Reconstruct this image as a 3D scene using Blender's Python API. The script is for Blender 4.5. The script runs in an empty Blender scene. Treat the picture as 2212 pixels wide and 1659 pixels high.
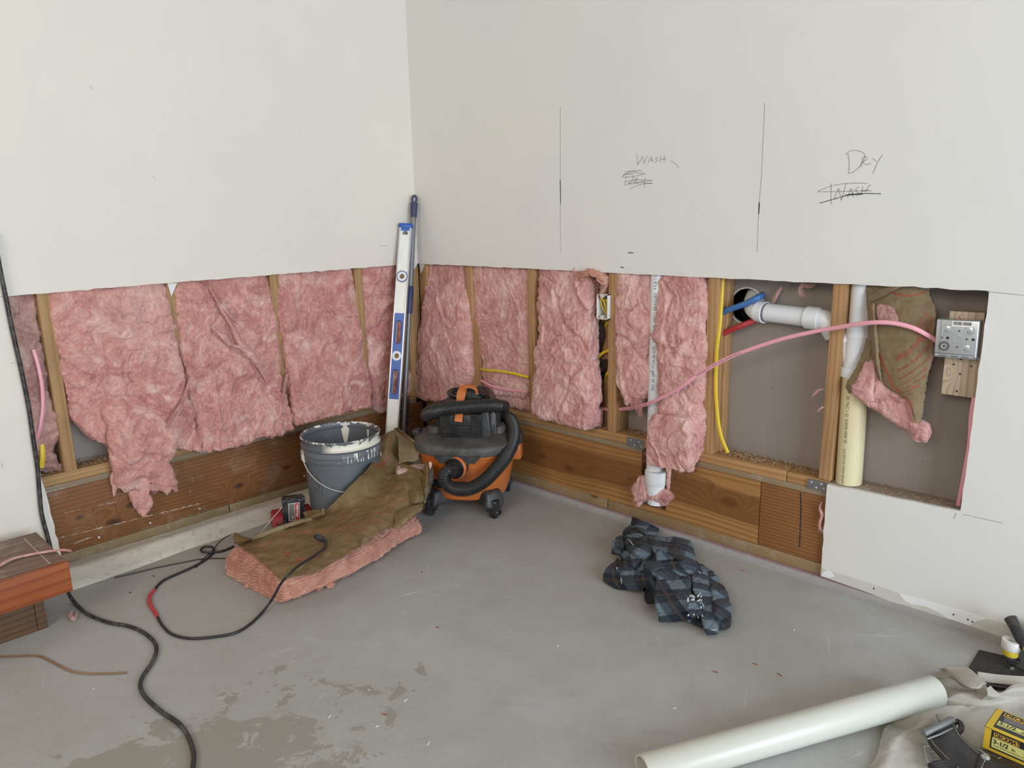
import bpy, bmesh, math, random
import numpy as np
from mathutils import Vector, Matrix

SC = bpy.context.scene
COL = SC.collection
PI = math.pi

# ---------------------------------------------------------------- camera
FPX = 1605.76
CAM = np.array([-2.2554, -2.7775, 1.183])
YAW, PITCH, ROLL = 0.7673, -0.2244, -0.0202
_F = np.array([math.cos(YAW)*math.cos(PITCH), math.sin(YAW)*math.cos(PITCH), math.sin(PITCH)])
_R0 = np.array([math.sin(YAW), -math.cos(YAW), 0.0])
_U0 = np.cross(_R0, _F)
_R = _R0*math.cos(ROLL) + _U0*math.sin(ROLL)
_U = -_R0*math.sin(ROLL) + _U0*math.cos(ROLL)
cd = bpy.data.cameras.new('camera')
cam = bpy.data.objects.new('camera', cd)
COL.objects.link(cam)
cd.sensor_fit = 'HORIZONTAL'
cd.sensor_width = 36.0
cd.lens = FPX*36.0/2212.0
cd.clip_start = 0.02
cam.matrix_world = Matrix(((_R[0], _U[0], -_F[0], CAM[0]), (_R[1], _U[1], -_F[1], CAM[1]),
                           (_R[2], _U[2], -_F[2], CAM[2]), (0, 0, 0, 1)))
SC.camera = cam

# ---------------------------------------------------------------- world, daylight from the open side, exposure
SC.view_settings.view_transform = 'Standard'
SC.view_settings.look = 'None'
SC.view_settings.gamma = 1.0
SC.view_settings.exposure = 0.0
SC.view_settings.use_curve_mapping = False
w = bpy.data.worlds.new('daylight'); SC.world = w; w.use_nodes = True
_n = w.node_tree.nodes; _l = w.node_tree.links
_bg = _n['Background']
_tc = _n.new('ShaderNodeTexCoord'); _sx = _n.new('ShaderNodeSeparateXYZ'); _cr = _n.new('ShaderNodeValToRGB')
_l.new(_tc.outputs['Generated'], _sx.inputs[0]); _l.new(_sx.outputs['Z'], _cr.inputs[0])
_cr.color_ramp.elements[0].position = 0.0; _cr.color_ramp.elements[0].color = (0.80, 0.86, 0.94, 1)
_cr.color_ramp.elements[1].position = 0.75; _cr.color_ramp.elements[1].color = (1.0, 0.93, 0.82, 1)
_l.new(_cr.outputs[0], _bg.inputs[0]); _bg.inputs[1].default_value = 0.31

def area_light(name, loc, target, sx, sy, power, color):
    ld = bpy.data.lights.new(name, 'AREA'); ld.shape = 'RECTANGLE'; ld.size = sx; ld.size_y = sy
    ld.energy = power; ld.color = color
    o = bpy.data.objects.new(name, ld); COL.objects.link(o); o.location = loc
    d = Vector(target)-Vector(loc)
    o.rotation_euler = d.to_track_quat('-Z', 'Y').to_euler()
    return o
# the open garage door to the right behind the camera, and a high window behind it on the left
area_light('garage_door_daylight', (-1.9, -6.3, 1.45), (-0.6, -0.5, 0.5), 3.6, 2.3, 235, (0.79, 0.90, 1.0))
area_light('high_window_daylight', (-5.6, -2.8, 2.9), (-0.3, -0.6, 0.9), 2.2, 1.6, 95, (1.0, 0.86, 0.70))

# ---------------------------------------------------------------- picking points of the place by line of sight on a known plane
def sight(px, py, ax, val):
    d = (px-1106)/FPX*_R - (py-829.5)/FPX*_U + _F
    t = (val-CAM[ax])/d[ax]
    return CAM + t*d
def LW(px, py, d=0.0): return sight(px, py, 1, d)      # a plane d metres behind the face of the left wall
def RW(px, py, d=0.0): return sight(px, py, 0, d)      # a plane d metres behind the face of the right wall
def FZ(px, py, z=0.0): return sight(px, py, 2, z)      # a level plane z metres above the floor

def proj(P):
    d = np.asarray(P, float)-CAM; z = d@_F
    return np.stack([1106+FPX*(d@_R)/z, 829.5-FPX*(d@_U)/z], -1)
def deep(px, py, D_):
    """the point seen at a pixel, D_ metres ahead of the camera"""
    return CAM+D_*((px-1106)/FPX*_R-(py-829.5)/FPX*_U+_F)

# ---------------------------------------------------------------- numpy noise
_rs = np.random.RandomState(7)
_perm = _rs.permutation(256); _perm = np.concatenate([_perm, _perm, _perm])
_g = _rs.normal(size=(256, 3)); _g /= np.linalg.norm(_g, axis=1)[:, None]
def pn(P):
    P = np.asarray(P, float)
    i = np.floor(P).astype(int); f = P-i; i &= 255
    u = f*f*f*(f*(f*6-15)+10)
    r = 0
    for dx in (0, 1):
        wx = u[..., 0] if dx else 1-u[..., 0]
        for dy in (0, 1):
            wy = u[..., 1] if dy else 1-u[..., 1]
            for dz in (0, 1):
                wz = u[..., 2] if dz else 1-u[..., 2]
                h = _perm[_perm[_perm[(i[..., 0]+dx)]+(i[..., 1]+dy)]+(i[..., 2]+dz)]
                g = _g[h]
                r = r + wx*wy*wz*(g[..., 0]*(f[..., 0]-dx)+g[..., 1]*(f[..., 1]-dy)+g[..., 2]*(f[..., 2]-dz))
    return r*1.6
def fbm(P, o=4, lac=2.1, gain=.5):
    r = 0; a = 1.0
    for k in range(o):
        r = r+a*pn(P+k*17.3); P = P*lac; a *= gain
    return r
def warp(P, f, a, seed=0.0):
    q = P*f+seed
    return P + a*np.stack([pn(q), pn(q+31.7), pn(q+71.3)], -1)
def crumple(P, seed, n=9, f=7.0):
    rs = np.random.RandomState(seed); h = 0
    for k in range(n):
        d = rs.normal(size=3); d /= np.linalg.norm(d)
        ff = f*(0.6+1.6*rs.rand())
        t = P@d*ff+rs.rand()*9+0.35*pn(P*3.1+k*9.1)
        h = h + (np.abs(t-np.floor(t)-.5)-.25)/ff*f
    return h/n*3

# ---------------------------------------------------------------- objects
def empty(name, loc=(0, 0, 0), label=None, cat=None, group=None, rot=None):
    o = bpy.data.objects.new(name, None); COL.objects.link(o)
    o.location = Vector([float(c) for c in loc]); o.empty_display_size = .05
    if rot is not None: o.rotation_euler = rot if not hasattr(rot, 'to_euler') else rot.to_euler()
    tag(o, label, cat, group)
    return o
def tag(o, label=None, cat=None, group=None, kind=None):
    if label: o['label'] = label
    if cat: o['category'] = cat
    if group: o['group'] = group
    if kind: o['kind'] = kind
    return o
def setmat(o, m, smooth=True, angle=None):
    me = o.data
    for mm in (m if isinstance(m, (list, tuple)) else [m]): me.materials.append(mm)
    if smooth:
        me.polygons.foreach_set('use_smooth', [True]*len(me.polygons))
        if angle: me.set_sharp_from_angle(angle=math.radians(angle))
    return o
def mk(name, verts, faces, m, parent=None, smooth=True, angle=None, origin=None, uv=None, matidx=None):
    """one mesh object. verts are world coordinates when it has no parent or the parent is unrotated;
    the origin moves to the base of the thing."""
    V = np.asarray(verts, float).reshape(-1, 3)
    if parent is None:
        if origin is None:
            mn = V.min(0); mx = V.max(0); origin = ((mn[0]+mx[0])/2, (mn[1]+mx[1])/2, mn[2])
    elif origin is None:
        origin = (0, 0, 0)
    off = np.array([float(c) for c in origin])
    V = V-off
    me = bpy.data.meshes.new(name)
    if isinstance(faces, np.ndarray): faces = faces.tolist()
    me.from_pydata(V.tolist(), [], faces)
    me.validate(verbose=False)
    me.update()
    if uv is not None:
        ul = me.uv_layers.new(name='UVMap')
        li = np.zeros(len(me.loops), int); me.loops.foreach_get('vertex_index', li)
        ul.data.foreach_set('uv', np.asarray(uv, float)[li].ravel())
    if matidx is not None: me.polygons.foreach_set('material_index', matidx)
    o = bpy.data.objects.new(name, me); COL.objects.link(o)
    if parent is not None: o.parent = parent
    o.location = off.tolist()
    setmat(o, m, smooth, angle)
    return o
def rel(parent, V):
    """world coordinates -> coordinates of the parent"""
    V = np.asarray(V, float).reshape(-1, 3)-np.array(parent.location)
    R_ = np.array(parent.rotation_euler.to_matrix())
    return V@R_

class MB:
    """collects shapes into one mesh"""
    def __init__(s): s.v = []; s.f = []; s.n = 0; s.mi = []; s.cm = 0
    def add(s, V, F):
        V = np.asarray(V, float).reshape(-1, 3)
        s.v.append(V)
        for f in F: s.f.append([int(i)+s.n for i in f]); s.mi.append(s.cm)
        s.n += len(V); return s
    def box(s, lo, hi, M=None, bev=0.0):
        lo = np.array(lo, float); hi = np.array(hi, float)
        if bev <= 0:
            V = np.array([[x, y, z] for x in (lo[0], hi[0]) for y in (lo[1], hi[1]) for z in (lo[2], hi[2])])
            F = [(0, 1, 3, 2), (4, 6, 7, 5), (0, 4, 5, 1), (2, 3, 7, 6), (0, 2, 6, 4), (1, 5, 7, 3)]
        else:
            bm = bmesh.new(); bmesh.ops.create_cube(bm, size=1)
            c = (lo+hi)/2; d = hi-lo
            for v in bm.verts: v.co = Vector((v.co.x*d[0]+c[0], v.co.y*d[1]+c[1], v.co.z*d[2]+c[2]))
            bmesh.ops.bevel(bm, geom=bm.edges[:], offset=bev, segments=3, affect='EDGES', profile=.5)
            bm.verts.index_update()
            V = np.array([v.co[:] for v in bm.verts]); F = [[v.index for v in f.verts] for f in bm.faces]
            bm.free()
        if M is not None: V = V@np.array(M)[:3, :3].T+np.array(M)[:3, 3]
        return s.add(V, F)
    def tube(s, pts, r, n=12, caps=True, ring=None):
        pts = np.asarray(pts, float); m = len(pts)
        rr = np.broadcast_to(np.asarray(r, float), (m,)) if np.ndim(r) <= 1 else r
        T = np.gradient(pts, axis=0); T /= np.linalg.norm(T, axis=1)[:, None]+1e-12
        a = np.array([0, 0, 1.]) if abs(T[0][2]) < .9 else np.array([1., 0, 0])
        N = np.cross(T[0], a); N /= np.linalg.norm(N)
        V = []
        for i in range(m):
            N = N-T[i]*(N@T[i]); N /= np.linalg.norm(N)
            B = np.cross(T[i], N)
            for k in range(n):
                t = 2*PI*k/n
                V.append(pts[i]+rr[i]*(math.cos(t)*N+math.sin(t)*B))
        F = [(i*n+k, i*n+(k+1) % n, (i+1)*n+(k+1) % n, (i+1)*n+k) for i in range(m-1) for k in range(n)]
        if caps: F += [tuple(range(n-1, -1, -1)), tuple((m-1)*n+k for k in range(n))]
        return s.add(V, F)
    def ribbon(s, pts, wdir, w, t):
        """flat strap: rectangular section w wide along wdir, t thick"""
        pts = np.asarray(pts, float); T = np.gradient(pts, axis=0); T /= np.linalg.norm(T, axis=1)[:, None]
        W = np.broadcast_to(np.asarray(wdir, float), pts.shape)
        W = W-T*(W*T).sum(1)[:, None]; W = W/np.linalg.norm(W, axis=1)[:, None]
        B = np.cross(T, W); ww = np.broadcast_to(np.asarray(w, float), (len(pts),))[:, None]
        V = np.stack([pts-W*ww/2-B*t/2, pts+W*ww/2-B*t/2, pts+W*ww/2+B*t/2, pts-W*ww/2+B*t/2], 1).reshape(-1, 3)
        m = len(pts); F = [(i*4+k, i*4+(k+1) % 4, (i+1)*4+(k+1) % 4, (i+1)*4+k) for i in range(m-1) for k in range(4)]
        F += [(3, 2, 1, 0), ((m-1)*4, (m-1)*4+1, (m-1)*4+2, (m-1)*4+3)]
        return s.add(V, F)
    def lathe(s, prof, n=48, M=None, sx=1.0, sy=1.0, close=True):
        prof = np.asarray(prof, float); m = len(prof)
        V = np.array([[r*math.cos(2*PI*k/n)*sx, r*math.sin(2*PI*k/n)*sy, z] for r, z in prof for k in range(n)])
        F = [(i*n+k, i*n+(k+1) % n, (i+1)*n+(k+1) % n, (i+1)*n+k) for i in range(m-1) for k in range(n)]
        if close: F += [tuple(range(n-1, -1, -1)), tuple((m-1)*n+k for k in range(n))]
        if M is not None: V = V@np.array(M)[:3, :3].T+np.array(M)[:3, 3]
        return s.add(V, F)
    def prism(s, outline, ax, a, b, holes=None):
        """outline: 2-D points in the other two axes (in order x,y,z), extruded from a to b along ax"""
        loops = [outline]+(holes or [])
        bm = bmesh.new()
        for sgn, val in ((0, a), (1, b)):
            es = []
            for lp in loops:
                vs = []
                for p in lp:
                    c = list(p); c.insert(ax, val); vs.append(bm.verts.new([float(q) for q in c]))
                es += [bm.edges.new((vs[i], vs[(i+1) % len(vs)])) for i in range(len(vs))]
            bmesh.ops.triangle_fill(bm, use_beauty=True, edges=es)
        bm.verts.ensure_lookup_table()
        tot = sum(len(l) for l in loops); k0 = 0
        for lp in loops:
            m = len(lp)
            for i in range(m):
                j = (i+1) % m
                bm.faces.new((bm.verts[k0+i], bm.verts[k0+j], bm.verts[tot+k0+j], bm.verts[tot+k0+i]))
            k0 += m
        bmesh.ops.recalc_face_normals(bm, faces=bm.faces[:])
        bm.verts.index_update()
        V = [v.co[:] for v in bm.verts]; F = [[v.index for v in f.verts] for f in bm.faces]
        bm.free(); return s.add(V, F)
    def obj(s, name, m, parent=None, smooth=True, angle=35, origin=None, world=True):
        V = np.concatenate(s.v)
        if parent is not None and world: V = rel(parent, V)
        return mk(name, V, s.f, m, parent, smooth, angle, origin, matidx=s.mi if max(s.mi) > 0 else None)

def cr(pts, n=8, closed=False):
    """Catmull-Rom through points"""
    P = np.asarray(pts, float)
    if len(P) == 2: return np.array([P[0]+(P[1]-P[0])*t for t in np.linspace(0, 1, n+1)])
    Q = np.vstack([2*P[0]-P[1], P, 2*P[-1]-P[-2]]); out = []
    for i in range(1, len(Q)-2):
        for t in np.linspace(0, 1, n, endpoint=False):
            a, b, c, d = Q[i-1:i+3]
            out.append(.5*((2*b)+(-a+c)*t+(2*a-5*b+4*c-d)*t*t+(-a+3*b-3*c+d)*t**3))
    out.append(P[-1]); return np.array(out)

def text_mesh(s, size, ext=0.0, shear=0.0, bold=0.0):
    cu = bpy.data.curves.new('lettering', 'FONT'); cu.body = s; cu.size = size; cu.shear = shear
    cu.offset = bold; cu.resolution_u = 3
    o = bpy.data.objects.new('lettering', cu); COL.objects.link(o)
    dg = bpy.context.evaluated_depsgraph_get(); dg.update()
    me = bpy.data.meshes.new_from_object(o.evaluated_get(dg))
    V = np.array([v.co[:] for v in me.vertices]) if len(me.vertices) else np.zeros((0, 3))
    F = [list(p.vertices) for p in me.polygons]
    bpy.data.objects.remove(o, do_unlink=True); bpy.data.curves.remove(cu); bpy.data.meshes.remove(me)
    return V, F
# ---------------------------------------------------------------- materials
class NT:
    def __init__(s, name):
        s.m = bpy.data.materials.new(name); s.m.use_nodes = True
        s.t = s.m.node_tree; s.b = s.t.nodes['Principled BSDF']
    def n(s, typ, **kw):
        nd = s.t.nodes.new(typ)
        for k, v in kw.items(): setattr(nd, k, v)
        return nd
    def l(s, a, b): s.t.links.new(a, b)
    def put(s, sock, val):
        if hasattr(val, 'is_output') or isinstance(val, bpy.types.NodeSocket): s.l(val, sock)
        else: sock.default_value = val
    def coord(s, kind='Object', scale=(1, 1, 1), loc=(0, 0, 0), rot=(0, 0, 0)):
        tc = s.n('ShaderNodeTexCoord'); mp = s.n('ShaderNodeMapping')
        s.l(tc.outputs[kind], mp.inputs['Vector'])
        mp.inputs['Scale'].default_value = scale; mp.inputs['Location'].default_value = loc; mp.inputs['Rotation'].default_value = rot
        return mp.outputs[0]
    def wcoord(s, scale=(1, 1, 1), loc=(0, 0, 0), rot=(0, 0, 0)):
        g = s.n('ShaderNodeNewGeometry'); mp = s.n('ShaderNodeMapping'); src = g.outputs['Position']
        if any(rot):
            m0 = s.n('ShaderNodeMapping'); s.l(src, m0.inputs['Vector']); m0.inputs['Rotation'].default_value = rot; src = m0.outputs[0]
        s.l(src, mp.inputs['Vector'])
        mp.inputs['Scale'].default_value = scale; mp.inputs['Location'].default_value = loc
        return mp.outputs[0]
    def noise(s, vec, scale=5, detail=4, rough=.5, dist=0.0, out='Fac'):
        nd = s.n('ShaderNodeTexNoise'); s.l(vec, nd.inputs['Vector'])
        nd.inputs['Scale'].default_value = scale; nd.inputs['Detail'].default_value = detail
        nd.inputs['Roughness'].default_value = rough; nd.inputs['Distortion'].default_value = dist
        return nd.outputs[out]
    def vor(s, vec, scale=5, feature='F1', out='Distance', rnd=1.0):
        nd = s.n('ShaderNodeTexVoronoi', feature=feature); s.l(vec, nd.inputs['Vector'])
        nd.inputs['Scale'].default_value = scale; nd.inputs['Randomness'].default_value = rnd
        return nd.outputs[out]
    def math(s, op, a, b=None, c=None, clamp=False):
        nd = s.n('ShaderNodeMath', operation=op, use_clamp=clamp); s.put(nd.inputs[0], a)
        if b is not None: s.put(nd.inputs[1], b)
        if c is not None: s.put(nd.inputs[2], c)
        return nd.outputs[0]
    def ramp(s, fac, stops, interp='LINEAR'):
        nd = s.n('ShaderNodeValToRGB'); s.l(fac, nd.inputs[0]); cr_ = nd.color_ramp; cr_.interpolation = interp
        for i, (p, c) in enumerate(stops):
            if len(np.shape(c)) == 0: c = (c, c, c)
            e = cr_.elements[i] if i < 2 else cr_.elements.new(p)
            e.position = p; e.color = (*c[:3], 1)
        return nd.outputs[0]
    def mix(s, fac, a, b, mode='MIX'):
        nd = s.n('ShaderNodeMix', data_type='RGBA', blend_type=mode, clamp_factor=True)
        s.put(nd.inputs[0], fac)
        for i, v in ((6, a), (7, b)):
            if isinstance(v, (tuple, list)): v = (*v[:3], 1)
            s.put(nd.inputs[i], v)
        return nd.outputs[2]
    def sep(s, vec):
        nd = s.n('ShaderNodeSeparateXYZ'); s.l(vec, nd.inputs[0]); return nd.outputs
    def comb(s, x, y, z):
        nd = s.n('ShaderNodeCombineXYZ')
        for i, v in enumerate((x, y, z)): s.put(nd.inputs[i], v)
        return nd.outputs[0]
    def bump(s, h, strength=.3, dist=.002):
        nd = s.n('ShaderNodeBump'); nd.inputs['Strength'].default_value = strength; nd.inputs['Distance'].default_value = dist
        s.l(h, nd.inputs['Height']); s.l(nd.outputs[0], s.b.inputs['Normal'])
    def fin(s, color=None, rough=.6, metal=0.0, spec=None):
        if color is not None:
            if isinstance(color, (tuple, list)): color = (*color[:3], 1)
            s.put(s.b.inputs['Base Color'], color)
        s.put(s.b.inputs['Roughness'], rough); s.b.inputs['Metallic'].default_value = metal
        if spec is not None: s.b.inputs['Specular IOR Level'].default_value = spec
        return s.m
def dustplas(name, col, rough=.4, dust=.25, dcol=(.45, .42, .38), scale=9.0, metal=0.0, thr=.5):
    t = NT(name); v = t.coord()
    n1 = t.noise(v, scale, 6, .65, .4); n2 = t.noise(v, scale*7, 3, .6)
    f = t.math('MULTIPLY', t.ramp(n1, [(thr-.08, 0), (thr+.2, 1)]), dust)
    f = t.math('MULTIPLY', f, t.ramp(n2, [(.3, .3), (.7, 1)]))
    c = t.mix(f, col, dcol)
    r = t.math('ADD', t.math('MULTIPLY', f, .4), rough, clamp=True)
    t.bump(n2, .12, .001)
    return t.fin(c, r, metal)
def plain(name, col, rough=.5, metal=0.0, spec=None):
    t = NT(name); v = t.coord(); n = t.noise(v, 30, 3)
    c = t.mix(t.math('MULTIPLY', n, .25), col, tuple(x*.72 for x in col))
    return t.fin(c, rough, metal, spec)

def m_drywall(name, a, b):
    t = NT(name); v = t.wcoord()
    n1 = t.noise(v, 1.1, 3, .5, .6); n2 = t.noise(v, 7.0, 5, .6); n3 = t.noise(v, 260, 2, .6)
    c = t.mix(t.ramp(n1, [(.35, 0), (.68, 1)]), a, b)
    c = t.mix(t.math('MULTIPLY', t.ramp(n2, [(.45, 0), (.75, 1)]), .12), c, tuple(x*.86 for x in b))
    # scuffs
    vv = t.wcoord(scale=(3, 3, 1.2), rot=(.3, .5, .2)); sc = t.noise(vv, 9, 7, .75, 1.8)
    sp = t.noise(v, 2.3, 2, .5); f = t.math('MULTIPLY', t.ramp(sc, [(.665, 0), (.69, 1)]), t.ramp(sp, [(.5, 0), (.62, .32)]))
    c = t.mix(f, c, (.42, .39, .35))
    vo = t.vor(v, 5.2); f2 = t.math('LESS_THAN', vo, .016)
    c = t.mix(t.math('MULTIPLY', f2, .5), c, (.35, .32, .3))
    t.bump(n3, .10, .0006)
    return t.fin(c, .62, 0, .3)
DRY_L = m_drywall('drywall_paint_left', (.73, .68, .61), (.685, .65, .595))
DRY_R = m_drywall('drywall_paint_right', (.73, .72, .685), (.70, .70, .685))

def m_concrete():
    t = NT('concrete_floor'); v = t.wcoord()
    big = t.noise(v, 1.3, 5, .55, .5); mid = t.noise(v, 7, 6, .6, .3); fine = t.noise(v, 60, 5, .65)
    c = t.mix(t.ramp(big, [(.3, 0), (.7, 1)]), (.345, .342, .322), (.415, .418, .415))
    c = t.mix(t.math('MULTIPLY', t.ramp(mid, [(.42, 0), (.66, 1)]), .5), c, (.33, .318, .29))
    c = t.mix(t.math('MULTIPLY', t.ramp(fine, [(.5, 0), (.8, 1)]), .2), c, (.52, .52, .52))
    # trowel streaks and pale scratches in several directions
    for k, (rz, sc, thr, amt) in enumerate([(0.35, 9, .70, .34), (1.25, 8, .705, .30), (2.2, 12, .715, .30), (-.5, 14, .70, .22), (.9, 5, .72, .35), (1.8, 10, .71, .3), (2.75, 7, .715, .3)]):
        vs = t.wcoord(scale=(1, 16, 1), rot=(0, 0, rz), loc=(k*3.1, k*7.7, 0))
        s1 = t.noise(vs, sc*.55, 8, .72, .9)
        msk = t.noise(t.wcoord(loc=(k*5.3, 2, 1)), 2.2, 2, .5)
        f = t.math('MULTIPLY', t.ramp(s1, [(thr-.075, 0), (thr-.045, 1)]), t.ramp(msk, [(.45, 0), (.60, amt*1.25)]))
        c = t.mix(f, c, (.66, .65, .63))
    # faint darker trowel arcs
    vw = t.wcoord(scale=(1, 2.5, 1), rot=(0, 0, .7)); s2 = t.noise(vw, 6, 8, .7, 1.2)
    c = t.mix(t.math('MULTIPLY', t.ramp(s2, [(.55, 0), (.66, 1)]), .28), c, (.29, .29, .28))
    # old damp patches near the camera, with sharp shores
    x, y, z = t.sep(v)
    def ell(cx, cy, rx, ry, an):
        ca, sa = math.cos(an), math.sin(an)
        dx = t.math('SUBTRACT', x, cx); dy = t.math('SUBTRACT', y, cy)
        a = t.math('DIVIDE', t.math('ADD', t.math('MULTIPLY', dx, ca), t.math('MULTIPLY', dy, sa)), rx)
        b = t.math('DIVIDE', t.math('SUBTRACT', t.math('MULTIPLY', dy, ca), t.math('MULTIPLY', dx, sa)), ry)
        return t.math('ADD', t.math('MULTIPLY', a, a), t.math('MULTIPLY', b, b))
    p = FZ(470, 1650); q = FZ(640, 1520); r_ = FZ(330, 1640)
    d1 = ell(p[0], p[1], .36, .20, math.atan2(_R0[1], _R0[0])); d2 = ell(q[0], q[1], .42, .24, math.atan2(_R0[1], _R0[0])+.25)
    nn = t.noise(t.wcoord(scale=(1.15, .85, 1), rot=(0, 0, -.75)), 10.5, 11, .68, .45)
    near = t.math('SUBTRACT', 1.0, t.math('MULTIPLY', d1, .42)); near2 = t.math('SUBTRACT', .66, t.math('MULTIPLY', d2, .45))
    fld = t.math('MAXIMUM', near, near2)
    wet = t.math('ADD', t.math('MULTIPLY', fld, .36), t.math('SUBTRACT', nn, .76))
    wf = t.ramp(wet, [(.0, 0), (.012, 1)])
    c = t.mix(t.math('MULTIPLY', wf, .78), c, t.mix(mid, (.235, .208, .17), (.30, .275, .235)))
    # pale crumbs pressed into the surface
    vo = t.vor(v, 23); f3 = t.math('LESS_THAN', vo, .035)
    vr = t.noise(v, 4.1, 2); c = t.mix(t.math('MULTIPLY', t.math('MULTIPLY', f3, t.math('GREATER_THAN', vr, .55)), .55), c, (.55, .52, .46))
    h = t.math('ADD', t.math('MULTIPLY', fine, .5), t.math('MULTIPLY', mid, .6)); t.bump(h, .22, .002)
    rr = t.math('SUBTRACT', t.math('ADD', t.math('MULTIPLY', mid, .35), .42), t.math('MULTIPLY', wf, .06))
    return t.fin(c, rr, 0, .42)
CONC = m_concrete()
def m_curb(name='old_concrete', a=(.52, .49, .42), b=(.63, .60, .53), s=1.0):
    t = NT(name); v = t.wcoord(); n = t.noise(v, 5, 6, .6); f = t.noise(v, 45, 6, .7)
    c = t.mix(n, a, b); c = t.mix(t.math('MULTIPLY', t.ramp(f, [(.55, 0), (.66, 1)]), .5), c, (.27, .26, .22))
    vs = t.wcoord(scale=(1.2, 9, 9)); st = t.noise(vs, 5, 7, .7)
    c = t.mix(t.math('MULTIPLY', t.ramp(st, [(.58, 0), (.68, 1)]), .35), c, (.36, .34, .3))
    t.bump(f, .5, .004*s); return t.fin(c, .85)
CURB = m_curb()
CURB2 = m_curb('grey_concrete_lip', (.26, .25, .25), (.40, .39, .385), 1.3)

def m_wood(name, ax, light, mid, dark, rings=26.0, knots=(), seed=0.0, rough=.62, dirt=.0, stretch=.16, warpamt=.55, late=.5, heart=None):
    """ax: axis the grain runs along; knots: world points with size"""
    t = NT(name); v = t.wcoord(); sc = [1, 1, 1]; sc[ax] = stretch
    vs = t.wcoord(scale=tuple(sc), loc=(seed, seed*.7, seed*1.3))
    n1 = t.noise(vs, 3.1, 3, .5, .3)
    xyz = t.sep(vs)
    ot = [i for i in (0, 1, 2) if i != ax]
    # distance across the grain, as if the board were sawn off-centre from a log
    a = t.math('ADD', xyz[ot[0]], .37); b = t.math('ADD', xyz[ot[1]], .11)
    rr = t.math('ADD', t.math('MULTIPLY', a, .9), b)
    rr = t.math('ADD', rr, t.math('MULTIPLY', n1, warpamt*.24))
    gx = t.sep(v)
    kd = None
    for (kp, ks) in knots:
        sub = t.n('ShaderNodeVectorMath', operation='SUBTRACT'); t.l(v, sub.inputs[0]); sub.inputs[1].default_value = tuple(float(q) for q in kp)
        mul = t.n('ShaderNodeVectorMath', operation='MULTIPLY'); t.l(sub.outputs[0], mul.inputs[0])
        k3 = [1/ks]*3; k3[ax] = .5/ks; mul.inputs[1].default_value = tuple(k3)
        ln = t.n('ShaderNodeVectorMath', operation='LENGTH'); t.l(mul.outputs[0], ln.inputs[0])
        g = t.math('POWER', 2.718, t.math('MULTIPLY', t.math('MULTIPLY', ln.outputs['Value'], ln.outputs['Value']), -.55))
        rr = t.math('ADD', rr, t.math('MULTIPLY', g, .085))
        kd = g if kd is None else t.math('MAXIMUM', kd, g)
    s = t.math('MULTIPLY', rr, rings)
    fr = t.math('SUBTRACT', s, t.math('FLOOR', s))
    ring = t.ramp(fr, [(0.0, 0), (late, .15), (.88, 1), (1.0, 0)])
    vf = [1, 1, 1]; vf[ax] = .035
    fib = t.noise(t.wcoord(scale=tuple(vf), loc=(seed, 0, 0)), 240, 4, .7)
    wide = t.noise(vs, 1.7, 2, .5)
    c = t.mix(t.ramp(wide, [(.35, 0), (.65, 1)]), light, mid)
    c = t.mix(t.math('MULTIPLY', ring, .72), c, dark)
    c = t.mix(t.math('MULTIPLY', t.ramp(fib, [(.45, 0), (.8, 1)]), .35), c, dark)
    if kd is not None:
        c = t.mix(t.ramp(kd, [(.72, 0), (.93, .85)]), c, tuple(x*.38 for x in dark))
    if heart is not None:
        hz, hw = heart; zz_ = t.math('ADD', gx[2], t.math('MULTIPLY', t.math('SUBTRACT', n1, .5), .16))
        if kd is not None: zz_ = t.math('ADD', zz_, 0.0)
        f = t.math('DIVIDE', t.math('ABSOLUTE', t.math('SUBTRACT', zz_, hz)), hw)
        c = t.mix(t.ramp(f, [(.80, .72), (1.0, 0)]), c, tuple(x*.8 for x in dark))
    pl = t.noise(v, 9, 6, .7, .5)
    if dirt > 0:
        c = t.mix(t.math('MULTIPLY', t.ramp(pl, [(.53, 0), (.70, 1)]), dirt), c, (.55, .48, .40))
    dk = t.noise(v, 3.3, 4, .6); c = t.mix(t.math('MULTIPLY', t.ramp(dk, [(.5, 0), (.72, 1)]), .3), c, tuple(x*.5 for x in dark))
    t.bump(t.math('ADD', fib, t.math('MULTIPLY', ring, .4)), .25, .0012)
    return t.fin(c, rough, 0, .35)
STUD = m_wood('stud_pine', 2, (.48, .29, .145), (.41, .24, .11), (.28, .145, .06), 60, seed=1.3, warpamt=.3)
STUD_L = m_wood('stud_pine_left_shaded', 2, (.41, .255, .12), (.36, .215, .095), (.26, .15, .06), 45, seed=2.3, warpamt=.3)  # pine of the left studs, colour darkened for the shade between the batts
PLATE_R = m_wood('plate_pine', 1, (.45, .26, .11), (.38, .21, .085), (.24, .12, .045), 55, seed=3.1)
PLATE_L = m_wood('plate_pine_left', 0, (.42, .26, .11), (.35, .21, .09), (.24, .13, .055), 55, seed=4.1)
BLOCKW = m_wood('pale_block_pine', 2, (.56, .45, .34), (.48, .37, .26), (.33, .22, .13), 50, knots=[(RW(2050, 805, .02), .010)], seed=5.2)
SUBFL = m_wood('old_subfloor_ply', 1, (.34, .26, .16), (.28, .21, .13), (.17, .115, .065), 210, seed=5.5, dirt=.3)
SUBFL_L = m_wood('old_subfloor_ply_left', 0, (.30, .23, .15), (.25, .19, .12), (.15, .105, .06), 210, seed=5.5, dirt=.3)
DUSTYP = m_wood('dusty_grey_plate', 1, (.40, .32, .26), (.35, .28, .225), (.22, .17, .13), 90, seed=5.9, dirt=.6)
PT_L = m_wood('treated_sill_left', 0, (.30, .22, .12), (.25, .18, .095), (.13, .09, .045), 95, seed=6.6, dirt=.22)
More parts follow.
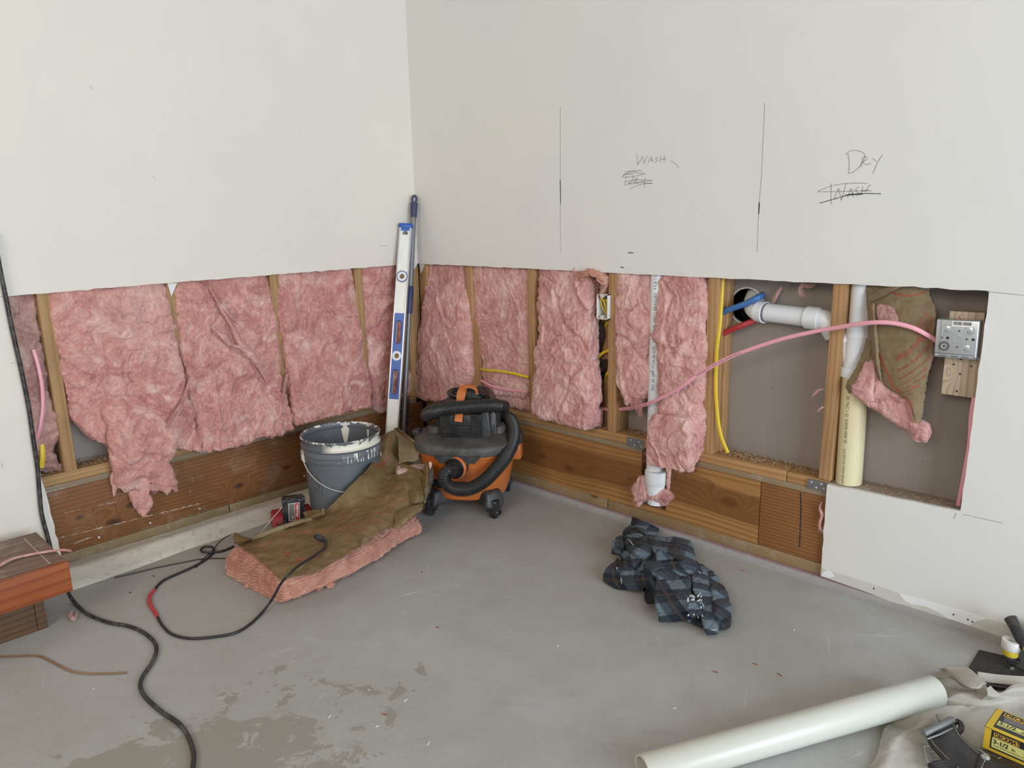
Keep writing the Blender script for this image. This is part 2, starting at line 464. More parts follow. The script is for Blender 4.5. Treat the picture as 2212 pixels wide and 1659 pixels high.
PT_R = m_wood('treated_sill_right', 1, (.36, .25, .14), (.29, .19, .10), (.16, .10, .05), 110, knots=[(RW(1282, 1072, .01), .016)], seed=7.6, dirt=.22)
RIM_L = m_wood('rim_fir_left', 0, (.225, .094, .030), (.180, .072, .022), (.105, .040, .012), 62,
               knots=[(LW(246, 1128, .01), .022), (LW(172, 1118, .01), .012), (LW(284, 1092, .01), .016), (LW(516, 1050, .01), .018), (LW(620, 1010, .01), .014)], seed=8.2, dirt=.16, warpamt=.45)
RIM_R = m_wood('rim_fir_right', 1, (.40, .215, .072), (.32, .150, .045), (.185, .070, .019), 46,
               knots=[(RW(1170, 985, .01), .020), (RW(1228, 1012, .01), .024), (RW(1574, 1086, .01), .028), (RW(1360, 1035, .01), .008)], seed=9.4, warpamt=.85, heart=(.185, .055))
RIM_R2 = m_wood('rim_fir_reddish', 1, (.30, .135, .046), (.25, .105, .034), (.13, .05, .016), 80, seed=10.2, warpamt=.3)
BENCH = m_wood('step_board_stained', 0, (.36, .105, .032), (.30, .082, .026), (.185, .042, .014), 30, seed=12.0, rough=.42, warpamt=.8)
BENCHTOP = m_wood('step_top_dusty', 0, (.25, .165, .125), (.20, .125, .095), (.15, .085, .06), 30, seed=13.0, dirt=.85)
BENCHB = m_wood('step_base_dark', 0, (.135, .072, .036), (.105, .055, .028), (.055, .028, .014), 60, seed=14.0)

def m_backer():
    t = NT('grey_brown_sheathing_paper'); v = t.wcoord(); n = t.noise(v, 3, 5, .6); f = t.noise(v, 90, 4, .7)
    st = t.noise(t.wcoord(scale=(9, 9, .7)), 3.5, 5, .65)
    c = t.mix(n, (.25, .217, .192), (.305, .268, .24)); c = t.mix(t.math('MULTIPLY', t.ramp(st, [(.5, 0), (.75, 1)]), .25), c, (.36, .33, .30))
    vo = t.vor(v, 16); c = t.mix(t.math('MULTIPLY', t.math('LESS_THAN', vo, .04), .6), c, (.12, .09, .07))
    t.bump(f, .15, .001); return t.fin(c, .8)
BACKER = m_backer()

def m_wool(name, a, b, hi, lo, scale=1.0):
    t = NT(name); v = t.wcoord()
    w1 = t.noise(v, 5*scale, 3, .5, out='Color'); mad = t.n('ShaderNodeVectorMath', operation='MULTIPLY_ADD')
    t.l(w1, mad.inputs[0]); mad.inputs[1].default_value = (.16, .16, .16); t.l(v, mad.inputs[2]); wv = mad.outputs[0]
    n1 = t.noise(wv, 7*scale, 4, .55, 1.2); n2 = t.noise(wv, 13*scale, 7, .62, .9); n3 = t.noise(wv, 90, 6, .75, .8)
    n4 = t.noise(wv, 3.1, 2, .5)
    c = t.mix(t.ramp(n1, [(.32, 0), (.66, 1)]), a, b)
    c = t.mix(t.math('MULTIPLY', t.ramp(n2, [(.50, 0), (.70, 1)]), .7), c, hi)
    c = t.mix(t.math('MULTIPLY', t.ramp(n2, [(.33, 1), (.47, 0)]), .6), c, lo)
    c = t.mix(t.math('MULTIPLY', t.ramp(n4, [(.55, 0), (.72, 1)]), .35), c, hi)
    c = t.mix(t.math('MULTIPLY', t.ramp(n3, [(.5, 0), (.8, 1)]), .3), c, hi)
    n5 = t.noise(wv, 45, 7, .78, 2.2)
    c = t.mix(t.math('MULTIPLY', t.ramp(n5, [(.52, 0), (.62, 1)]), .38), c, hi)
    c = t.mix(t.math('MULTIPLY', t.ramp(n5, [(.38, 1), (.47, 0)]), .35), c, lo)
    # fine combed fibre lines, bent every which way
    fl = t.noise(t.wcoord(scale=(1, 1, .22), rot=(.5, .4, .3)), 90, 5, .7, 2.5)
    c = t.mix(t.math('MULTIPLY', t.ramp(fl, [(.56, 0), (.70, 1)]), .3), c, tuple(min(1, x*1.18) for x in hi))
    h = t.math('ADD', t.math('MULTIPLY', n2, 1.0), t.math('ADD', t.math('MULTIPLY', n3, .5), t.math('MULTIPLY', fl, .5)))
    t.bump(h, .6, .006)
    t.b.inputs['Sheen Weight'].default_value = .25; t.b.inputs['Sheen Tint'].default_value = (1, .85, .82, 1)
    return t.fin(c, .95, 0, .1)
WOOL = m_wool('pink_glass_wool', (.46, .18, .165), (.60, .295, .25), (.77, .555, .49), (.30, .085, .09))
WOOL_R = m_wool('pink_glass_wool_pale', (.52, .235, .225), (.65, .355, .315), (.80, .59, .54), (.35, .12, .125))
WOOL_F = m_wool('pink_glass_wool_salmon', (.50, .215, .155), (.58, .29, .21), (.70, .45, .355), (.30, .105, .075))
WOOL_D = m_wool('pink_glass_wool_greyed', (.38, .19, .17), (.48, .27, .235), (.66, .50, .43), (.22, .09, .085))

def m_kraft(name, a, b, dark):
    t = NT(name); v = t.coord('Object'); n = t.noise(v, 6, 5, .6, .5); f = t.noise(v, 40, 6, .7, .3)
    c = t.mix(t.ramp(n, [(.3, 0), (.7, 1)]), a, b)
    c = t.mix(t.math('MULTIPLY', t.ramp(f, [(.48, 0), (.68, 1)]), .45), c, dark)
    p = t.noise(v, 3.2, 4, .55); c = t.mix(t.math('MULTIPLY', t.ramp(p, [(.52, 0), (.72, 1)]), .5), c, (.40, .305, .175))
    cz = t.noise(v, 16, 9, .8, 2.2); c = t.mix(t.math('MULTIPLY', t.ramp(cz, [(.635, 0), (.66, 1)]), .5), c, (.60, .50, .36))
    t.bump(t.math('ADD', t.math('MULTIPLY', f, .6), t.math('ADD', cz, t.math('MULTIPLY', t.noise(v, 9, 9, .7, 1.5), 1.5))), .7, .006)
    return t.fin(c, .42, 0, .4)
KRAFT = m_kraft('brown_kraft_paper', (.235, .155, .068), (.175, .11, .046), (.095, .056, .021))
KRAFT2 = m_kraft('brown_kraft_paper_faded', (.27, .195, .11), (.22, .155, .085), (.13, .085, .04))
ASPH = dustplas('asphalt_backed_paper', (.05, .035, .028), .6, .4)
REDINK = plain('red_print', (.33, .065, .035), .6)
BLKINK = plain('black_print', (.03, .03, .035), .6)
PENCIL = plain('pencil_graphite', (.30, .29, .27), .6)
PENCILD = plain('pencil_graphite_dark', (.10, .10, .095), .6)

PVC = dustplas('white_pvc', (.74, .77, .80), .28, .14, (.45, .42, .40), 12, thr=.52)
PVCY = dustplas('cream_pvc', (.70, .63, .40), .3, .12, (.5, .42, .30), 12)
PVCB = dustplas('offwhite_pvc', (.56, .57, .515), .3, .16, (.5, .47, .38), 8)
HUB = dustplas('white_pvc_hub', (.76, .79, .82), .3, .2, (.5, .48, .46), 30)
PURPLE = plain('pipe_primer_stain', (.16, .13, .2), .5)
BLUEP = dustplas('blue_pipe', (.045, .16, .42), .35, .15)
REDP = dustplas('red_pipe', (.42, .035, .04), .35, .15)
YELC = plain('yellow_cable_sheath', (.72, .52, .03), .4)
PINKC = plain('pink_cable_sheath', (.78, .36, .42), .35)
BLKC = dustplas('black_cord_rubber', (.012, .012, .013), .42, .45, (.30, .28, .26), 40)
BLKT = plain('black_thin_cord', (.02, .02, .022), .4)
STEEL = dustplas('zinc_steel', (.60, .64, .67), .34, .15, (.4, .38, .35), 25, metal=.8)
STEELD = dustplas('galvanised_plate', (.22, .225, .23), .5, .2, (.3, .28, .25), 25, metal=.6)
BLKFILM = dustplas('black_plastic_film', (.012, .011, .012), .22, .2)
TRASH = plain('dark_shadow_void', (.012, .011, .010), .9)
WHITE = plain('white_plastic', (.78, .78, .76), .35)
# ---------------------------------------------------------------- the room
def struct(o): o['kind'] = 'structure'; return o
T = .0127                                   # drywall thickness; studs start behind it
HC = .9645                                  # height of the cut line
random.seed(3)
mb = MB(); mb.box((-5.5, -7.5, -.12), (.25, .15, 0))
struct(mb.obj('floor', CONC, smooth=False))

def jag(pts, step=.02, amp=.0012, seed=0):
    """breaks straight edges into slightly ragged ones"""
    rs = np.random.RandomState(seed); out = []
    P = [np.array(p, float) for p in pts]
    for i in range(len(P)):
        if i == len(P)-1: out.append(P[i]); break
        a = P[i]; b = P[i+1]; L_ = np.linalg.norm(b-a)
        out.append(a)
        if 1e-6 < L_ < 2.4 and step:
            k = int(L_/step); nrm = np.array([-(b-a)[1], (b-a)[0]])/L_
            for j in range(1, k): out.append(a+(b-a)*j/k+nrm*rs.normal()*amp)
    return [tuple(q) for q in out]
# left wall drywall: outline in (x, z)
mb = MB()
mb.prism([(0, 2.75), (-5.2, 2.75), (-5.2, .03), (-1.632, .03)]+jag([(-1.632, .05), (-1.66, .5), (-1.664, HC-.003), (-1.2, HC), (-.6, HC+.001), (0, HC)], .025, .0011, 2), 1, 0, T)
wl = struct(mb.obj('wall_left', DRY_L, smooth=False))
mb = MB()
mb.prism([(0, 2.75)]+jag([(0, HC), (-.6, HC+.001), (-1.3, HC), (-2.332, HC), (-2.331, .60), (-2.328, .352), (-1.961, .341), (-1.9635, .03)], .03, .0009, 5)+[(-6.4, .03), (-6.4, 2.75)], 0, 0, T)
wr = struct(mb.obj('wall_right', DRY_R, smooth=False))
# torn paper bits under the cut line and in the corner
mb = MB()
for (a, b, c) in [((362, 612), (383, 611), (370, 641)), ((893, 570), (902, 569), (895, 583)), ((905, 569), (917, 570), (909, 590))]:
    pl_ = RW if a[0] > 903 else LW
    for pts in [[pl_(*a, .008), pl_(*b, .008), pl_(*c, .006)]]:
        V = [*pts, *[p+(np.array([0, .0025, 0]) if pl_ is LW else np.array([.0025, 0, 0])) for p in pts]]
        mb.add(V, [(0, 1, 2), (5, 4, 3), (0, 3, 4, 1), (1, 4, 5, 2), (2, 5, 3, 0)])
mb.obj('torn_paper', DRY_R, wl, smooth=False)

# back of the wall cavity, seen in the bays
mb = MB(); mb.box((-5.2, .1017, -.0), (.11, .115, 2.7)); struct(mb.obj('wall_left_outer', BACKER, smooth=False))
hc_ = RW(1613, 661, .1017); HOLE = (hc_[1], hc_[2], .060)
mb = MB()
mb.prism([(.1015, 0), (.1015, 2.7), (-6.4, 2.7), (-6.4, 0)], 0, .1017, .1145,
         holes=[[(HOLE[0]+HOLE[2]*math.cos(a)*(1+.02*math.sin(5*a)), HOLE[1]+HOLE[2]*math.sin(a)*(1+.02*math.sin(7*a))) for a in np.linspace(0, 2*PI, 49)[:-1]]])
struct(mb.obj('wall_right_outer', BACKER, smooth=False))
# dark cavity behind the round hole
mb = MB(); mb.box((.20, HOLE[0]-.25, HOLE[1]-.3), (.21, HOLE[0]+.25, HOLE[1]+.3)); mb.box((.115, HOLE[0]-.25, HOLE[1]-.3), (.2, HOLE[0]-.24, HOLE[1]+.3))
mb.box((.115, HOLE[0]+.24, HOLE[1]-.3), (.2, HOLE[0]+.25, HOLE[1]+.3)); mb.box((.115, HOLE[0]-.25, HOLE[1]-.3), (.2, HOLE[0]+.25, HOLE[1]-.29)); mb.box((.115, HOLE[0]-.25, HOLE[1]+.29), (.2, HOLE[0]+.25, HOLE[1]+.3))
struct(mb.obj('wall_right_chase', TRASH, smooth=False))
mb = MB()
a_ = np.linspace(0, 2*PI, 60); rs = np.random.RandomState(4)
mb.tube(np.stack([np.full(60, .1012), HOLE[0]+HOLE[2]*1.02*np.cos(a_), HOLE[1]+HOLE[2]*1.02*np.sin(a_)], 1), .0018+.0014*rs.rand(60), 6, caps=False)
mb.obj('torn_hole_rim', WHITE, bpy.data.objects['wall_right_outer'])

# ---- baseboard ghost strip and joint compound at the foot of the right drywall, screw heads
def wall_patch(pts, name, m, parent, lift=.0006):
    P = [RW(a, b, 0) for a, b in pts]; n = len(P)
    F_ = [p-np.array([lift, 0, 0]) for p in P]
    V = [*F_, *P]; Fs = [tuple(range(n))]+[(i, n+i, n+(i+1) % n, (i+1) % n) for i in range(n)]
    mb = MB(); mb.add(V, Fs); return mb.obj(name, m, parent, smooth=False)
STRIP = dustplas('old_tan_paint_strip', (.60, .59, .55), .7, .2, (.42, .40, .37), 20)
CHALK = dustplas('white_joint_compound', (.80, .82, .84), .7, .12, (.6, .58, .55), 20)
wall_patch([(1776, 1228), (1830, 1244), (1900, 1266), (1960, 1288), (2060, 1318), (2170, 1346), (2200, 1356), (2204, 1402), (2160, 1384), (2060, 1349), (1960, 1314), (1870, 1278), (1775, 1245)], 'old_baseboard_strip', STRIP, wr)
wall_patch([(1776, 1238), (1786, 1232), (1796, 1234), (1802, 1246), (1790, 1247), (1776, 1244)], 'joint_compound', CHALK, wr, .0012)
wall_patch([(1942, 1282), (1975, 1290), (2030, 1306), (2075, 1318), (2130, 1336), (2110, 1342), (2100, 1347), (2095, 1351), (2082, 1347), (2070, 1342), (2048, 1336), (2030, 1324), (1998, 1309), (1968, 1305), (1953, 1296)], 'joint_compound', CHALK, wr, .0012)
mb = MB()
for a in [(1888, 1271), (2101, 1343), (2060, 1327), (2091, 1338)]:
    c = RW(*a, 0); mb.lathe([(.0001, -.0016), (.0026, -.0016), (.0026, .001)], 10, Matrix.Translation(c)@Matrix.Rotation(PI/2, 4, 'Y'))
mb.obj('screw_head', BLKINK, wr)

# ---- pencil writing on the right wall (strokes traced at their place on the wall)
def strokes(lines, wid, name, m, parent, plane=RW, dep=-.0004, n=5):
    mb = MB()
    for ln in lines:
        pp = np.array(ln, float)
        if len(pp) > 2: pp = cr(pp, n)
        P = np.array([plane(a, b, dep) for a, b in pp])
        T_ = np.gradient(P, axis=0); T_ /= np.linalg.norm(T_, axis=1)[:, None]+1e-12
        nn = np.array([1, 0, 0.]) if plane is RW else np.array([0, 1., 0])
        W = np.cross(T_, nn); s = wid*(.7+.6*np.abs(np.sin(np.arange(len(P))*1.7+len(ln))))[:, None]/2
        V = np.stack([P-W*s, P+W*s], 1).reshape(-1, 3)
        mb.add(V, [(2*i, 2*i+1, 2*i+3, 2*i+2) for i in range(len(P)-1)])
    return mb.obj(name, m, parent, smooth=False)
def zz(pts, ox, oy, s): return [[(ox+x/s, oy+y/s) for x, y in l] for l in pts]
S_ = 2.836
writing = zz([
    [(555, 318), (558, 350), (560, 388)], [(560, 388), (590, 335)], [(590, 335), (598, 378)], [(598, 378), (622, 326)],
    [(624, 375), (642, 335), (652, 372)], [(632, 358), (656, 356)], [(684, 340), (668, 346), (684, 358), (664, 372)],
    [(702, 332), (698, 372)], [(724, 328), (722, 370)], [(698, 352), (736, 350)], [(765, 361), (790, 378), (815, 404)],
    # DRY crossed out
    [(492, 448), (484, 490), (478, 512)], [(490, 440), (530, 448), (525, 485), (484, 512)], [(545, 470), (538, 500)], [(545, 470), (560, 468), (550, 484), (562, 500)],
    [(580, 478), (592, 490)], [(610, 462), (600, 500), (604, 526)],
    [(462, 462), (500, 432), (560, 420), (590, 426)], [(470, 450), (520, 436), (580, 438), (604, 440)], [(466, 462), (530, 458), (590, 444), (602, 437)], [(480, 430), (520, 425), (560, 430)],
    [(500, 500), (560, 492), (648, 482)], [(480, 490), (560, 478), (650, 480)], [(505, 505), (580, 496), (650, 500)], [(512, 533), (570, 508), (652, 497)],
    # DRY
    [(1848, 315), (1856, 380), (1852, 438)], [(1832, 322), (1870, 298), (1930, 305), (1952, 335), (1925, 390), (1880, 430), (1852, 438)],
    [(1938, 345), (1926, 400)], [(1938, 348), (1958, 334), (1965, 350), (1938, 368)], [(1938, 370), (1960, 385), (1990, 377)],
    [(2000, 345), (2014, 358), (2022, 366)], [(2061, 322), (2030, 372), (2000, 442)],
    # WASH crossed out
    [(1747, 498), (1744, 560), (1746, 628)], [(1765, 590), (1790, 530)], [(1790, 530), (1808, 604)], [(1808, 604), (1838, 500)],
    [(1845, 590), (1868, 530), (1880, 585)], [(1852, 565), (1884, 560)], [(1915, 520), (1895, 540), (1915, 562), (1896, 580)], [(1940, 520), (1925, 575)], [(1985, 506), (1955, 550)], [(1935, 548), (1975, 540)],
    [(1662, 548), (1760, 512), (1870, 498), (1968, 500)], [(1662, 552), (1780, 550), (1900, 545), (1992, 545)],
], 1180, 220, S_)
strokes(writing, .0016, 'pencil_writing', PENCIL, wr)
strokes(zz([[(1676, 621), (1800, 585), (1900, 563), (2050, 563)], [(1830, 572), (1940, 566)]], 1180, 220, S_), .0022, 'pencil_writing', PENCILD, wr)
strokes([[(1210, 232), (1210, 390)], [(1210, 390), (1211, 442)], [(1210, 442), (1211, 545)], [(1652, 222), (1645, 380)], [(1640, 435), (1635, 545)], [(1645, 380), (1640, 440)],
         [(2132, 630), (2212, 638)], [(2080, 1111), (2125, 1121), (2166, 1130)], [(2060, 1120), (2066, 1108)], [(895, 540), (905, 532)]], .0013, 'pencil_line', PENCIL, wr)
strokes([[(1210, 389), (1211, 441)], [(1640, 438), (1639, 462)], [(1357, 546), (1368, 546)], [(1340, 577), (1348, 578)]], .0035, 'pencil_line', PENCILD, wr)
strokes([[(820, 530), (836, 532)], [(0, 640), (14, 642)], [(195, 185), (200, 193)], [(330, 380), (336, 388)], [(24, 784), (33, 786)], [(3, 1000), (6, 1012)]], .0013, 'pencil_line', PENCIL, wl, plane=LW)

# ---- concrete curb under the left wall and its lip under the right wall
def extr_profile(name, prof, xs, m, label, cat, amp=.004):
    """profile (y, z) swept along x, with roughness"""
    n = len(prof); xs = np.asarray(xs)
    V = []
    for x in xs:
        for (y, z) in prof: V.append((x, y, z))
    V = np.array(V); dd = fbm(V*9, 4)*amp; mask = (V[:, 1] < .005)
    V[:, 1] += dd*mask; V[:, 2] += fbm(V*14+5, 3)*amp*.6*(V[:, 2] > .004)
    F = [(i*n+k, i*n+k+1, (i+1)*n+k+1, (i+1)*n+k) for i in range(len(xs)-1) for k in range(n-1)]
    F += [tuple(range(n)), tuple((len(xs)-1)*n+k for k in range(n-1, -1, -1))]
    return V, F
prof = [(.1, 0), (.1, .026), (.0127, .027), (-.02, .029), (-.045, .034), (-.062, .034), (-.074, .028), (-.09, .021), (-.112, .014), (-.132, .006), (-.142, -.002)]
V, F = extr_profile('c', prof, np.linspace(-5.2, .1, 260), CURB, '', '')
wid = 1+.14*np.clip((-V[:, 0]-1.25)*4, 0, 1); V[:, 1] = np.where(V[:, 1] < 0, V[:, 1]*wid, V[:, 1])
V[:, 0] = np.minimum(V[:, 0], .1)
struct(mk('trim_1', V, F, CURB, angle=40))
prof = [(.1, 0), (.1, .020), (.0, .021), (-.004, .014), (-.006, -.002)]
V, F = extr_profile('c', prof, np.linspace(-6.4, .0, 320), CURB2, '', '', .002)
V = V[:, [1, 0, 2]]
struct(mk('trim_2', V, [f[::-1] for f in F], CURB2, angle=40))
PINKF = dustplas('pink_sill_foam', (.34, .21, .235), .8, .5)
mb = MB(); mb.box((.003, -6.4, .0195), (.1, -.06, .0240)); tag(mb.obj('sill_seal', PINKF, smooth=False), 'thin pink foam strip between concrete and the sill of the right wall', 'foam strip')

# ---- lumber
def lumber(name, lo, hi, m, label, cat, group=None, bev=.0018):
    mb = MB(); mb.box(lo, hi, bev=bev)
    return tag(mb.obj(name, m, angle=40), label, cat, group)
D = T+.089
lumber('sill_plate', (-1.02, T+.001, .0275), (-.09, D-.001, .0615), PT_L, 'greyed treated sill under the left wall, from the bucket side to the corner', 'sill plate')
lumber('sill_plate', (-2.6, T+.001, .0275), (-1.024, D-.001, .0615), PT_L, 'greyed treated sill under the left wall, long piece beside the step', 'sill plate')
s1 = RW(1312, 1090, .013)[1]
lumber('sill_plate', (T+.001, s1+.002, .0245), (D-.001, -.002, .064), PT_R, 'weathered treated sill under the right wall, piece behind the vacuum', 'sill plate')
lumber('sill_plate', (T+.001, -1.962, .0245), (D-.001, s1-.002, .064), PT_R, 'treated sill under the right wall, piece behind the plaid shirt', 'sill plate')
# rim boards
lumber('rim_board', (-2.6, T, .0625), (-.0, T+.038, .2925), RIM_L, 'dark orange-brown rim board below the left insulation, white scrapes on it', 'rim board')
ya = RW(1386, 1000, T)[1]; yb = RW(1440, 1040, T)[1]; yc = RW(1640, 1100, T)[1]
zb = RW(1420, 1098, T)[2]
mb = MB()
mb.prism([(-.0, .065), (-.0, .2925), (ya, .2925), (ya, zb), (yb, zb), (yb, .2925), (yc+.001, .2925), (yc+.001, .066)], 0, T, T+.038)
tag(mb.obj('rim_board', RIM_R, smooth=False), 'amber rim board of the right wall, notched for the white pipe, with knots', 'rim board')
lumber('rim_board', (T+.003, -1.962, .066), (T+.038, yc-.001, .2925), RIM_R2, 'reddish close-grained rim board piece beside the white drywall corner', 'rim board')
# subfloor edge
yj = RW(1167, 925, T)[1]
lumber('subfloor_edge', (T, ya, .293), (D-.002, -.0, .3125), SUBFL, 'edge of the grey-brown subfloor on the right wall, left of the pipe notch', 'subfloor', bev=.001)
lumber('subfloor_edge', (T, -1.962, .293), (D-.002, yb, .3125), SUBFL, 'edge of the grey-brown subfloor on the right wall, right of the pipe notch', 'subfloor', bev=.001)
lumber('subfloor_edge', (-2.6, T, .293), (-.04, D-.002, .3135), SUBFL_L, 'edge of the grey-brown subfloor along the left wall', 'subfloor', bev=.001)
# bottom plates
lumber('bottom_plate', (-2.6, T, .314), (-.02, D, .3505), PLATE_L, 'bottom plate under the studs of the left wall', 'wall plate')
lumber('bottom_plate', (T, yj+.001, .3130), (D, -.02, .3485), PLATE_R, 'bottom plate of the right wall, short piece behind the vacuum hose', 'wall plate')
lumber('bottom_plate', (T, ya-.02, .3130), (D, yj-.001, .3485), PLATE_R, 'bottom plate of the right wall between the vacuum and the pipe notch', 'wall plate')
ye = RW(1697, 1040, T)[1]
lumber('bottom_plate', (T, ye+.001, .3130), (D, yb-.01, .3485), PLATE_R, 'bottom plate of the right wall with sawdust on it, under the round hole', 'wall plate')
lumber('bottom_plate', (T+.004, -1.96, .3130), (D, ye-.001, .3465), PLATE_R, 'short reddish bottom plate piece beside the right steel strap', 'wall plate')
lumber('bottom_plate', (T+.0005, -2.6, .3130), (D, -1.9605, .3440), DUSTYP, 'dirty bottom plate under the hanging brown-faced batt', 'wall plate')

# ---- studs
def stud_r(px, py, label, w=.038, m=STUD, top=1.35, base=.3488, d0=T, dep=.089, dyt=0.0):
    c = RW(px, py, d0)[1]
    mb = MB(); mb.box((d0, c-w/2, base), (d0+dep, c+w/2, top), bev=.0015)
    V = np.concatenate(mb.v); V[:, 1] += dyt*(V[:, 2]-.62); mb.v = [V]
    return tag(mb.obj('wall_stud', m, angle=40), label, 'stud', None)
def stud_l(px, py, label, w=.038, m=STUD_L, top=1.35):
    c = LW(px, py, T)[0]
    mb = MB(); mb.box((c-w/2, T, .3508), (c+w/2, D, top), bev=.0015)
    return tag(mb.obj('wall_stud', m, angle=40), label, 'stud')
stud_l(123, 825, 'bare pine stud at the far left end of the cut opening')
stud_l(388, 760, 'pine stud between the torn leftmost batt and the second batt')
stud_l(605, 740, 'pine stud between the second and third pink batts of the left wall')
stud_l(783, 720, 'pine stud on the left wall just left of the spirit level')
lumber('wall_stud', (-.060, T, .3508), (.0115, D, 1.35), STUD_L, 'pine corner stud of the left wall behind the grey pole', 'stud')
lumber('wall_stud', (T+.001, -.046, .3520), (D, T-.001, 1.35), STUD, 'pine corner stud of the right wall right of the grey pole', 'stud')
stud_r(1016, 740, 'pine stud of the right wall directly above the vacuum')
stud_r(1148, 700, 'pine stud between the flat batt and the bulging folded batt')
stud_r(1322, 780, 'pine stud with the white outlet box nailed to its left side')
s = stud_r(1534, 800, 'split-edged pine stud left of the yellow cable', w=.040, dep=.060)
stud_r(1556, 800, 'set-back pine cripple stud behind the yellow cable', w=.036, d0=T+.047, dep=.04)
stud_r(1797, 830, 'pine stud in front of the white drain fittings, right of the round hole')
# split block sistered to the stud above the vacuum
c = RW(1024, 800, T)[1]
mb = MB(); mb.prism([(c+.004, .35), (c-.036, .35), (c-.033, .70), (c-.012, .735), (c+.004, .73)], 0, T+.001, T+.07)
tag(mb.obj('stud_block', STUD, smooth=False), 'short wood block nailed to the stud above the vacuum', 'wood block')

# ---- steel straps
def strap(a, b, c, d, label, L=False):
    pl = LW if L else RW
    P = [pl(*q, T-.001) for q in (a, b, c, d)]
    n = np.array([0, -1, 0]) if L else np.array([-1, 0, 0])
    V = [*P, *[q+n*.0015 for q in P]]
    t = empty('nail_plate', P[3], label, 'steel plate')
    mb = MB(); mb.add(V, [(3, 2, 1, 0), (4, 5, 6, 7), (0, 1, 5, 4), (1, 2, 6, 5), (2, 3, 7, 6), (3, 0, 4, 7)]); mb.obj('plate', STEELD, t, smooth=False)
    mb = MB()
    for (fx, fy) in [(.2, .3), (.45, .75), (.7, .3), (.85, .7)]:
        q = (P[0]*(1-fx)+P[1]*fx)*(1-fy)+(P[3]*(1-fx)+P[2]*fx)*fy
        mb.lathe([(.0001, .0028), (.003, .0026), (.0042, .0014)], 10, Matrix.Translation(q)@Vector(n).to_track_quat('Z', 'Y').to_matrix().to_4x4())
    mb.obj('nail_head', STEEL, t)
strap((1355, 943), (1392, 951), (1391, 973), (1354, 963), 'small steel nail plate left of the pipe notch')
strap((1745, 1033), (1787, 1042), (1786, 1064), (1743, 1054), 'steel nail plate touching the white drywall corner')
strap((434, 970), (446, 967), (447, 979), (435, 982), 'tiny steel plate below the second batt on the left', L=True)

# nails and screws in the rim boards
for a in [(325, 1130), (432, 1099), (214, 1161), (658, 1028)]:
    mb = MB(); mb.lathe([(.0001, .003), (.0035, .0022), (.005, 0)], 10, Matrix.Translation(LW(*a, T))@Matrix.Rotation(PI/2, 4, 'X'))
    mb.obj('nail_head', STEEL, bpy.data.objects['rim_board'])
strokes([[(1729, 1064), (1730, 1100), (1727, 1182)]], .004, 'saw_crack', BLKINK, COL.objects['rim_board.002'], dep=T+.0025, n=8)
# scraped white paint lines on the left rim board: thin raised smears
SMEAR = dustplas('dried_white_smear', (.58, .52, .44), .8, .3, (.35, .25, .18), 60)
rs = np.random.RandomState(2)
for (a, b, wd) in [((100, 1170), (436, 1087), .0045), ((90, 1067), (170, 1047), .003), ((428, 1088), (430, 1118), .004), ((250, 1086), (210, 1093), .006), ((175, 1100), (140, 1108), .003), ((160, 1175), (200, 1160), .006), ((415, 1030), (416, 1040), .006), ((410, 1064), (414, 1058), .004)]:
    mb = MB(); k = 40; A = LW(*a, T-.0004); B = LW(*b, T-.0004)
    for j in range(k):
        p0 = A+(B-A)*j/k+rs.normal(size=3)*[.001, 0, .0012]; p1 = A+(B-A)*(j+1.1)/k
        h = wd*(.08+.9*rs.rand()**2); dz = np.array([0, 0, h])
        mb.add([p0, p1, p1+dz, p0+dz*rs.rand()], [(0, 1, 2, 3)])
    mb.obj('paint_smear', SMEAR, bpy.data.objects['rim_board'], smooth=False)
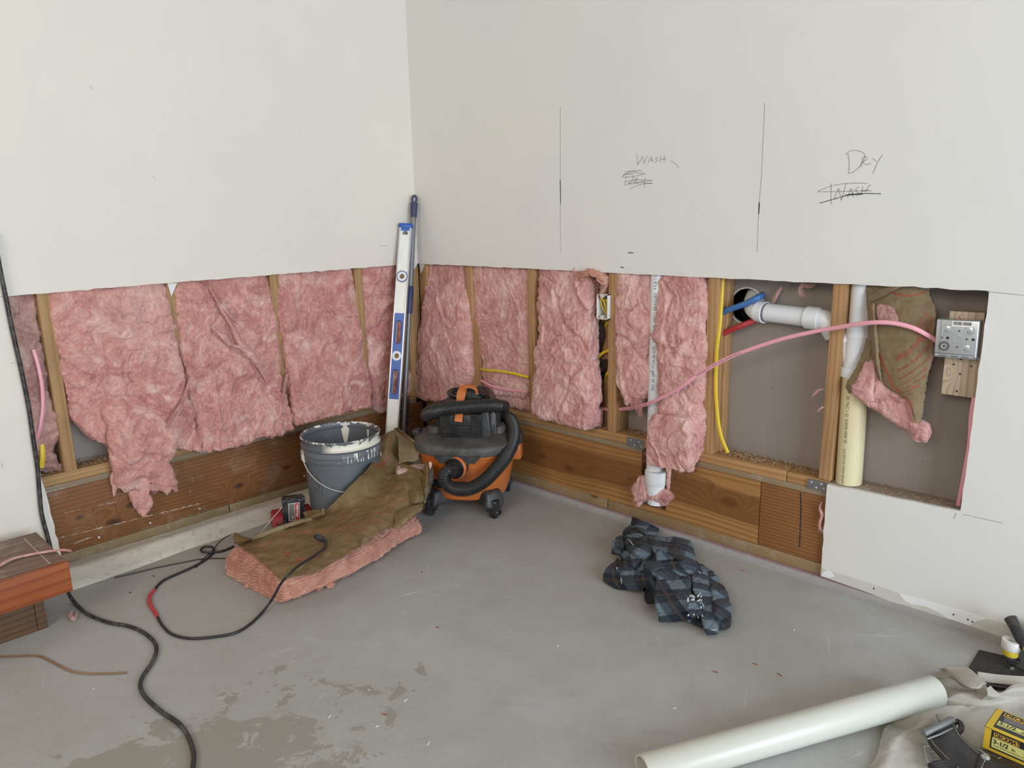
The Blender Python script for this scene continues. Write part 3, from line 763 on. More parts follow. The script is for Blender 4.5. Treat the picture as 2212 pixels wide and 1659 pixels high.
# ---------------------------------------------------------------- glass-wool batts
def slab(rows, nvec, n_u=110, n_v=120, seed=1, amp=(.010, .007, .0035, .0015), lay=.0, capr=7, capo=.02, ex=5.0, fib=2600, rag=.012, layf=150, flen=.012, sub=None, fdir=None, botrag=True, frange=None):
    """rows: list of (L, R, thickness) : left and right front edge points; body lies behind the front along nvec.
    returns verts, faces"""
    nvec = np.array(nvec, float)
    Ls = cr([r[0] for r in rows], 12); Rs = cr([r[1] for r in rows], 12); th = cr([[r[2], 0, 0] for r in rows], 12)[:, 0]
    # resample evenly
    mid = (Ls+Rs)/2; s = np.r_[0, np.cumsum(np.linalg.norm(np.diff(mid, axis=0), axis=1))]; s /= s[-1]
    t = np.linspace(0, 1, n_v)
    ip = lambda A: np.stack([np.interp(t, s, A[:, i]) for i in range(3)], 1)
    Ls, Rs, th = ip(Ls), ip(Rs), np.interp(t, s, th)
    # rounded-rectangle section sampled by arc length
    w_ = np.linalg.norm(Rs-Ls, axis=1).mean(); h_ = th.mean()
    a = np.linspace(0, 2*PI, 2000); X = np.sign(np.cos(a))*np.abs(np.cos(a))**(2/ex)*w_/2; Y = np.sign(np.sin(a))*np.abs(np.sin(a))**(2/ex)*h_/2
    al = np.r_[0, np.cumsum(np.hypot(np.diff(X), np.diff(Y)))]; al /= al[-1]
    ss = np.linspace(0, 1, n_u, endpoint=False); X = np.interp(ss, al, X)/(w_/2); Y = np.interp(ss, al, Y)/(h_/2)
    C = (Ls+Rs)/2+nvec*th[:, None]/2
    T_ = np.gradient(C, axis=0); T_ /= np.linalg.norm(T_, axis=1)[:, None]
    rings = []
    def ring(c, half, thk, sc, off): return c+off+half*X[:, None]*sc-nvec*(thk/2)*Y[:, None]*sc
    for k in range(capr):
        q = (k)/capr; sc = math.sin(q*PI/2)*.96+.04; rings.append(ring(C[0], (Rs[0]-Ls[0])/2, th[0], sc, -T_[0]*capo*(math.cos(q*PI/2))))
    for i in range(n_v): rings.append(ring(C[i], (Rs[i]-Ls[i])/2, th[i], 1, 0))
    for k in range(capr-1, -1, -1):
        q = (k)/capr; sc = math.sin(q*PI/2)*.96+.04; rings.append(ring(C[-1], (Rs[-1]-Ls[-1])/2, th[-1], sc, T_[-1]*capo*(math.cos(q*PI/2))))
    P = np.array(rings); m = len(P)
    # normals
    du = np.roll(P, -1, 1)-np.roll(P, 1, 1); dv = np.gradient(P, axis=0); N = np.cross(du, dv)
    N /= np.linalg.norm(N, axis=2)[:, :, None]+1e-9
    if (N[:, n_u//4]@(-nvec)).mean() < 0: N = -N      # Y>0 is the front (towards -nvec)
    side = np.clip(1-np.abs(N@nvec)*1.3, 0, 1)
    sd = seed*3.7
    Wp = warp(P, 6.0, .045, sd); Wp = warp(Wp, 19.0, .012, sd+5)
    h = amp[0]*fbm(P*4.5+sd, 3)
    h = h+amp[1]*(1-2.2*np.abs(pn(Wp*[8, 8, 6]+sd)))*.6
    h = h+amp[2]*(1-2.4*np.abs(pn(Wp*[24, 24, 17]+sd*2)))*.6
    h = h+amp[3]*fbm(Wp*75, 3)
    h = h+.0013*(1-3*np.abs(pn(Wp*[62, 62, 26]+sd)))
    cr1 = np.abs(pn(Wp*5.2+sd*3)); h = h-amp[1]*1.1*np.exp(-(cr1/.05)**2)
    cr2 = np.abs(pn(Wp*[9, 9, 4.5]+sd*5)); h = h+amp[2]*1.5*np.exp(-(cr2/.09)**2)*(pn(P*3+sd) > 0)
    if lay > 0:      # delaminated layers along the cut sides
        dep = (P@nvec); q = P-dep[..., None]*nvec
        ph = dep*layf+3.4*fbm(P*8+sd, 3)+1.6*pn(P*25)
        h = h+side*lay*np.abs(np.sin(ph))
    P2 = P+N*h[..., None]
    # ragged bottom
    if botrag:
        k0 = capr+n_v-4
        r = fbm(P2[k0:, :, :]*[38, 38, 9]+sd, 3)
        P2[k0:] += T_[-1]*(rag*r)[..., None]
    if sub is not None: P2 = sub(P2, N)
    V = P2.reshape(-1, 3)
    F = []
    for i in range(m-1):
        a0 = i*n_u; b0 = a0+n_u
        for k in range(n_u):
            k1 = (k+1) % n_u; F.append((a0+k, a0+k1, b0+k1, b0+k))
    F.append(tuple(range(n_u-1, -1, -1))); F.append(tuple((m-1)*n_u+k for k in range(n_u)))
    # stray fibres
    rs = np.random.RandomState(seed+50)
    Nf = N.reshape(-1, 3)
    if fib:
        front = np.where((Nf@(-nvec)).ravel() > -.35)[0] if frange is None else frange(V, Nf)
        idx = rs.choice(front, fib); edge = 1-np.abs(Nf[idx]@nvec)
        fv, ff = fibres(V[idx], Nf[idx], rs, flen, edge)
        ff = ff+len(V); V = np.vstack([V, fv]); F += ff.tolist()
    return V, F
def fibres(B, N, rs, flen, edge=None, w=.00045, up=.2):
    n = len(B); tan = rs.normal(size=(n, 3)); tan -= N*(tan*N).sum(1)[:, None]; tan /= np.linalg.norm(tan, axis=1)[:, None]+1e-9
    L_ = flen*(.35+rs.rand(n)**2*1.6); upn = up*(.3+rs.rand(n))
    if edge is not None: upn = upn*(1-.0*edge)
    curl = rs.normal(size=(n, 3))*1.6; K = 5; pts = []
    for k in range(K):
        q = k/(K-1)
        pts.append(B+(tan*q+N*upn[:, None]*(q*(1.35-q))+curl*.35*(q*q))[:, :]*L_[:, None]-N*.0012*(1-q))
    P = np.array(pts)        # K,n,3
    sdv = np.cross(tan, N); ww = (w*(.6+.8*rs.rand(n)))[:, None]
    V = []
    for k in range(K):
        s_ = ww*(1-.6*k/(K-1)); V.append(P[k]-sdv*s_/2); V.append(P[k]+sdv*s_/2)
    V = np.array(V)          # 2K,n,3
    V = V.transpose(1, 0, 2).reshape(-1, 3)
    base = np.arange(n)*2*K
    F = np.concatenate([np.stack([base+2*k, base+2*k+1, base+2*k+3, base+2*k+2], 1) for k in range(K-1)])
    return V, F
def wool(name, rows, wall, mat, label, seed, cat='insulation batt', group=None, **kw):
    pl, nv = (LW, (0, 1, 0)) if wall == 'L' else (RW, (1, 0, 0))
    R3 = [(pl(*r[0][:2], r[0][2]), pl(*r[1][:2], r[1][2]), r[2]) for r in rows]
    kw['amp'] = tuple(np.array(kw.get('amp', (.010, .007, .0035, .0015)))*[.75, .62, .85, 1.5]); kw['n_u'] = int(kw.get('n_u', 110)*1.6); kw['n_v'] = int(kw.get('n_v', 120)*1.4); kw['fib'] = int(kw.get('fib', 2600)*1.9)
    V, F = slab(R3, nv, seed=seed, **kw)
    o = mk(name, V, F, mat)
    if label: tag(o, label, cat, group)
    return o
# left wall, from the far left
wool('insulation_batt', [((12, 600, .022), (74, 600, .03), .06), ((20, 700, .02), (86, 700, .035), .06), ((38, 790, .02), (100, 790, .04), .055), ((50, 860, .018), (108, 860, .03), .06), ((60, 930, .014), (132, 925, .02), .06), ((68, 968, .03), (108, 978, .04), .05), ((84, 1005, .03), (128, 1003, .04), .05)],
     'L', WOOL_D, 'greyed crumpled insulation left of the leftmost bare stud', 3, amp=(.012, .013, .008, .002), fib=1500, n_u=90)
wool('insulation_batt', [((101, 600, .02), (348, 575, .02), .075), ((108, 640, .012), (360, 640, .012), .08), ((118, 720, .008), (374, 705, -.004), .085), ((132, 800, .004), (396, 790, -.022), .09), ((146, 860, .002), (412, 860, -.038), .09), ((158, 905, -.002), (426, 915, -.048), .088), ((212, 955, -.016), (440, 975, -.058), .085)],
     'L', WOOL, 'largest pink batt of the left wall, its torn tongue hanging over the rim board', 11, amp=(.011, .010, .006, .0018), fib=4200, n_u=190, n_v=150, rag=.014, ex=9, capo=.006, capr=12)
# torn tongue hanging from that batt (a part of it)
bt = bpy.data.objects['insulation_batt.001']
def tongue(rows, seed, amp, thick=None, fib=900, rag=.03, nm='torn_flap', n_u=80, n_v=90, m=WOOL):
    R3 = [(LW(*r[0][:2], r[0][2]), LW(*r[1][:2], r[1][2]), r[2]) for r in rows]
    V, F = slab(R3, (0, 1, 0), seed=seed, amp=amp, fib=fib, rag=rag, n_u=n_u, n_v=n_v)
    return mk(nm, V-np.array(bt.location), F, m, bt)
tongue([((215, 850, .03), (420, 850, .01), .05), ((228, 890, -.03), (412, 890, -.035), .05), ((238, 940, -.048), (385, 950, -.058), .04), ((244, 990, -.045), (368, 1000, -.055), .03), ((248, 1025, -.035), (372, 1030, -.05), .022), ((250, 1047, -.025), (384, 1058, -.04), .012)], 21, (.010, .010, .006, .0015), fib=1400, rag=.03)
tongue([((262, 1030, -.022), (330, 1035, -.03), .03), ((278, 1062, -.022), (324, 1062, -.03), .03), ((290, 1085, -.02), (330, 1082, -.028), .026), ((298, 1104, -.012), (322, 1100, -.02), .014)], 23, (.007, .008, .005, .0012), fib=500, rag=.02, n_u=60, n_v=60)
tongue([((242, 1030, -.012), (262, 1030, -.02), .012), ((243, 1048, -.008), (256, 1045, -.012), .008), ((244, 1062, -.004), (251, 1060, -.006), .004)], 24, (.003, .004, .002, .001), fib=150, rag=.01, n_u=30, n_v=24)
tongue([((155, 880, -.005), (205, 890, -.01), .04), ((178, 925, .01), (228, 935, 0), .03), ((232, 962, .02), (262, 955, 0), .02), ((240, 985, .02), (256, 985, .01), .01)], 25, (.006, .008, .005, .0012), fib=500, rag=.03, n_u=50, n_v=50)
wool('insulation_batt', [((372, 590, .02), (570, 570, .022), .075), ((380, 640, .012), (584, 640, .014), .08), ((390, 715, .002), (597, 705, .004), .088), ((402, 790, -.012), (607, 780, -.008), .09), ((412, 850, -.018), (618, 838, -.02), .09), ((430, 905, -.035), (627, 880, -.034), .09), ((442, 978, -.050), (638, 926, -.046), .09)],
     'L', WOOL, 'second pink batt on the left wall, creased, with a pale wisp across it', 31, amp=(.010, .011, .006, .0018), fib=3600, n_u=170, n_v=140, rag=.012, lay=.004, ex=10, capo=.004, capr=14)
wool('insulation_batt', [((592, 575, .02), (756, 560, .022), .075), ((600, 625, .012), (768, 620, .014), .08), ((610, 700, 0.0), (778, 690, .008), .09), ((624, 780, -.018), (786, 760, -.002), .095), ((632, 840, -.032), (797, 815, -.012), .095), ((642, 918, -.048), (804, 873, -.026), .095)],
     'L', WOOL, 'squared smooth pink batt on the left wall above the grey bucket', 41, amp=(.007, .005, .0045, .0016), fib=3400, n_u=170, n_v=140, rag=.007, lay=.005, ex=12, capo=.003, capr=14)
wool('insulation_batt', [((776, 560, .02), (872, 552, .02), .08), ((780, 620, .016), (880, 620, .018), .08), ((785, 700, .012), (880, 690, .016), .08), ((795, 765, .004), (872, 765, .012), .08), ((803, 820, .0), (868, 820, .008), .08), ((808, 868, .0), (866, 862, .006), .07)],
     'L', WOOL, 'rumpled pink batt behind the upright spirit level', 51, amp=(.010, .011, .006, .0018), fib=1500, n_u=100, n_v=110)
wool('insulation_scrap', [((805, 872, -.004), (866, 868, 0), .05), ((812, 885, .0), (862, 880, 0), .04)], 'L', WOOL_R, 'small pink insulation scrap on the plate left of the spirit level', 55, cat='insulation scrap', amp=(.006, .006, .004, .001), fib=350, n_u=50, n_v=30)
wool('insulation_batt', [((894, 600, .03), (904, 600, .03), .05), ((893, 700, .03), (903, 700, .03), .05), ((887, 800, .02), (902, 800, .025), .05), ((881, 858, .015), (900, 858, .02), .05)],
     'L', WOOL_D, 'narrow pink sliver of insulation in the wall corner behind the grey pole', 57, amp=(.004, .006, .004, .0015), fib=300, n_u=40, n_v=80)
# right wall
wool('insulation_batt', [((914, 555, .03), (1000, 556, .02), .07), ((914, 590, .028), (1003, 590, .018), .07), ((916, 612, .02), (1002, 612, .012), .07), ((908, 650, -.012), (1005, 652, -.012), .09), ((899, 720, -.026), (1007, 715, -.022), .10), ((895, 780, -.032), (1005, 780, -.03), .10), ((889, 825, -.03), (1003, 822, -.034), .10), ((884, 851, -.03), (972, 866, -.045), .09)],
     'R', WOOL_R, 'puffed pink batt right of the grey pole, pinched near its top', 61, amp=(.010, .005, .004, .0015), fib=2400, n_u=130, n_v=130, rag=.012)
wool('insulation_batt', [((1014, 560, .028), (1143, 566, .028), .07), ((1014, 610, .022), (1146, 620, .024), .075), ((1020, 700, .02), (1146, 700, .024), .075), ((1034, 760, .02), (1148, 770, .024), .075), ((1040, 830, .02), (1150, 850, .02), .075), ((1036, 858, .018), (1160, 890, .012), .07)],
     'R', WOOL_R, 'flat mauve-pink batt above the vacuum hose, crossed by two cables', 71, amp=(.006, .005, .004, .0018), fib=2400, n_u=130, n_v=120)
wool('insulation_scrap', [((1050, 803, .002), (1092, 806, .004), .03), ((1052, 822, .0), (1096, 826, 0), .03)], 'R', WOOL_R, 'small pink tuft lying over the yellow cable', 73, cat='insulation scrap', amp=(.006, .007, .004, .001), fib=350, n_u=50, n_v=30)
wool('insulation_scrap', [((1062, 828, .006), (1138, 838, .006), .03), ((1064, 846, .006), (1140, 852, .006), .03)], 'R', WOOL_R, 'crinkled pink fold between the yellow and pink cables', 74, cat='insulation scrap', amp=(.006, .009, .005, .001), fib=350, n_u=60, n_v=30)
wool('insulation_batt', [((1160, 565, .02), (1256, 575, .012), .075), ((1158, 610, .016), (1268, 612, -.01), .085), ((1160, 680, .006), (1266, 690, -.02), .09), ((1155, 740, -.01), (1270, 745, -.03), .09), ((1150, 800, -.03), (1272, 810, -.045), .095), ((1146, 850, -.045), (1272, 860, -.055), .095), ((1146, 890, -.05), (1270, 908, -.062), .09), ((1190, 908, -.05), (1268, 922, -.062), .08)],
     'R', WOOL_R, 'bulging pink batt folded over at its upper right beside the outlet box', 81, amp=(.012, .013, .0075, .002), fib=3200, n_u=170, n_v=140, lay=.006, rag=.012)
b8 = bpy.data.objects[[o.name for o in COL.objects if o.name.startswith('insulation_batt')][-1]]
# its folded-over layered corner
def layered_roll(px, py, parent):
    V = []; F = []; n0 = 0
    rs = np.random.RandomState(5)
    for k in range(9):
        q = k/8
        a = [(1247-4*q+8*q, 600+3*q), (1258+6*q, 586+q*7), (1278+3*q, 583+q*10), (1297-q*3, 592+q*15), (1306-q*9, 606+q*20), (1304-14*q, 622+q*22)]
        pts = np.array([RW(x, y, -.028+.0*q+.03*(i/5)**2) for i, (x, y) in enumerate(a)])
        pts = cr(pts, 9); m = len(pts)
        pts = pts+np.stack([0*pts[:, 0], .002*np.sin(np.arange(m)*.9+k*1.3), .0025*np.cos(np.arange(m)*.8+k)], 1)+rs.normal(size=pts.shape)*.0004
        D_ = np.linspace(0, .055, 14)
        g = np.array([[p_+np.array([d, 0, 0])+.004*fbm(np.array([p_*22+[d*30, k*3, 0]]), 2)[0] for d in D_] for p_ in pts])
        for sgn in (0, 1):
            gg = g+np.array([0, 0, -.0062*sgn])
            V.append(gg.reshape(-1, 3))
            F += [(n0+i*14+j, n0+i*14+j+1, n0+(i+1)*14+j+1, n0+(i+1)*14+j) for i in range(m-1) for j in range(13)]
            n0 += m*14
        f0 = n0-2*m*14; f1 = n0-m*14
        F += [(f0+i*14, f0+(i+1)*14, f1+(i+1)*14, f1+i*14) for i in range(m-1)]
    V = np.concatenate(V); N = np.tile([-.8, 0, .6], (len(V), 1)); ix = rs.choice(len(V), 800)
    fv, ff = fibres(V[ix], N[ix], rs, .012); ff = ff+len(V)
    mk('folded_corner', np.vstack([V, fv])-np.array(parent.location), F+ff.tolist(), WOOL_F, parent)
layered_roll(0, 0, b8)
wool('insulation_batt', [((1336, 575, .02), (1402, 575, .03), .06), ((1332, 620, .012), (1408, 620, .02), .07), ((1326, 700, .0), (1404, 705, .01), .08), ((1324, 760, -.008), (1396, 770, .006), .085), ((1325, 815, -.008), (1398, 825, .0), .08), ((1334, 846, -.006), (1392, 858, .004), .07), ((1348, 862, -.004), (1380, 868, .0), .05)],
     'R', WOOL_R, 'narrow pink batt left of the vertical white pipe, frayed at its lower end', 91, amp=(.010, .010, .006, .0016), fib=2200, n_u=110, n_v=120, rag=.03)
b9 = COL.objects['insulation_batt.008'] if 'insulation_batt.008' in COL.objects else None
# long frayed threads under it
rs = np.random.RandomState(9); V = []; F = []; n0 = 0
mb = MB()
for k in range(34):
    a = RW(1368+rs.rand()*18, 858+rs.rand()*8, .0); b = RW(1374+rs.rand()*12, 880, -.006); c = RW(1376+rs.rand()*12+k*.2, 893+rs.rand()*9, -.01)
    mb.tube(cr([a, b+rs.normal(size=3)*.003, c], 5), np.linspace(.0009, .0003, 11), 4)
nb = [o for o in COL.objects if o.name.startswith('insulation_batt')][-1]
mb.obj('frayed_threads', WOOL_R, nb)
for (x0, y0, x1, y1) in [(1352, 862, 1356, 882), (1345, 858, 1352, 876), (1412, 812, 1404, 800), (1361, 864, 1364, 876)]:
    mb = MB()
    for j in range(5): mb.tube(cr([RW(x0+rs.rand()*3, y0, 0), RW((x0+x1)/2, (y0+y1)/2, -.004), RW(x1+rs.rand()*2, y1, -.006)], 4), .0008, 4)
    mb.obj('frayed_threads', WOOL_R, nb)
wool('insulation_batt', [((1420, 585, .012), (1514, 592, .014), .08), ((1417, 640, .0), (1524, 642, .006), .085), ((1413, 700, -.008), (1522, 705, .004), .085), ((1414, 760, -.012), (1520, 765, .0), .085), ((1418, 830, -.016), (1516, 835, -.004), .085), ((1422, 880, -.02), (1514, 885, -.006), .085), ((1424, 930, -.022), (1512, 930, -.01), .085), ((1428, 975, -.022), (1508, 972, -.012), .08), ((1450, 990, -.018), (1500, 988, -.012), .07)],
     'R', WOOL_R, 'long pink batt right of the vertical white pipe, hanging over the pipe coupling', 101, amp=(.009, .012, .007, .0018), fib=3000, n_u=140, n_v=160, lay=.005, rag=.012)
lb = [o for o in COL.objects if o.name.startswith('insulation_batt')][-1]
def rflap(rows, seed, amp, par, fib=700, nm='hanging_flap', m=WOOL_R, **kw):
    R3 = [(RW(*r[0][:2], r[0][2]), RW(*r[1][:2], r[1][2]), r[2]) for r in rows]
    V, F = slab(R3, (1, 0, 0), seed=seed, amp=amp, fib=fib, **kw)
    return mk(nm, V-np.array(par.location), F, m, par)
rflap([((1410, 898, -.045), (1480, 908, -.045), .03), ((1398, 925, -.055), (1487, 930, -.052), .038), ((1394, 960, -.058), (1488, 965, -.054), .038), ((1394, 985, -.056), (1489, 992, -.052), .036), ((1397, 1002, -.054), (1488, 1018, -.050), .032)], 103, (.005, .003, .004, .002), lb, fib=2600, n_u=190, n_v=120, rag=.008, capo=.004, ex=9, capr=12)
rflap([((1438, 1005, -.05), (1448, 1006, -.05), .010), ((1440, 1030, -.052), (1447, 1030, -.052), .008), ((1438, 1050, -.052), (1446, 1050, -.052), .007)], 104, (.001, .002, .001, .0008), lb, fib=120, n_u=24, n_v=40, rag=.004, nm='thin_strip')
# wads around the pipe coupling
wool('insulation_wad', [((1372, 1040, -.02), (1390, 1042, -.02), .035), ((1362, 1056, -.024), (1394, 1060, -.024), .05), ((1368, 1075, -.02), (1392, 1076, -.02), .04), ((1376, 1084, -.016), (1384, 1084, -.016), .02)], 'R', WOOL_R, 'pink insulation wad left of the pipe coupling', 111, cat='insulation scrap', amp=(.005, .007, .005, .001), fib=500, n_u=60, n_v=50, rag=.006)
wool('insulation_wad', [((1386, 1062, -.006), (1444, 1068, -.006), .025), ((1390, 1073, -.014), (1446, 1077, -.014), .035), ((1402, 1083, -.006), (1438, 1087, -.004), .025)], 'R', WOOL_R, 'pink insulation wad stuffed under the pipe coupling', 113, cat='insulation scrap', amp=(.004, .008, .005, .001), fib=500, n_u=60, n_v=50, rag=.006)
wool('insulation_scrap', [((1284, 895, .02), (1297, 894, .03), .02), ((1283, 912, .02), (1296, 915, .03), .02)], 'R', WOOL_R, 'pale pink scrap on the plate left of the outlet box stud', 115, cat='insulation scrap', amp=(.002, .003, .002, .001), fib=120, n_u=30, n_v=20, rag=.003)
# wisps hanging at the sheathing
def wisp(pts, label, pl=RW, r=.004, seed=0, m=WOOL_R, cat='insulation scrap', nth=16):
    rs = np.random.RandomState(seed); P = cr([pl(*p) for p in pts], 6); mb = MB()
    for k in range(nth):
        q = P+rs.normal(size=3)*r*.6+np.cumsum(rs.normal(size=P.shape), 0)*r*.16
        a = rs.randint(0, max(1, len(q)//3)); b = len(q)-rs.randint(0, max(1, len(q)//3)); mb.tube(q[a:b], (.0006+.0012*rs.rand())*np.sin(np.linspace(.25, 2.9, b-a)), 4)
    q = P; mb.tube(q, r*.5*np.sin(np.linspace(.3, 2.9, len(q)))*(1+.4*pn(q*60)), 7)
    return tag(mb.obj('insulation_wisp', m), label, cat)
wisp([(1690, 620, .085), (1682, 632, .08), (1674, 648, .08), (1668, 664, .085)], 'faint pink wisp slanting above the horizontal white pipe', seed=1)
wisp([(1762, 612, .07), (1750, 618, .07), (1735, 615, .072), (1728, 624, .07), (1732, 636, .068), (1744, 645, .07)], 'curled pale wisp under the cut edge left of the drain stud', seed=2)
wisp([(1781, 841, .012), (1770, 842, .01), (1762, 848, .01), (1753, 858, .012)], 'hair-thin pink wisp on the drain stud, upper one', seed=3, r=.0022)
wisp([(1779, 879, .01), (1772, 883, .008), (1766, 890, .01)], 'short pink wisp on the drain stud, lower one', seed=4, r=.003)
wisp([(1776, 1085, .0), (1771, 1098, .0), (1775, 1112, 0), (1770, 1130, .0), (1774, 1152, 0)], 'torn pinkish paper fringe at the edge of the low white drywall', seed=5, r=.0025)
# pale wisps lying over the second batt
for i, (pts, r) in enumerate([([(470, 655, -.01), (500, 705, -.022), (520, 745, -.03), (548, 775, -.035), (562, 798, -.036), (580, 830, -.03)], .010), ([(455, 705, -.01), (480, 725, -.022), (500, 745, -.028), (530, 752, -.03)], .008), ([(450, 620, .005), (470, 650, -.005), (500, 685, -.012), (515, 700, -.015)], .005), ([(600, 880, -.035), (612, 850, -.035), (618, 818, -.028), (622, 805, -.02)], .004)]):
    rs = np.random.RandomState(i); P = cr([LW(*p) for p in pts], 8); mb = MB()
    q = P; mb.tube(q, r*np.sin(np.linspace(.25, 2.95, len(q)))*(1+.5*pn(q*45)), 10)
    for k in range(30):
        q = P+rs.normal(size=3)*r*.7+np.cumsum(rs.normal(size=P.shape), 0)*r*.12
        a = rs.randint(0, len(q)//2); b = min(len(q), a+len(q)//2); mb.tube(q[a:b], .0007, 4)
    par = COL.objects['insulation_batt.002']
    mb.obj('loose_wisp', WOOL_R, par)
mb = MB(); rs = np.random.RandomState(1)
P = cr([LW(412, 810, -.03), LW(392, 870, -.055), LW(370, 905, -.065), LW(362, 925, -.065)], 8)
for k in range(26):
    q = P+rs.normal(size=3)*.004*np.linspace(.3, 1.6, len(P))[:, None]+np.cumsum(rs.normal(size=P.shape), 0)*.0008; mb.tube(q, .0004+.0005*rs.rand(), 4)
mb.tube(P, .003*np.sin(np.linspace(.3, 2.9, len(P)))*(1+.6*pn(P*70)), 8); mb.obj('loose_wisp', WOOL_R, bt)
# ---------------------------------------------------------------- pipes
def along(P, mb, r, n=24, caps=True): mb.tube(P, r, n, caps); return mb
def hollow(mb, A, B, r, wall=.004, n=40):
    """open pipe from A to B"""
    A = np.array(A, float); B = np.array(B, float); d = B-A; L_ = np.linalg.norm(d)
    M = Matrix.Translation(A)@Vector(d).to_track_quat('Z', 'Y').to_matrix().to_4x4()
    mb.lathe([(r-wall, L_), (r-.0006, L_), (r, L_-.0008), (r, .0008), (r-.0006, 0), (r-wall, 0), (r-wall, L_)], n, M, close=False)
def lettering(s, size, org, ux, uy, name, m, parent, bold=0.0, lift=.0004):
    """flat printed letters; ux, uy: unit vectors of writing direction and up"""
    V, F = text_mesh(s, size, bold=bold)
    if len(V) == 0: return
    ux = np.array(ux, float); uy = np.array(uy, float); ux /= np.linalg.norm(ux); uy /= np.linalg.norm(uy); nn = np.cross(ux, uy)
    W = np.array(org)+V[:, :1]*ux+V[:, 1:2]*uy+nn*lift
    return mk(name, W-np.array(parent.location), F, m, parent, smooth=False)
def wrap_print(s, size, A, B, r, ang, name, m, parent, start=0.0, flip=False):
    """printing that runs along a pipe A-B and wraps on its round face; ang: direction of the line as a world vector"""
    V, F = text_mesh(s, size)
    A = np.array(A, float); B = np.array(B, float); d = (B-A)/np.linalg.norm(B-A)
    e = np.array(ang, float); e -= d*(e@d); e /= np.linalg.norm(e); q = np.cross(d, e)
    if flip: q = -q
    th = (V[:, 1]-size*.35)/r
    W = A+d*(start+V[:, :1])+(r+.0004)*(np.cos(th)[:, None]*e+np.sin(th)[:, None]*q)
    mk(name, W-np.array(parent.location), F, m, parent, smooth=False)

# vertical white vent pipe with coupling, standing in the rim notch
top = RW(1426, 560, .048); bot = RW(1417, 1050, .030)
ax = np.array([top[0], RW(1424, 590, .048)[1], 1.3]); a2 = np.array([.030, RW(1415, 1045, .030)[1], .17])
t = empty('drain_pipe', (a2[0], a2[1], .10), 'vertical white pipe ending in a coupling in the rim board notch', 'pipe')
mb = MB(); mb.tube(np.linspace(a2-[.008, 0, 0], ax, 12), .0300, 32); mb.obj('straight_pipe', PVC, t)
zc1 = RW(1415, 1016, .02)[2]; cc = np.array([a2[0]-.014, RW(1415, 1045, .01)[1], 0])
M = Matrix.Translation((cc[0], cc[1], zc1-.098))
mb = MB(); mb.lathe([(.030, .10), (.038, .102), (.0415, .100), (.0422, .096), (.0422, .052), (.0410, .050), (.0385, .0485), (.0375, .044), (.0360, .016), (.031, .002), (.0305, -.03)], 40, M)
mb.obj('coupling', HUB, t)
wrap_print('CELLULAR CORE   PVC DWV   SCH 40 ASTM F891-00  NSF', .014, ax, a2-np.array([.008, 0, 0]), .030, (-1, -.15, 0), 'printed_text', BLKINK, t, .40)
wrap_print('D-1 8 0 9', .014, ax, a2-np.array([.008, 0, 0]), .030, (-1, -.15, 0), 'printed_text', BLKINK, t, .335)

# drain assembly right
t = empty('drain_assembly', RW(1834, 1037, .05), 'white drain arm and wye on a fat cream pipe right of the round hole', 'pipe')
e0 = RW(1622, 640, .17); e1 = RW(1620, 662, .12); e2 = RW(1626, 674, .075); e3 = RW(1648, 672, .062)
h0 = RW(1648, 673, .062); h1 = RW(1752, 688, .05)
mb = MB(); mb.tube(cr([RW(1640, 625, .2), RW(1632, 640, .14), RW(1627, 658, .095), RW(1634, 670, .072), RW(1650, 674, .064)], 7), .0315, 28)
mb.tube([RW(1638, 672, .068), RW(1654, 675.5, .0625)], .0355, 28); mb.obj('elbow', HUB, t)
mb = MB(); mb.tube([RW(1654, 674.5, .0625), RW(1657.5, 675, .062)], .0316, 24); mb.obj('primer_stain', PURPLE, t)
mb = MB(); mb.tube([RW(1650, 674, .0625), RW(1764, 688, .052)], .0300, 28); mb.obj('horizontal_pipe', PVC, t)
mb = MB(); mb.tube([RW(1744, 685.5, .054), RW(1772, 689, .051)], .0355, 28)
mb.tube(cr([RW(1766, 688, .052), RW(1782, 692, .052), RW(1796, 708, .055), RW(1806, 722, .06)], 6), .0315, 28)
mb.tube([RW(1796, 707, .056), RW(1806, 722, .06)], .0350, 28); mb.obj('bend', HUB, t)
vt = RW(1862, 600, .058); vb = RW(1848, 765, .056)
v0 = np.array([.058, RW(1861, 620, .058)[1], .62]); vx = v0.copy(); vx[2] = 1.3
P_hub = RW(1854, 722, .056)
mb = MB(); mb.tube([vx, RW(1853, 740, .056)], .0300, 32); mb.obj('upper_pipe', PVC, t)
mb = MB()
mb.tube([RW(1856, 704, .056), RW(1853, 728, .056)], .0365, 32)
mb.tube(cr([RW(1854, 724, .056), RW(1849, 750, .056), RW(1846, 772, .056), RW(1842, 802, .055)], 5), np.linspace(.0345, .0315, 16), 32)
mb.tube([RW(1844, 792, .055), RW(1842, 812, .055)], .0395, 32)
mb.tube(cr([RW(1812, 716, .062), RW(1826, 738, .062), RW(1836, 762, .06), RW(1844, 790, .056)], 6), .0310, 28)
mb.tube([RW(1818, 722, .062), RW(1828, 740, .061)], .0350, 28)
mb.obj('wye_fitting', HUB, t)
c0 = RW(1834, 1032, .050); c1 = RW(1847, 805, .055)
cb = np.array([.052, RW(1834, 1030, .052)[1], .3445]); ct = RW(1849, 800, .055)
mb = MB(); mb.tube(np.linspace(cb, ct, 8), .0385, 40); mb.obj('lower_pipe', PVCY, t)
wrap_print('ES UPC 1 O  D3034 SDR-35', .0125, ct, cb, .0385, (-1, .12, 0), 'printed_text', BLKINK, t, .075)
wrap_print('2"X10X F/X COEX P/E PVC CELLULAR CORE DWV', .0098, ct, cb, .0385, (-1, .12, 0), 'printed_text', BLKINK, t, .24)
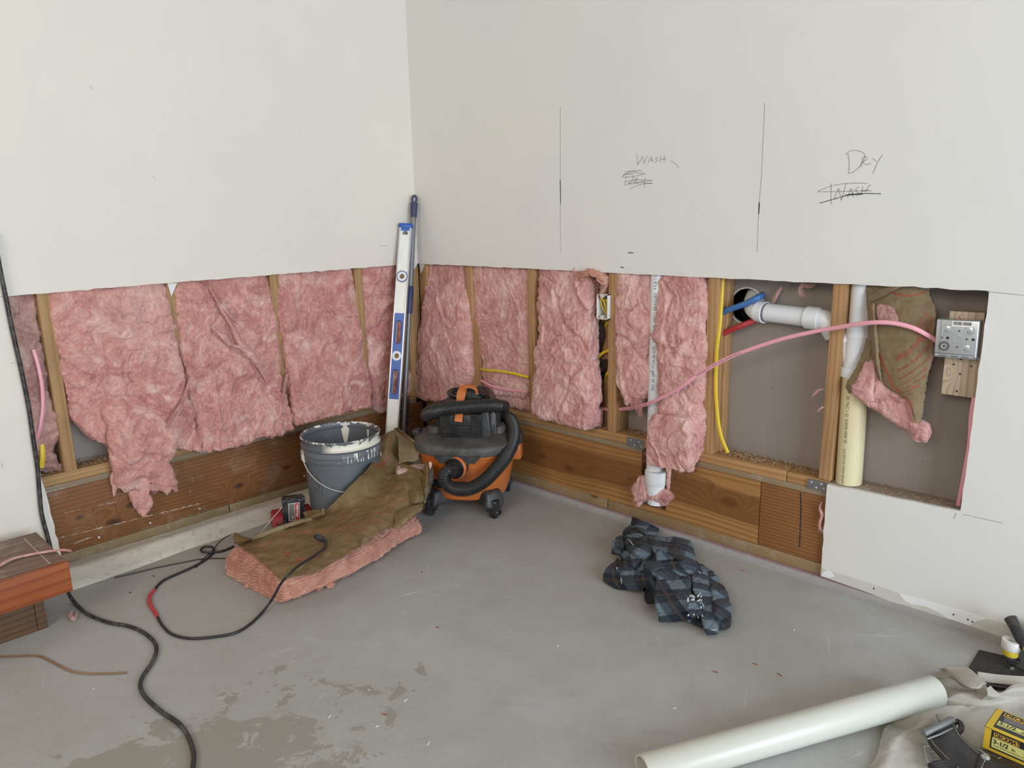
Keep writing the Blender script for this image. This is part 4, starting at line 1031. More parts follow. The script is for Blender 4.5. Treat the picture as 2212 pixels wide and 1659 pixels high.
mb = MB(); mb.tube([RW(1868, 640, .05), RW(1885, 625, .05), RW(1890, 612, .05)], .012, 10); mb.obj('foil_wrap', dustplas('crinkled_foil', (.3, .33, .38), .25, .3, metal=.7), t)

def cable(name, pts, r, m, label, cat='cable', flat=None, n=8, pl=RW):
    P = cr([pl(*p) if len(p) == 3 and pl is not None else p for p in pts], 9)
    mb = MB()
    if flat is None: mb.tube(P, r, 12)
    else:
        # two rounded cores side by side: oval section
        fl = np.array(flat, float); T_ = np.gradient(P, axis=0); T_ /= np.linalg.norm(T_, axis=1)[:, None]
        W = fl-T_*(T_@fl)[:, None]; W /= np.linalg.norm(W, axis=1)[:, None]; B = np.cross(T_, W); k = 14
        V = []
        for i in range(len(P)):
            for j in range(k):
                a = 2*PI*j/k; V.append(P[i]+W[i]*r[0]*math.cos(a)*(1)+B[i]*r[1]*math.sin(a)*(1+.25*abs(math.cos(a))))
        F = [(i*k+j, i*k+(j+1) % k, (i+1)*k+(j+1) % k, (i+1)*k+j) for i in range(len(P)-1) for j in range(k)]
        F += [tuple(range(k-1, -1, -1)), tuple((len(P)-1)*k+j for j in range(k))]
        mb.add(V, F)
    o = mb.obj(name, m); tag(o, label, cat); return o, P
def cable_print(P, s, size, start, par, m=BLKINK, off=(-1, 0, 0), dz=0.0):
    V, F = text_mesh(s, size); L_ = np.r_[0, np.cumsum(np.linalg.norm(np.diff(P, axis=0), axis=1))]
    x = start+V[:, 0]; q = np.stack([np.interp(x, L_, P[:, i]) for i in range(3)], 1)
    q2 = np.stack([np.interp(x+.002, L_, P[:, i]) for i in range(3)], 1); T_ = q2-q; T_ /= np.linalg.norm(T_, axis=1)[:, None]+1e-9
    nn = np.array(off, float); U_ = np.cross(T_, -nn); U_ /= np.linalg.norm(U_, axis=1)[:, None]
    if U_[:, 2].mean() < 0: U_ = -U_
    W = q+U_*(V[:, 1:2]-size*.35+dz)+nn*.0049
    mk('printed_text', W-np.array(par.location), F, m, par, smooth=False)
# long pink cable
o, P = cable('pink_cable', [(1296, 882, .05), (1318, 885, .05), (1340, 884, .035), (1372, 880, .0), (1410, 868, -.035), (1468, 838, -.05), (1510, 808, -.045), (1580, 770, -.035), (1680, 735, -.03), (1760, 716, -.028), (1800, 709, -.03), (1870, 698, -.04), (1920, 697, -.035), (1965, 706, -.02), (2000, 722, .0), (2026, 738, .02)],
             (.0066, .0040), PINKC, 'long pink cable swinging across the right wall bays to the steel box', flat=(0, 0, 1))
cable_print(P, 'TYPE NM-B 14-3 WITH GROUND 600 VOLTS  (UL)  14/3 AWG', .0062, .13, o)
cable_print(P, 'TYPE NM-B 600 VOLTS  TOUGH 14-3 WITH GROUND  AWG 14-3', .0062, .55, o, dz=-.0008)
cable('pink_cable', [(2105, 858, .02), (2098, 900, .016), (2094, 960, .014), (2082, 1030, .012), (2070, 1092, .03)], (.0060, .0038), PINKC, 'pink cable running down the right edge of the opening to the plate', flat=(0, 1, 0))
cable('pink_cable', [(1034, 819, .03), (1050, 828, .008), (1068, 836, .004), (1095, 842, .004), (1140, 847, .004)], (.0065, .004), PINKC, 'pink cable across the bay above the vacuum', flat=(0, 0, 1))
cable('yellow_cable', [(1034, 796, .03), (1050, 800, .0), (1072, 801, -.004), (1095, 804, -.004), (1115, 808, -.002), (1142, 815, .004)], (.0062, .0038), YELC, 'yellow cable across the bay above the vacuum', flat=(0, 0, 1))
cable('pink_cable', [(72, 755, .012), (80, 780, .008), (88, 815, .004), (92, 850, .004), (92, 885, .004), (86, 925, .006), (80, 948, .02)], (.0060, .0036), PINKC, 'pink cable in the far left bay beside the black cable', flat=(1, 0, 0), pl=LW)
cable('yellow_cable', [(91, 960, .02), (92, 985, .012), (90, 1010, .02)], (.008, .0045), YELC, 'short yellow cable end at the bottom of the far left bay', flat=(1, 0, 0), pl=LW)
o, P = cable('yellow_cable', [(1561, 596, .04), (1559, 640, .03), (1555, 700, .02), (1548, 760, .012), (1546, 830, .01), (1549, 890, .01), (1557, 940, .01), (1572, 978, .012)], (.0068, .0042), YELC, 'loose yellow cable hanging in front of the set-back stud, its end on the sawdust', flat=(0, 1, 0))
cable('blue_pipe', [(1559, 675, .05), (1580, 667, .045), (1612, 655, .042), (1640, 641, .055), (1650, 634, .13)], .0100, BLUEP, 'blue water pipe going into the round hole', 'pipe')
cable('red_pipe', [(1556, 724, .06), (1580, 712, .06), (1608, 701, .06), (1634, 690, .085), (1648, 676, .14)], .0100, REDP, 'red water pipe going into the round hole', 'pipe')
cable('yellow_cable', [(1290, 776, .05), (1300, 764, .045), (1316, 756, .05)], (.006, .0038), YELC, 'yellow cable stub emerging beside the black film', flat=(0, 0, 1))
cable('yellow_cable', [(1303, 824, .07), (1308, 812, .06), (1317, 800, .06)], (.006, .0038), YELC, 'faint yellow cable low behind the outlet box stud', flat=(0, 0, 1))
cable('yellow_cable', [(1300, 712, .07), (1308, 703, .065), (1314, 694, .06)], (.006, .0038), YELC, 'yellow cable dipping just below the white outlet box', flat=(0, 0, 1))

# white outlet box nailed to the stud
t = empty('outlet_box', RW(1300, 690, .0), 'white plastic outlet box on the stud, yellow wires looped inside', 'outlet box')
y1 = RW(1290, 640, -.004)[1]; y0 = RW(1313, 640, -.004)[1]; z1 = RW(1303, 636, -.004)[2]; z0 = RW(1303, 690, -.004)[2]
y1 = y0+.052
mb = MB(); x0, x1 = -.004, .062; k = .003
mb.box((x0, y0, z0), (x1, y0+k, z1)); mb.box((x0, y1-k, z0), (x1, y1, z1)); mb.box((x0, y0, z0), (x1, y1, z0+k)); mb.box((x0, y0, z1-k), (x1, y1, z1)); mb.box((x1-k, y0, z0), (x1, y1, z1))
mb.obj('shell', WHITE, t, smooth=False)
for z in (z0+.008, z1-.008):
    mb = MB(); mb.lathe([(.0022, -.0), (.006, 0), (.006, .02)], 16, Matrix.Translation((x0, (y0+y1)/2+.004, z))@Matrix.Rotation(PI/2, 4, 'Y'), close=False); mb.obj('screw_boss', WHITE, t)
mb = MB(); yc_ = (y0+y1)/2; zc_ = (z0+z1)/2
mb.tube(cr([(.05, yc_-.012, z0+.01), (.012, yc_-.010, zc_-.02), (.004, yc_-.004, zc_+.018), (.004, yc_+.010, zc_+.03), (.010, yc_+.016, zc_+.012), (.012, yc_+.006, zc_-.012), (.03, yc_-.006, z0+.008)], 7), .0028, 8)
mb.obj('yellow_wire', YELC, t)
mb = MB(); mb.tube(cr([(.05, yc_-.004, z0+.01), (.014, yc_-.016, zc_-.01), (.008, yc_-.014, zc_+.02), (.012, yc_-.002, zc_+.024), (.03, yc_+.004, zc_)], 7), .0026, 8)
mb.obj('yellow_wire', YELC, t)

# black plastic film stuffed behind the outlet box stud
def film(rows, name, label, seed, m=BLKFILM, f=16, amp=.014):
    A = cr([RW(*r[0]) for r in rows], 8); B = cr([RW(*r[1]) for r in rows], 8); n = 26
    G = np.array([[a+(b-a)*j/(n-1) for j in range(n)] for a, b in zip(A, B)])
    G = G+np.array([1, .3, .2])*(crumple(G, seed, 8, f)*amp)[..., None]
    m_ = len(G); V = G.reshape(-1, 3); F = [(i*n+j, i*n+j+1, (i+1)*n+j+1, (i+1)*n+j) for i in range(m_-1) for j in range(n-1)]
    return tag(mk(name, V, F, m), label, 'plastic film')
film([((1284, 692, .05), (1302, 692, .05)), ((1284, 730, .045), (1306, 725, .05)), ((1286, 755, .05), (1300, 752, .055)), ((1286, 778, .05), (1296, 780, .055))], 'black_film', 'crumpled black plastic film below the white outlet box', 3)
film([((1284, 775, .05), (1312, 776, .05)), ((1284, 810, .045), (1306, 812, .05)), ((1284, 840, .045), (1298, 838, .05)), ((1284, 870, .05), (1291, 868, .055)), ((1284, 895, .05), (1290, 895, .05))], 'black_film', 'crumpled black plastic film beside the bulging batt, lower piece', 5)
s = RW(1300, 800, .07)
mb = MB(); mb.box((.066, s[1]-.05, .349), (D-.001, s[1]+.01, 1.1)); tag(mb.obj('old_stud', STUD, smooth=False), 'shaded back stud in the bay left of the outlet box stud', 'stud')

# ---------------------------------------------------------------- wood block and steel junction box
P0 = [RW(2052, 674, T+.002), RW(2122, 677, T+.002), RW(2103, 860, T+.002), RW(2033, 849, T+.002)]
P0 = [RW(2052, 672, .03), RW(2128, 676, .03), RW(2110, 861, .03), RW(2033, 850, .03)]
mb = MB(); n = np.array([.038, 0, 0]); mb.add([*P0, *[p+n for p in P0]], [(3, 2, 1, 0), (4, 5, 6, 7), (0, 1, 5, 4), (1, 2, 6, 5), (2, 3, 7, 6), (3, 0, 4, 7)])
blk = mb.obj('wood_block', BLOCKW, smooth=False); tag(blk, 'pale knotty wood block behind the steel junction box', 'wood block')
mb = MB()
for a in [(2060, 787), (2098, 791), (2074, 808), (2067, 845), (2076, 776)]:
    mb.lathe([(.0001, -.0012), (.0028, -.001), (.0028, .002)], 10, Matrix.Translation(RW(*a, .030))@Matrix.Rotation(PI/2, 4, 'Y'))
mb.obj('screw_hole', BLKINK, blk)
bo = RW(2067, 733, .03)
t = empty('junction_box', bo, 'square steel junction box with a barcode sticker, on the pale block', 'junction box')
Yb = [RW(2023, 689, -.012), RW(2116, 694, -.012), RW(2107, 778, -.012), RW(2017, 770, -.012)]
Fb = [RW(2036, 692, -.012), RW(2114, 697, -.012), RW(2106, 773, -.012), RW(2030, 765, -.012)]
Yb = np.array(Yb); ce = Yb.mean(0)
ux = (Yb[1]-Yb[0]+Yb[2]-Yb[3]); ux[0] = 0; wd = np.linalg.norm(ux)/2; ux /= np.linalg.norm(ux)
uz = np.array([0, -ux[2], ux[1]]); uz = uz if uz[2] > 0 else -uz; ht = np.linalg.norm((Yb[0]+Yb[1]-Yb[2]-Yb[3]))/2
M = Matrix(((0, 0, 1, 0), (ux[1], uz[1], 0, 0), (ux[2], uz[2], 0, 0), (0, 0, 0, 1)))    # local x right, y up, z into wall
M = Matrix.Translation(ce)@M
mb = MB(); mb.box((-wd/2, -ht/2, 0), (wd/2, ht/2, .041), M, bev=.003); mb.obj('shell', STEEL, t, angle=50)
STL2 = dustplas('zinc_steel_dark', (.16, .17, .18), .45, .2, metal=.7)
def disc(cx, cy, r, z, name, m, r2=None, raised=.001):
    mb = MB()
    if r2 is None: mb.lathe([(.0001, -raised), (r*.9, -raised), (r, 0), (r, .001)], 28, M@Matrix.Translation((cx, cy, z)))
    else: mb.lathe([(r2, 0), (r2, -raised), (r, -raised), (r, 0)], 28, M@Matrix.Translation((cx, cy, z)), close=False)
    return mb.obj(name, m, t)
for (cx, cy) in [(-.24, .25), (.30, .24), (.26, -.22)]:
    disc(cx*wd, cy*ht, .0125, 0, 'knockout', STEEL, .0105); disc(cx*wd, cy*ht, .0100, 0, 'knockout', STEEL, raised=.0006)
disc(-.27*wd, -.20*ht, .0135, 0, 'knockout', STL2, .0075, .0008); disc(-.27*wd, -.20*ht, .0072, 0, 'knockout', STEEL, .0042); disc(-.27*wd, -.20*ht, .0028, 0, 'hole', BLKINK)
disc(.03*wd, .02*ht, .0108, 0, 'knockout', STEEL, .0095)
for (cx, cy, r, m) in [(-.20, .02, .004, BLKINK), (.40, .02, .004, BLKINK), (-.335, .02, .0028, STL2), (.25, .02, .003, STL2), (.06, .22, .003, STL2), (.04, -.2, .003, STL2)]:
    disc(cx*wd, cy*ht, r, 0, 'hole', m, raised=.0004)
mb = MB(); mb.box((-.012*1, ht*.33, -.0014), (wd*.36, ht*.47, 0), M); mb.obj('sticker', WHITE, t, smooth=False)
mb = MB(); x = -.008; rs = np.random.RandomState(3)
while x < wd*.33:
    w_ = .0006+.0012*rs.rand()
    if not (.30 < (x/wd+.1)*1.4 % .5 < .34): mb.box((x, ht*.375, -.0018), (x+w_, ht*.455, -.0013), M)
    x += w_+.0006+.0009*rs.rand()
mb.obj('barcode', BLKINK, t, smooth=False)
mb = MB(); mb.box((-wd*.385, -ht*.48, -.0008), (-wd*.378, ht*.48, 0), M); mb.box((-wd*.47, -ht*.40, -.0006), (wd*.47, -ht*.385, 0), M)
for k in range(4): mb.box((-wd*.34+k*.026, -ht*.47, -.0009), (-wd*.34+.016+k*.026, -ht*.445, 0), M)
mb.obj('seam_slot', STL2, t, smooth=False)
mb = MB(); mb.lathe([(.0001, -.003), (.003, -.0024), (.0042, 0)], 12, M@Matrix.Translation((-.43*wd, -.44*ht, 0))); mb.obj('screw', STEEL, t)
mb = MB(); mb.tube(cr([M@Vector((.004, ht*.49, .012)), M@Vector((.006, ht*.56, .008)), M@Vector((.002, ht*.60, .006))], 4), .0035, 8); mb.obj('wire_stub', plain('copper_brown', (.35, .15, .08), .4), t)

# ---------------------------------------------------------------- torn batt with brown facing, hanging in the right bay
R3 = [((1872, 612, .04), (1990, 618, .04), .05), ((1872, 690, .03), (2006, 700, .03), .05), ((1872, 760, .02), (2002, 770, .02), .05), ((1858, 800, .012), (1990, 820, .012), .05), ((1852, 830, .01), (1975, 855, .008), .05), ((1872, 868, .008), (1968, 895, 0), .05), ((1915, 900, .0), (1975, 915, -.008), .045), ((1950, 925, -.004), (1995, 925, -.012), .04), ((1968, 938, -.004), (1995, 938, -.01), .03)]
R3 = [(RW(*a), RW(*b), c) for a, b, c in R3]
V, F = slab(R3, (1, 0, 0), seed=131, amp=(.008, .009, .006, .0015), fib=1800, n_u=130, n_v=130, rag=.016, lay=.004)
t = empty('insulation_batt', RW(1930, 940, .03), 'torn pink batt with wrinkled brown printed facing, hanging left of the steel box', 'insulation batt')
mk('pink_filling', rel(t, V), F, WOOL_R, t)
def paper(rows, name, m, par, seed, n=60, amp=.006, f=9, nv=(1, 0, 0), edge=.004, pl=RW, th=.0008, sub=8, world=True):
    """sheet through control rows (each a list of points), crumpled, with a little thickness"""
    G0 = [cr([pl(*p) if pl is not None else p for p in r], max(2, n//(len(r)-1))) for r in rows]
    L_ = min(len(g) for g in G0); G0 = np.array([[np.array([np.interp(q, np.linspace(0, 1, len(g)), g[:, i]) for i in range(3)]) for q in np.linspace(0, 1, n)] for g in G0])
    G = np.array([cr(G0[:, j], sub) for j in range(n)]).transpose(1, 0, 2)
    nv = np.array(nv, float); dN = (crumple(G, seed, 10, f)*amp+fbm(G*30+seed, 2)*amp*.15); G = G+nv*dN[..., None]
    # ragged border
    rs_ = fbm(np.array([[q*.35, seed, 0] for q in range(G.shape[1])]), 3)*edge; G[0] += (G[0]-G[2])/(np.linalg.norm(G[0]-G[2], axis=1)[:, None]+1e-6)*rs_[:, None]; G[-1] += (G[-1]-G[-3])/(np.linalg.norm(G[-1]-G[-3], axis=1)[:, None]+1e-6)*rs_[::-1, None]
    rs_ = fbm(np.array([[q*.35, seed, 9] for q in range(G.shape[0])]), 3)*edge
    G[:, 0] += (G[:, 0]-G[:, 2])/(np.linalg.norm(G[:, 0]-G[:, 2], axis=1)[:, None]+1e-6)*rs_[:, None]; G[:, -1] += (G[:, -1]-G[:, -3])/(np.linalg.norm(G[:, -1]-G[:, -3], axis=1)[:, None]+1e-6)*rs_[::-1, None]
    a, b = G.shape[:2]; V = G.reshape(-1, 3)
    N = np.cross(np.gradient(G, axis=0), np.gradient(G, axis=1)); N /= np.linalg.norm(N, axis=2)[..., None]+1e-9
    V2 = (G-N*th).reshape(-1, 3); K = a*b
    F = [(i*b+j, i*b+j+1, (i+1)*b+j+1, (i+1)*b+j) for i in range(a-1) for j in range(b-1)]
    F += [tuple(K+q for q in f_[::-1]) for f_ in F]
    for i in range(a-1): F += [(i*b, (i+1)*b, K+(i+1)*b, K+i*b), (i*b+b-1, K+i*b+b-1, K+(i+1)*b+b-1, (i+1)*b+b-1)]
    for j in range(b-1): F += [(j, K+j, K+j+1, j+1), ((a-1)*b+j, (a-1)*b+j+1, K+(a-1)*b+j+1, K+(a-1)*b+j)]
    o = mk(name, rel(par, np.vstack([V, V2])), F, m, par, angle=None)
    return o, G, N
def on_sheet(G, N, uv, lift=.0009):
    """point and normal on a sheet at grid fractions"""
    a, b = G.shape[:2]; uv = np.asarray(uv, float)
    i = np.clip(uv[:, 0], 0, .999)*(a-1); j = np.clip(uv[:, 1], 0, .999)*(b-1); i0 = i.astype(int); j0 = j.astype(int); fi = (i-i0)[:, None]; fj = (j-j0)[:, None]
    S = lambda A: (A[i0, j0]*(1-fi)+A[i0+1, j0]*fi)*(1-fj)+(A[i0, j0+1]*(1-fi)+A[i0+1, j0+1]*fi)*fj
    n_ = S(N); return S(G)+n_*lift, n_
def sheet_text(s, size_uv, uv0, duv, G, N, m, par, sgn=1, bold=0, lift=.0009):
    """lettering on a sheet: uv0 start, duv = ((du, dv) per unit x, (du, dv) per unit y)"""
    V, F = text_mesh(s, 1.0, bold=bold)
    if not len(V): return
    uv = np.array(uv0)+V[:, :1]*size_uv*np.array(duv[0])+V[:, 1:2]*size_uv*np.array(duv[1])
    P, _ = on_sheet(G, N, uv, lift*sgn); mk('printed_text', rel(par, P), F, m, par, smooth=False)
def sheet_line(pts, w_, G, N, m, par, sgn=1, lift=.0009, name='printed_line'):
    uv = cr(pts, 14); P, n_ = on_sheet(G, N, uv, lift*sgn)
    T_ = np.gradient(P, axis=0); T_ /= np.linalg.norm(T_, axis=1)[:, None]; W = np.cross(T_, n_)
    V = np.stack([P-W*w_/2, P+W*w_/2], 1).reshape(-1, 3); mk(name, rel(par, V), [(2*i, 2*i+1, 2*i+3, 2*i+2) for i in range(len(P)-1)], m, par, smooth=False)
rows = [[(1872, 600, .036), (1905, 600, .03), (1960, 604, .03), (2000, 606, .04)],
        [(1871, 640, .022), (1905, 640, .018), (1965, 644, .018), (2012, 648, .035)],
        [(1876, 700, .014), (1912, 705, .008), (1965, 705, .006), (2022, 680, .03)],
        [(1884, 770, .008), (1915, 780, .0), (1965, 780, -.002), (2012, 770, .018)],
        [(1895, 815, .004), (1925, 832, -.006), (1965, 830, -.008), (2002, 825, .008)],
        [(1922, 842, .0), (1945, 852, -.01), (1970, 858, -.012), (1997, 862, .0)],
        [(1958, 858, -.004), (1968, 875, -.014), (1978, 888, -.014), (1994, 895, -.004)],
        [(1970, 885, -.008), (1976, 905, -.016), (1982, 914, -.016), (1990, 912, -.008)]]
o, G, N = paper(rows, 'brown_facing', KRAFT2, t, 5, n=90, amp=.010, f=8, sub=14)
sg = 1 if (N[..., 0].mean() < 0) else -1
for (s_, v_, sz) in [('Warning:', .350, .072), ('leave exposed.', .402, .050), ('building material', .450, .042), ('when consulting', .495, .040), ('supply materials', .535, .040), ('of your area', .575, .038), ('facing', .612, .038)]:
    sheet_text(s_, sz, (v_+.085, .47+(v_-.345)*.35), ((-.35*1, 1.15*1.45), (-.62*1, -.0)), G, N, REDINK, t, sg, bold=.014 if sz > .06 else .004)
sheet_line([(.115, .43), (.13, .6), (.12, .75), (.085, .93)], .004, G, N, REDINK, t, sg)
sheet_line([(.33, .12), (.42, .22), (.5, .33), (.62, .40), (.68, .45)], .005, G, N, REDINK, t, sg)
sheet_line([(.60, .70), (.59, .86)], .003, G, N, REDINK, t, sg); sheet_line([(.70, .45), (.78, .48), (.86, .5)], .003, G, N, REDINK, t, sg)
sheet_line([(.25, .88), (.30, .78), (.36, .82), (.31, .95), (.25, .88)], .002, G, N, REDINK, t, sg)
sheet_text('TX', .06, (.33, .80), ((-.2, 1.2), (-.7, 0)), G, N, REDINK, t, sg, bold=.01)
# folded rim strip of the facing and the flap to the lower left
paper([[(1872, 640, .010), (1880, 652, .004), (1895, 640, .006)], [(1905, 625, .006), (1912, 636, -.004), (1925, 626, .0)], [(1942, 614, .01), (1944, 620, .004), (1946, 616, .01)]], 'folded_edge', KRAFT2, t, 9, n=24, amp=.004, sub=8)
paper([[(1874, 655, .006), (1884, 655, -.002), (1890, 655, .004)], [(1880, 720, .002), (1889, 722, -.008), (1896, 722, .0)], [(1886, 780, .0), (1894, 784, -.012), (1901, 784, -.004)], [(1896, 818, .0), (1903, 824, -.012), (1906, 826, -.006)]], 'folded_edge', KRAFT2, t, 12, n=20, amp=.004, sub=10)
paper([[(1873, 730, .02), (1882, 745, .01)], [(1860, 770, .014), (1876, 785, .002)], [(1842, 805, .004), (1862, 812, -.006)], [(1827, 832, -.002), (1845, 838, -.012)], [(1834, 850, -.004), (1842, 846, -.01)]], 'torn_flap', KRAFT2, t, 14, n=24, amp=.006, sub=8)
R3 = [((1862, 790, -.004), (1888, 795, -.002), .03), ((1850, 825, -.01), (1884, 830, -.006), .035), ((1843, 848, -.012), (1882, 856, -.008), .03), ((1862, 862, -.008), (1882, 868, -.006), .02)]
R3 = [(RW(*a), RW(*b), c) for a, b, c in R3]
V, F = slab(R3, (1, 0, 0), seed=133, amp=(.004, .006, .004, .001), fib=500, n_u=70, n_v=60, rag=.006); mk('pink_filling', rel(t, V), F, WOOL_R, t)
R3 = [((1893, 670, .0), (1930, 674, .002), .012), ((1896, 685, -.002), (1936, 686, .0), .014)]
R3 = [(RW(*a), RW(*b), c) for a, b, c in R3]
V, F = slab(R3, (1, 0, 0), seed=134, amp=(.002, .005, .003, .001), fib=200, n_u=60, n_v=30, rag=.004); mk('pink_filling', rel(t, V), F, WOOL_D, t)

# ---------------------------------------------------------------- wood shavings on the plates (uncountable)
def shavings(name, areas, n, label, seed, mlist, zt, smin=.003, smax=.016):
    rs = np.random.RandomState(seed); V = []; F = []; mi = []; k = 0
    for i in range(n):
        (x0, y0), (x1, y1), wgt = areas[rs.randint(len(areas))]
        c = np.array([x0+(x1-x0)*rs.rand(), y0+(y1-y0)*rs.rand(), 0]); c[2] = zt(c[0], c[1])+rs.rand()*.006*wgt+.0008
        a = rs.rand()*2*PI; L_ = smin+(smax-smin)*rs.rand()**2; w_ = .0006+.0016*rs.rand(); d = np.array([math.cos(a), math.sin(a), (rs.rand()-.4)*.3]); e = np.array([-math.sin(a), math.cos(a), .4*rs.normal()])
        q = [c-d*L_/2-e*w_/2, c-d*L_/2+e*w_/2, c+e*w_/2+[0, 0, L_*.18], c-e*w_/2+[0, 0, L_*.18], c+d*L_/2+e*w_/2, c+d*L_/2-e*w_/2]
        V += q; F += [(k, k+1, k+2, k+3), (k+3, k+2, k+4, k+5)]; mi += [rs.randint(len(mlist))]*2; k += 6
    o = mk(name, V, F, mlist, smooth=False, matidx=mi); tag(o, label, 'wood shavings', kind='stuff'); return o
SH = [plain('shaving_pale', (.64, .48, .30), .8), plain('shaving_tan', (.50, .34, .19), .8), plain('shaving_dark', (.28, .17, .09), .8), plain('shaving_pinkish', (.58, .40, .32), .8)]
y_a = RW(1560, 975, .04)[1]; y_b = RW(1650, 1000, .04)[1]; y_c = RW(1790, 1030, .04)[1]
shavings('wood_shavings', [((.02, y_a), (.095, y_b), 2.0), ((.03, y_a), (.09, y_b), 1.5), ((.03, y_b), (.095, y_c), .8)], 900, 'wood shavings on the plate under the round hole', 1, SH, lambda x, y: .3488)
shavings('wood_shavings', [((.02, RW(1285, 915, .04)[1]), (.095, RW(1320, 925, .04)[1]), 1.5)], 260, 'dark shavings on the plate left of the outlet box stud', 2, SH, lambda x, y: .3488)
shavings('wood_shavings', [((.02, RW(1350, 935, .04)[1]), (.095, RW(1400, 945, .04)[1]), 1.2)], 320, 'shavings on the plate left of the white pipe', 3, SH, lambda x, y: .3488)
shavings('wood_shavings', [((.02, RW(1800, 1035, .04)[1]), (.095, RW(2060, 1095, .04)[1]), .8)], 170, 'dust and shavings on the plate under the hanging batt', 4, SH, lambda x, y: .3445)
shavings('wood_shavings', [((LW(162, 1005, .04)[0], .02), (LW(250, 985, .04)[0], .095), 2.0)], 420, 'shavings on the left wall plate beside the leftmost stud', 5, SH, lambda x, y: .3508)
shavings('wood_shavings', [((LW(84, 1020, .04)[0], .02), (LW(140, 1005, .04)[0], .095), 1.0)], 160, 'dusty shavings at the far left end of the plate', 6, SH, lambda x, y: .3508)
mb = MB(); c = RW(2052, 1081, .03); c[2] = .345
mb.prism([(.006, c[1]+.03), (.016, c[1]+.018), (.020, c[1]), (.018, c[1]-.025), (.004, c[1]-.028)], 2, .3445, .3475); tag(mb.obj('plastic_scrap', WHITE, smooth=False), 'white paper scrap on the plate beside the pink cable end', 'scrap')
# ---------------------------------------------------------------- bucket
BKC = np.array([-.718, -.361, 0])
def m_bucket():
    t = NT('grey_bucket_plastic'); v = t.coord(); x, y, z = t.sep(v)
    ang = t.math('ARCTAN2', y, x)
    n = t.noise(v, 18, 5, .6); dirt = t.noise(v, 7, 5, .65)
    c = t.mix(t.math('MULTIPLY', t.ramp(dirt, [(.5, 0), (.75, 1)]), .25), (.115, .128, .145), (.20, .19, .18))
    # dried white paint on the neck, facing the room
    cv = t.comb(t.math('MULTIPLY', ang, .15), 0, z)
    nn = t.noise(cv, 34, 5, .7, .4)
    a0 = math.atan2(-.73, -.42)
    def win(center, half, soft=.2):
        d = t.math('ABSOLUTE', t.math('SUBTRACT', ang, center)); return t.ramp(t.math('DIVIDE', d, half), [(1-soft, 1), (1.0, 0)])
    zneck = t.math('MULTIPLY', t.math('GREATER_THAN', z, .330), t.math('LESS_THAN', z, .362))
    neck = t.math('MULTIPLY', zneck, win(-1.62, 1.05, .3))
    neck = t.math('MULTIPLY', neck, t.ramp(t.math('ADD', nn, t.math('MULTIPLY', t.math('SUBTRACT', .356, z), 9)), [(.46, 0), (.48, 1)]))
    lip = t.math('MULTIPLY', t.math('GREATER_THAN', z, .3625), t.ramp(nn, [(.53, 0), (.56, 1)]))
    # drips over the collar: narrow vertical streaks
    sv = t.comb(t.math('MULTIPLY', ang, 1.0), t.math('MULTIPLY', z, .9), 0); sn = t.noise(sv, 19, 3, .6)
    zc = t.math('MULTIPLY', t.math('GREATER_THAN', z, .286), t.math('LESS_THAN', z, .322))
    drip = t.math('MULTIPLY', t.math('MULTIPLY', zc, win(-1.5, .62, .1)), t.ramp(sn, [(.54, 0), (.56, 1)]))
    p = t.math('MAXIMUM', t.math('MAXIMUM', neck, drip), lip)
    sp = t.noise(v, 60, 3, .6); small = t.math('MULTIPLY', t.ramp(sp, [(.73, 0), (.75, 1)]), t.math('GREATER_THAN', z, .26))
    p = t.math('MAXIMUM', p, small)
    # run of paint down the inside
    c = t.mix(p, c, (.74, .71, .63))
    return t.fin(c, .42, 0, .4)
BUCKET = m_bucket()
PAINT = plain('dried_cream_paint', (.74, .71, .63), .5)
t = empty('bucket', BKC, 'grey plastic bucket splashed with cream paint, standing by the left wall', 'bucket')
prof = [(.0005, .004), (.122, .004), (.1285, .0), (.1305, .006), (.1365, .12), (.1425, .27), (.1430, .283), (.1520, .285), (.1535, .290), (.1520, .302), (.1545, .306), (.1535, .318), (.1495, .325), (.1450, .328),
        (.1480, .330), (.1530, .332), (.1535, .336), (.1470, .339), (.1445, .344), (.1445, .356), (.1480, .361), (.1530, .363), (.1540, .367), (.1515, .3705), (.1490, .370), (.1468, .366), (.1455, .35), (.1395, .25), (.1330, .12), (.126, .012), (.0005, .010)]
mb = MB(); mb.lathe(prof, 96, close=False); mb.obj('bucket_body', BUCKET, t, world=False, angle=28)
def bp(th, r, z): return np.array([r*math.cos(th), r*math.sin(th), z])
thc = math.atan2(-_F[1], -_F[0])                   # towards the camera
tl = thc-1.02                                      # left ear as seen from the camera
for k, th in enumerate((tl, tl+PI)):
    mb = MB(); M = Matrix.Translation(bp(th, .150, .300))@Matrix.Rotation(th, 4, 'Z')
    mb.box((-.002, -.014, -.020), (.006, -.010, .022), M); mb.box((-.002, .010, -.020), (.006, .014, .022), M); mb.box((-.002, -.014, .016), (.006, .014, .022), M)
    mb.lathe([(.0001, .008), (.006, .008), (.0085, .005), (.0085, 0)], 20, M@Matrix.Rotation(PI/2, 4, 'Y')); mb.obj('ear', PAINT if k == 0 else BUCKET, t, world=False)
A_ = bp(tl, .158, .300); B_ = bp(tl+PI, .158, .300)
pts = [A_]
for q in (.06, .12, .2, .3, .4, .5, .6, .7, .8, .88, .94, .975):
    th = tl+q*PI; dr = .158-.008*math.sin(q*PI)**.5; pts.append(bp(th, dr, .300-.128*math.sin(q*PI)**(.72 if q < .5 else .30)))
pts.append(B_)
mb = MB(); mb.tube(cr(pts, 6), .0018, 8); mb.obj('handle', dustplas('pale_wire', (.62, .62, .60), .35, .1, metal=.3), t, world=False)
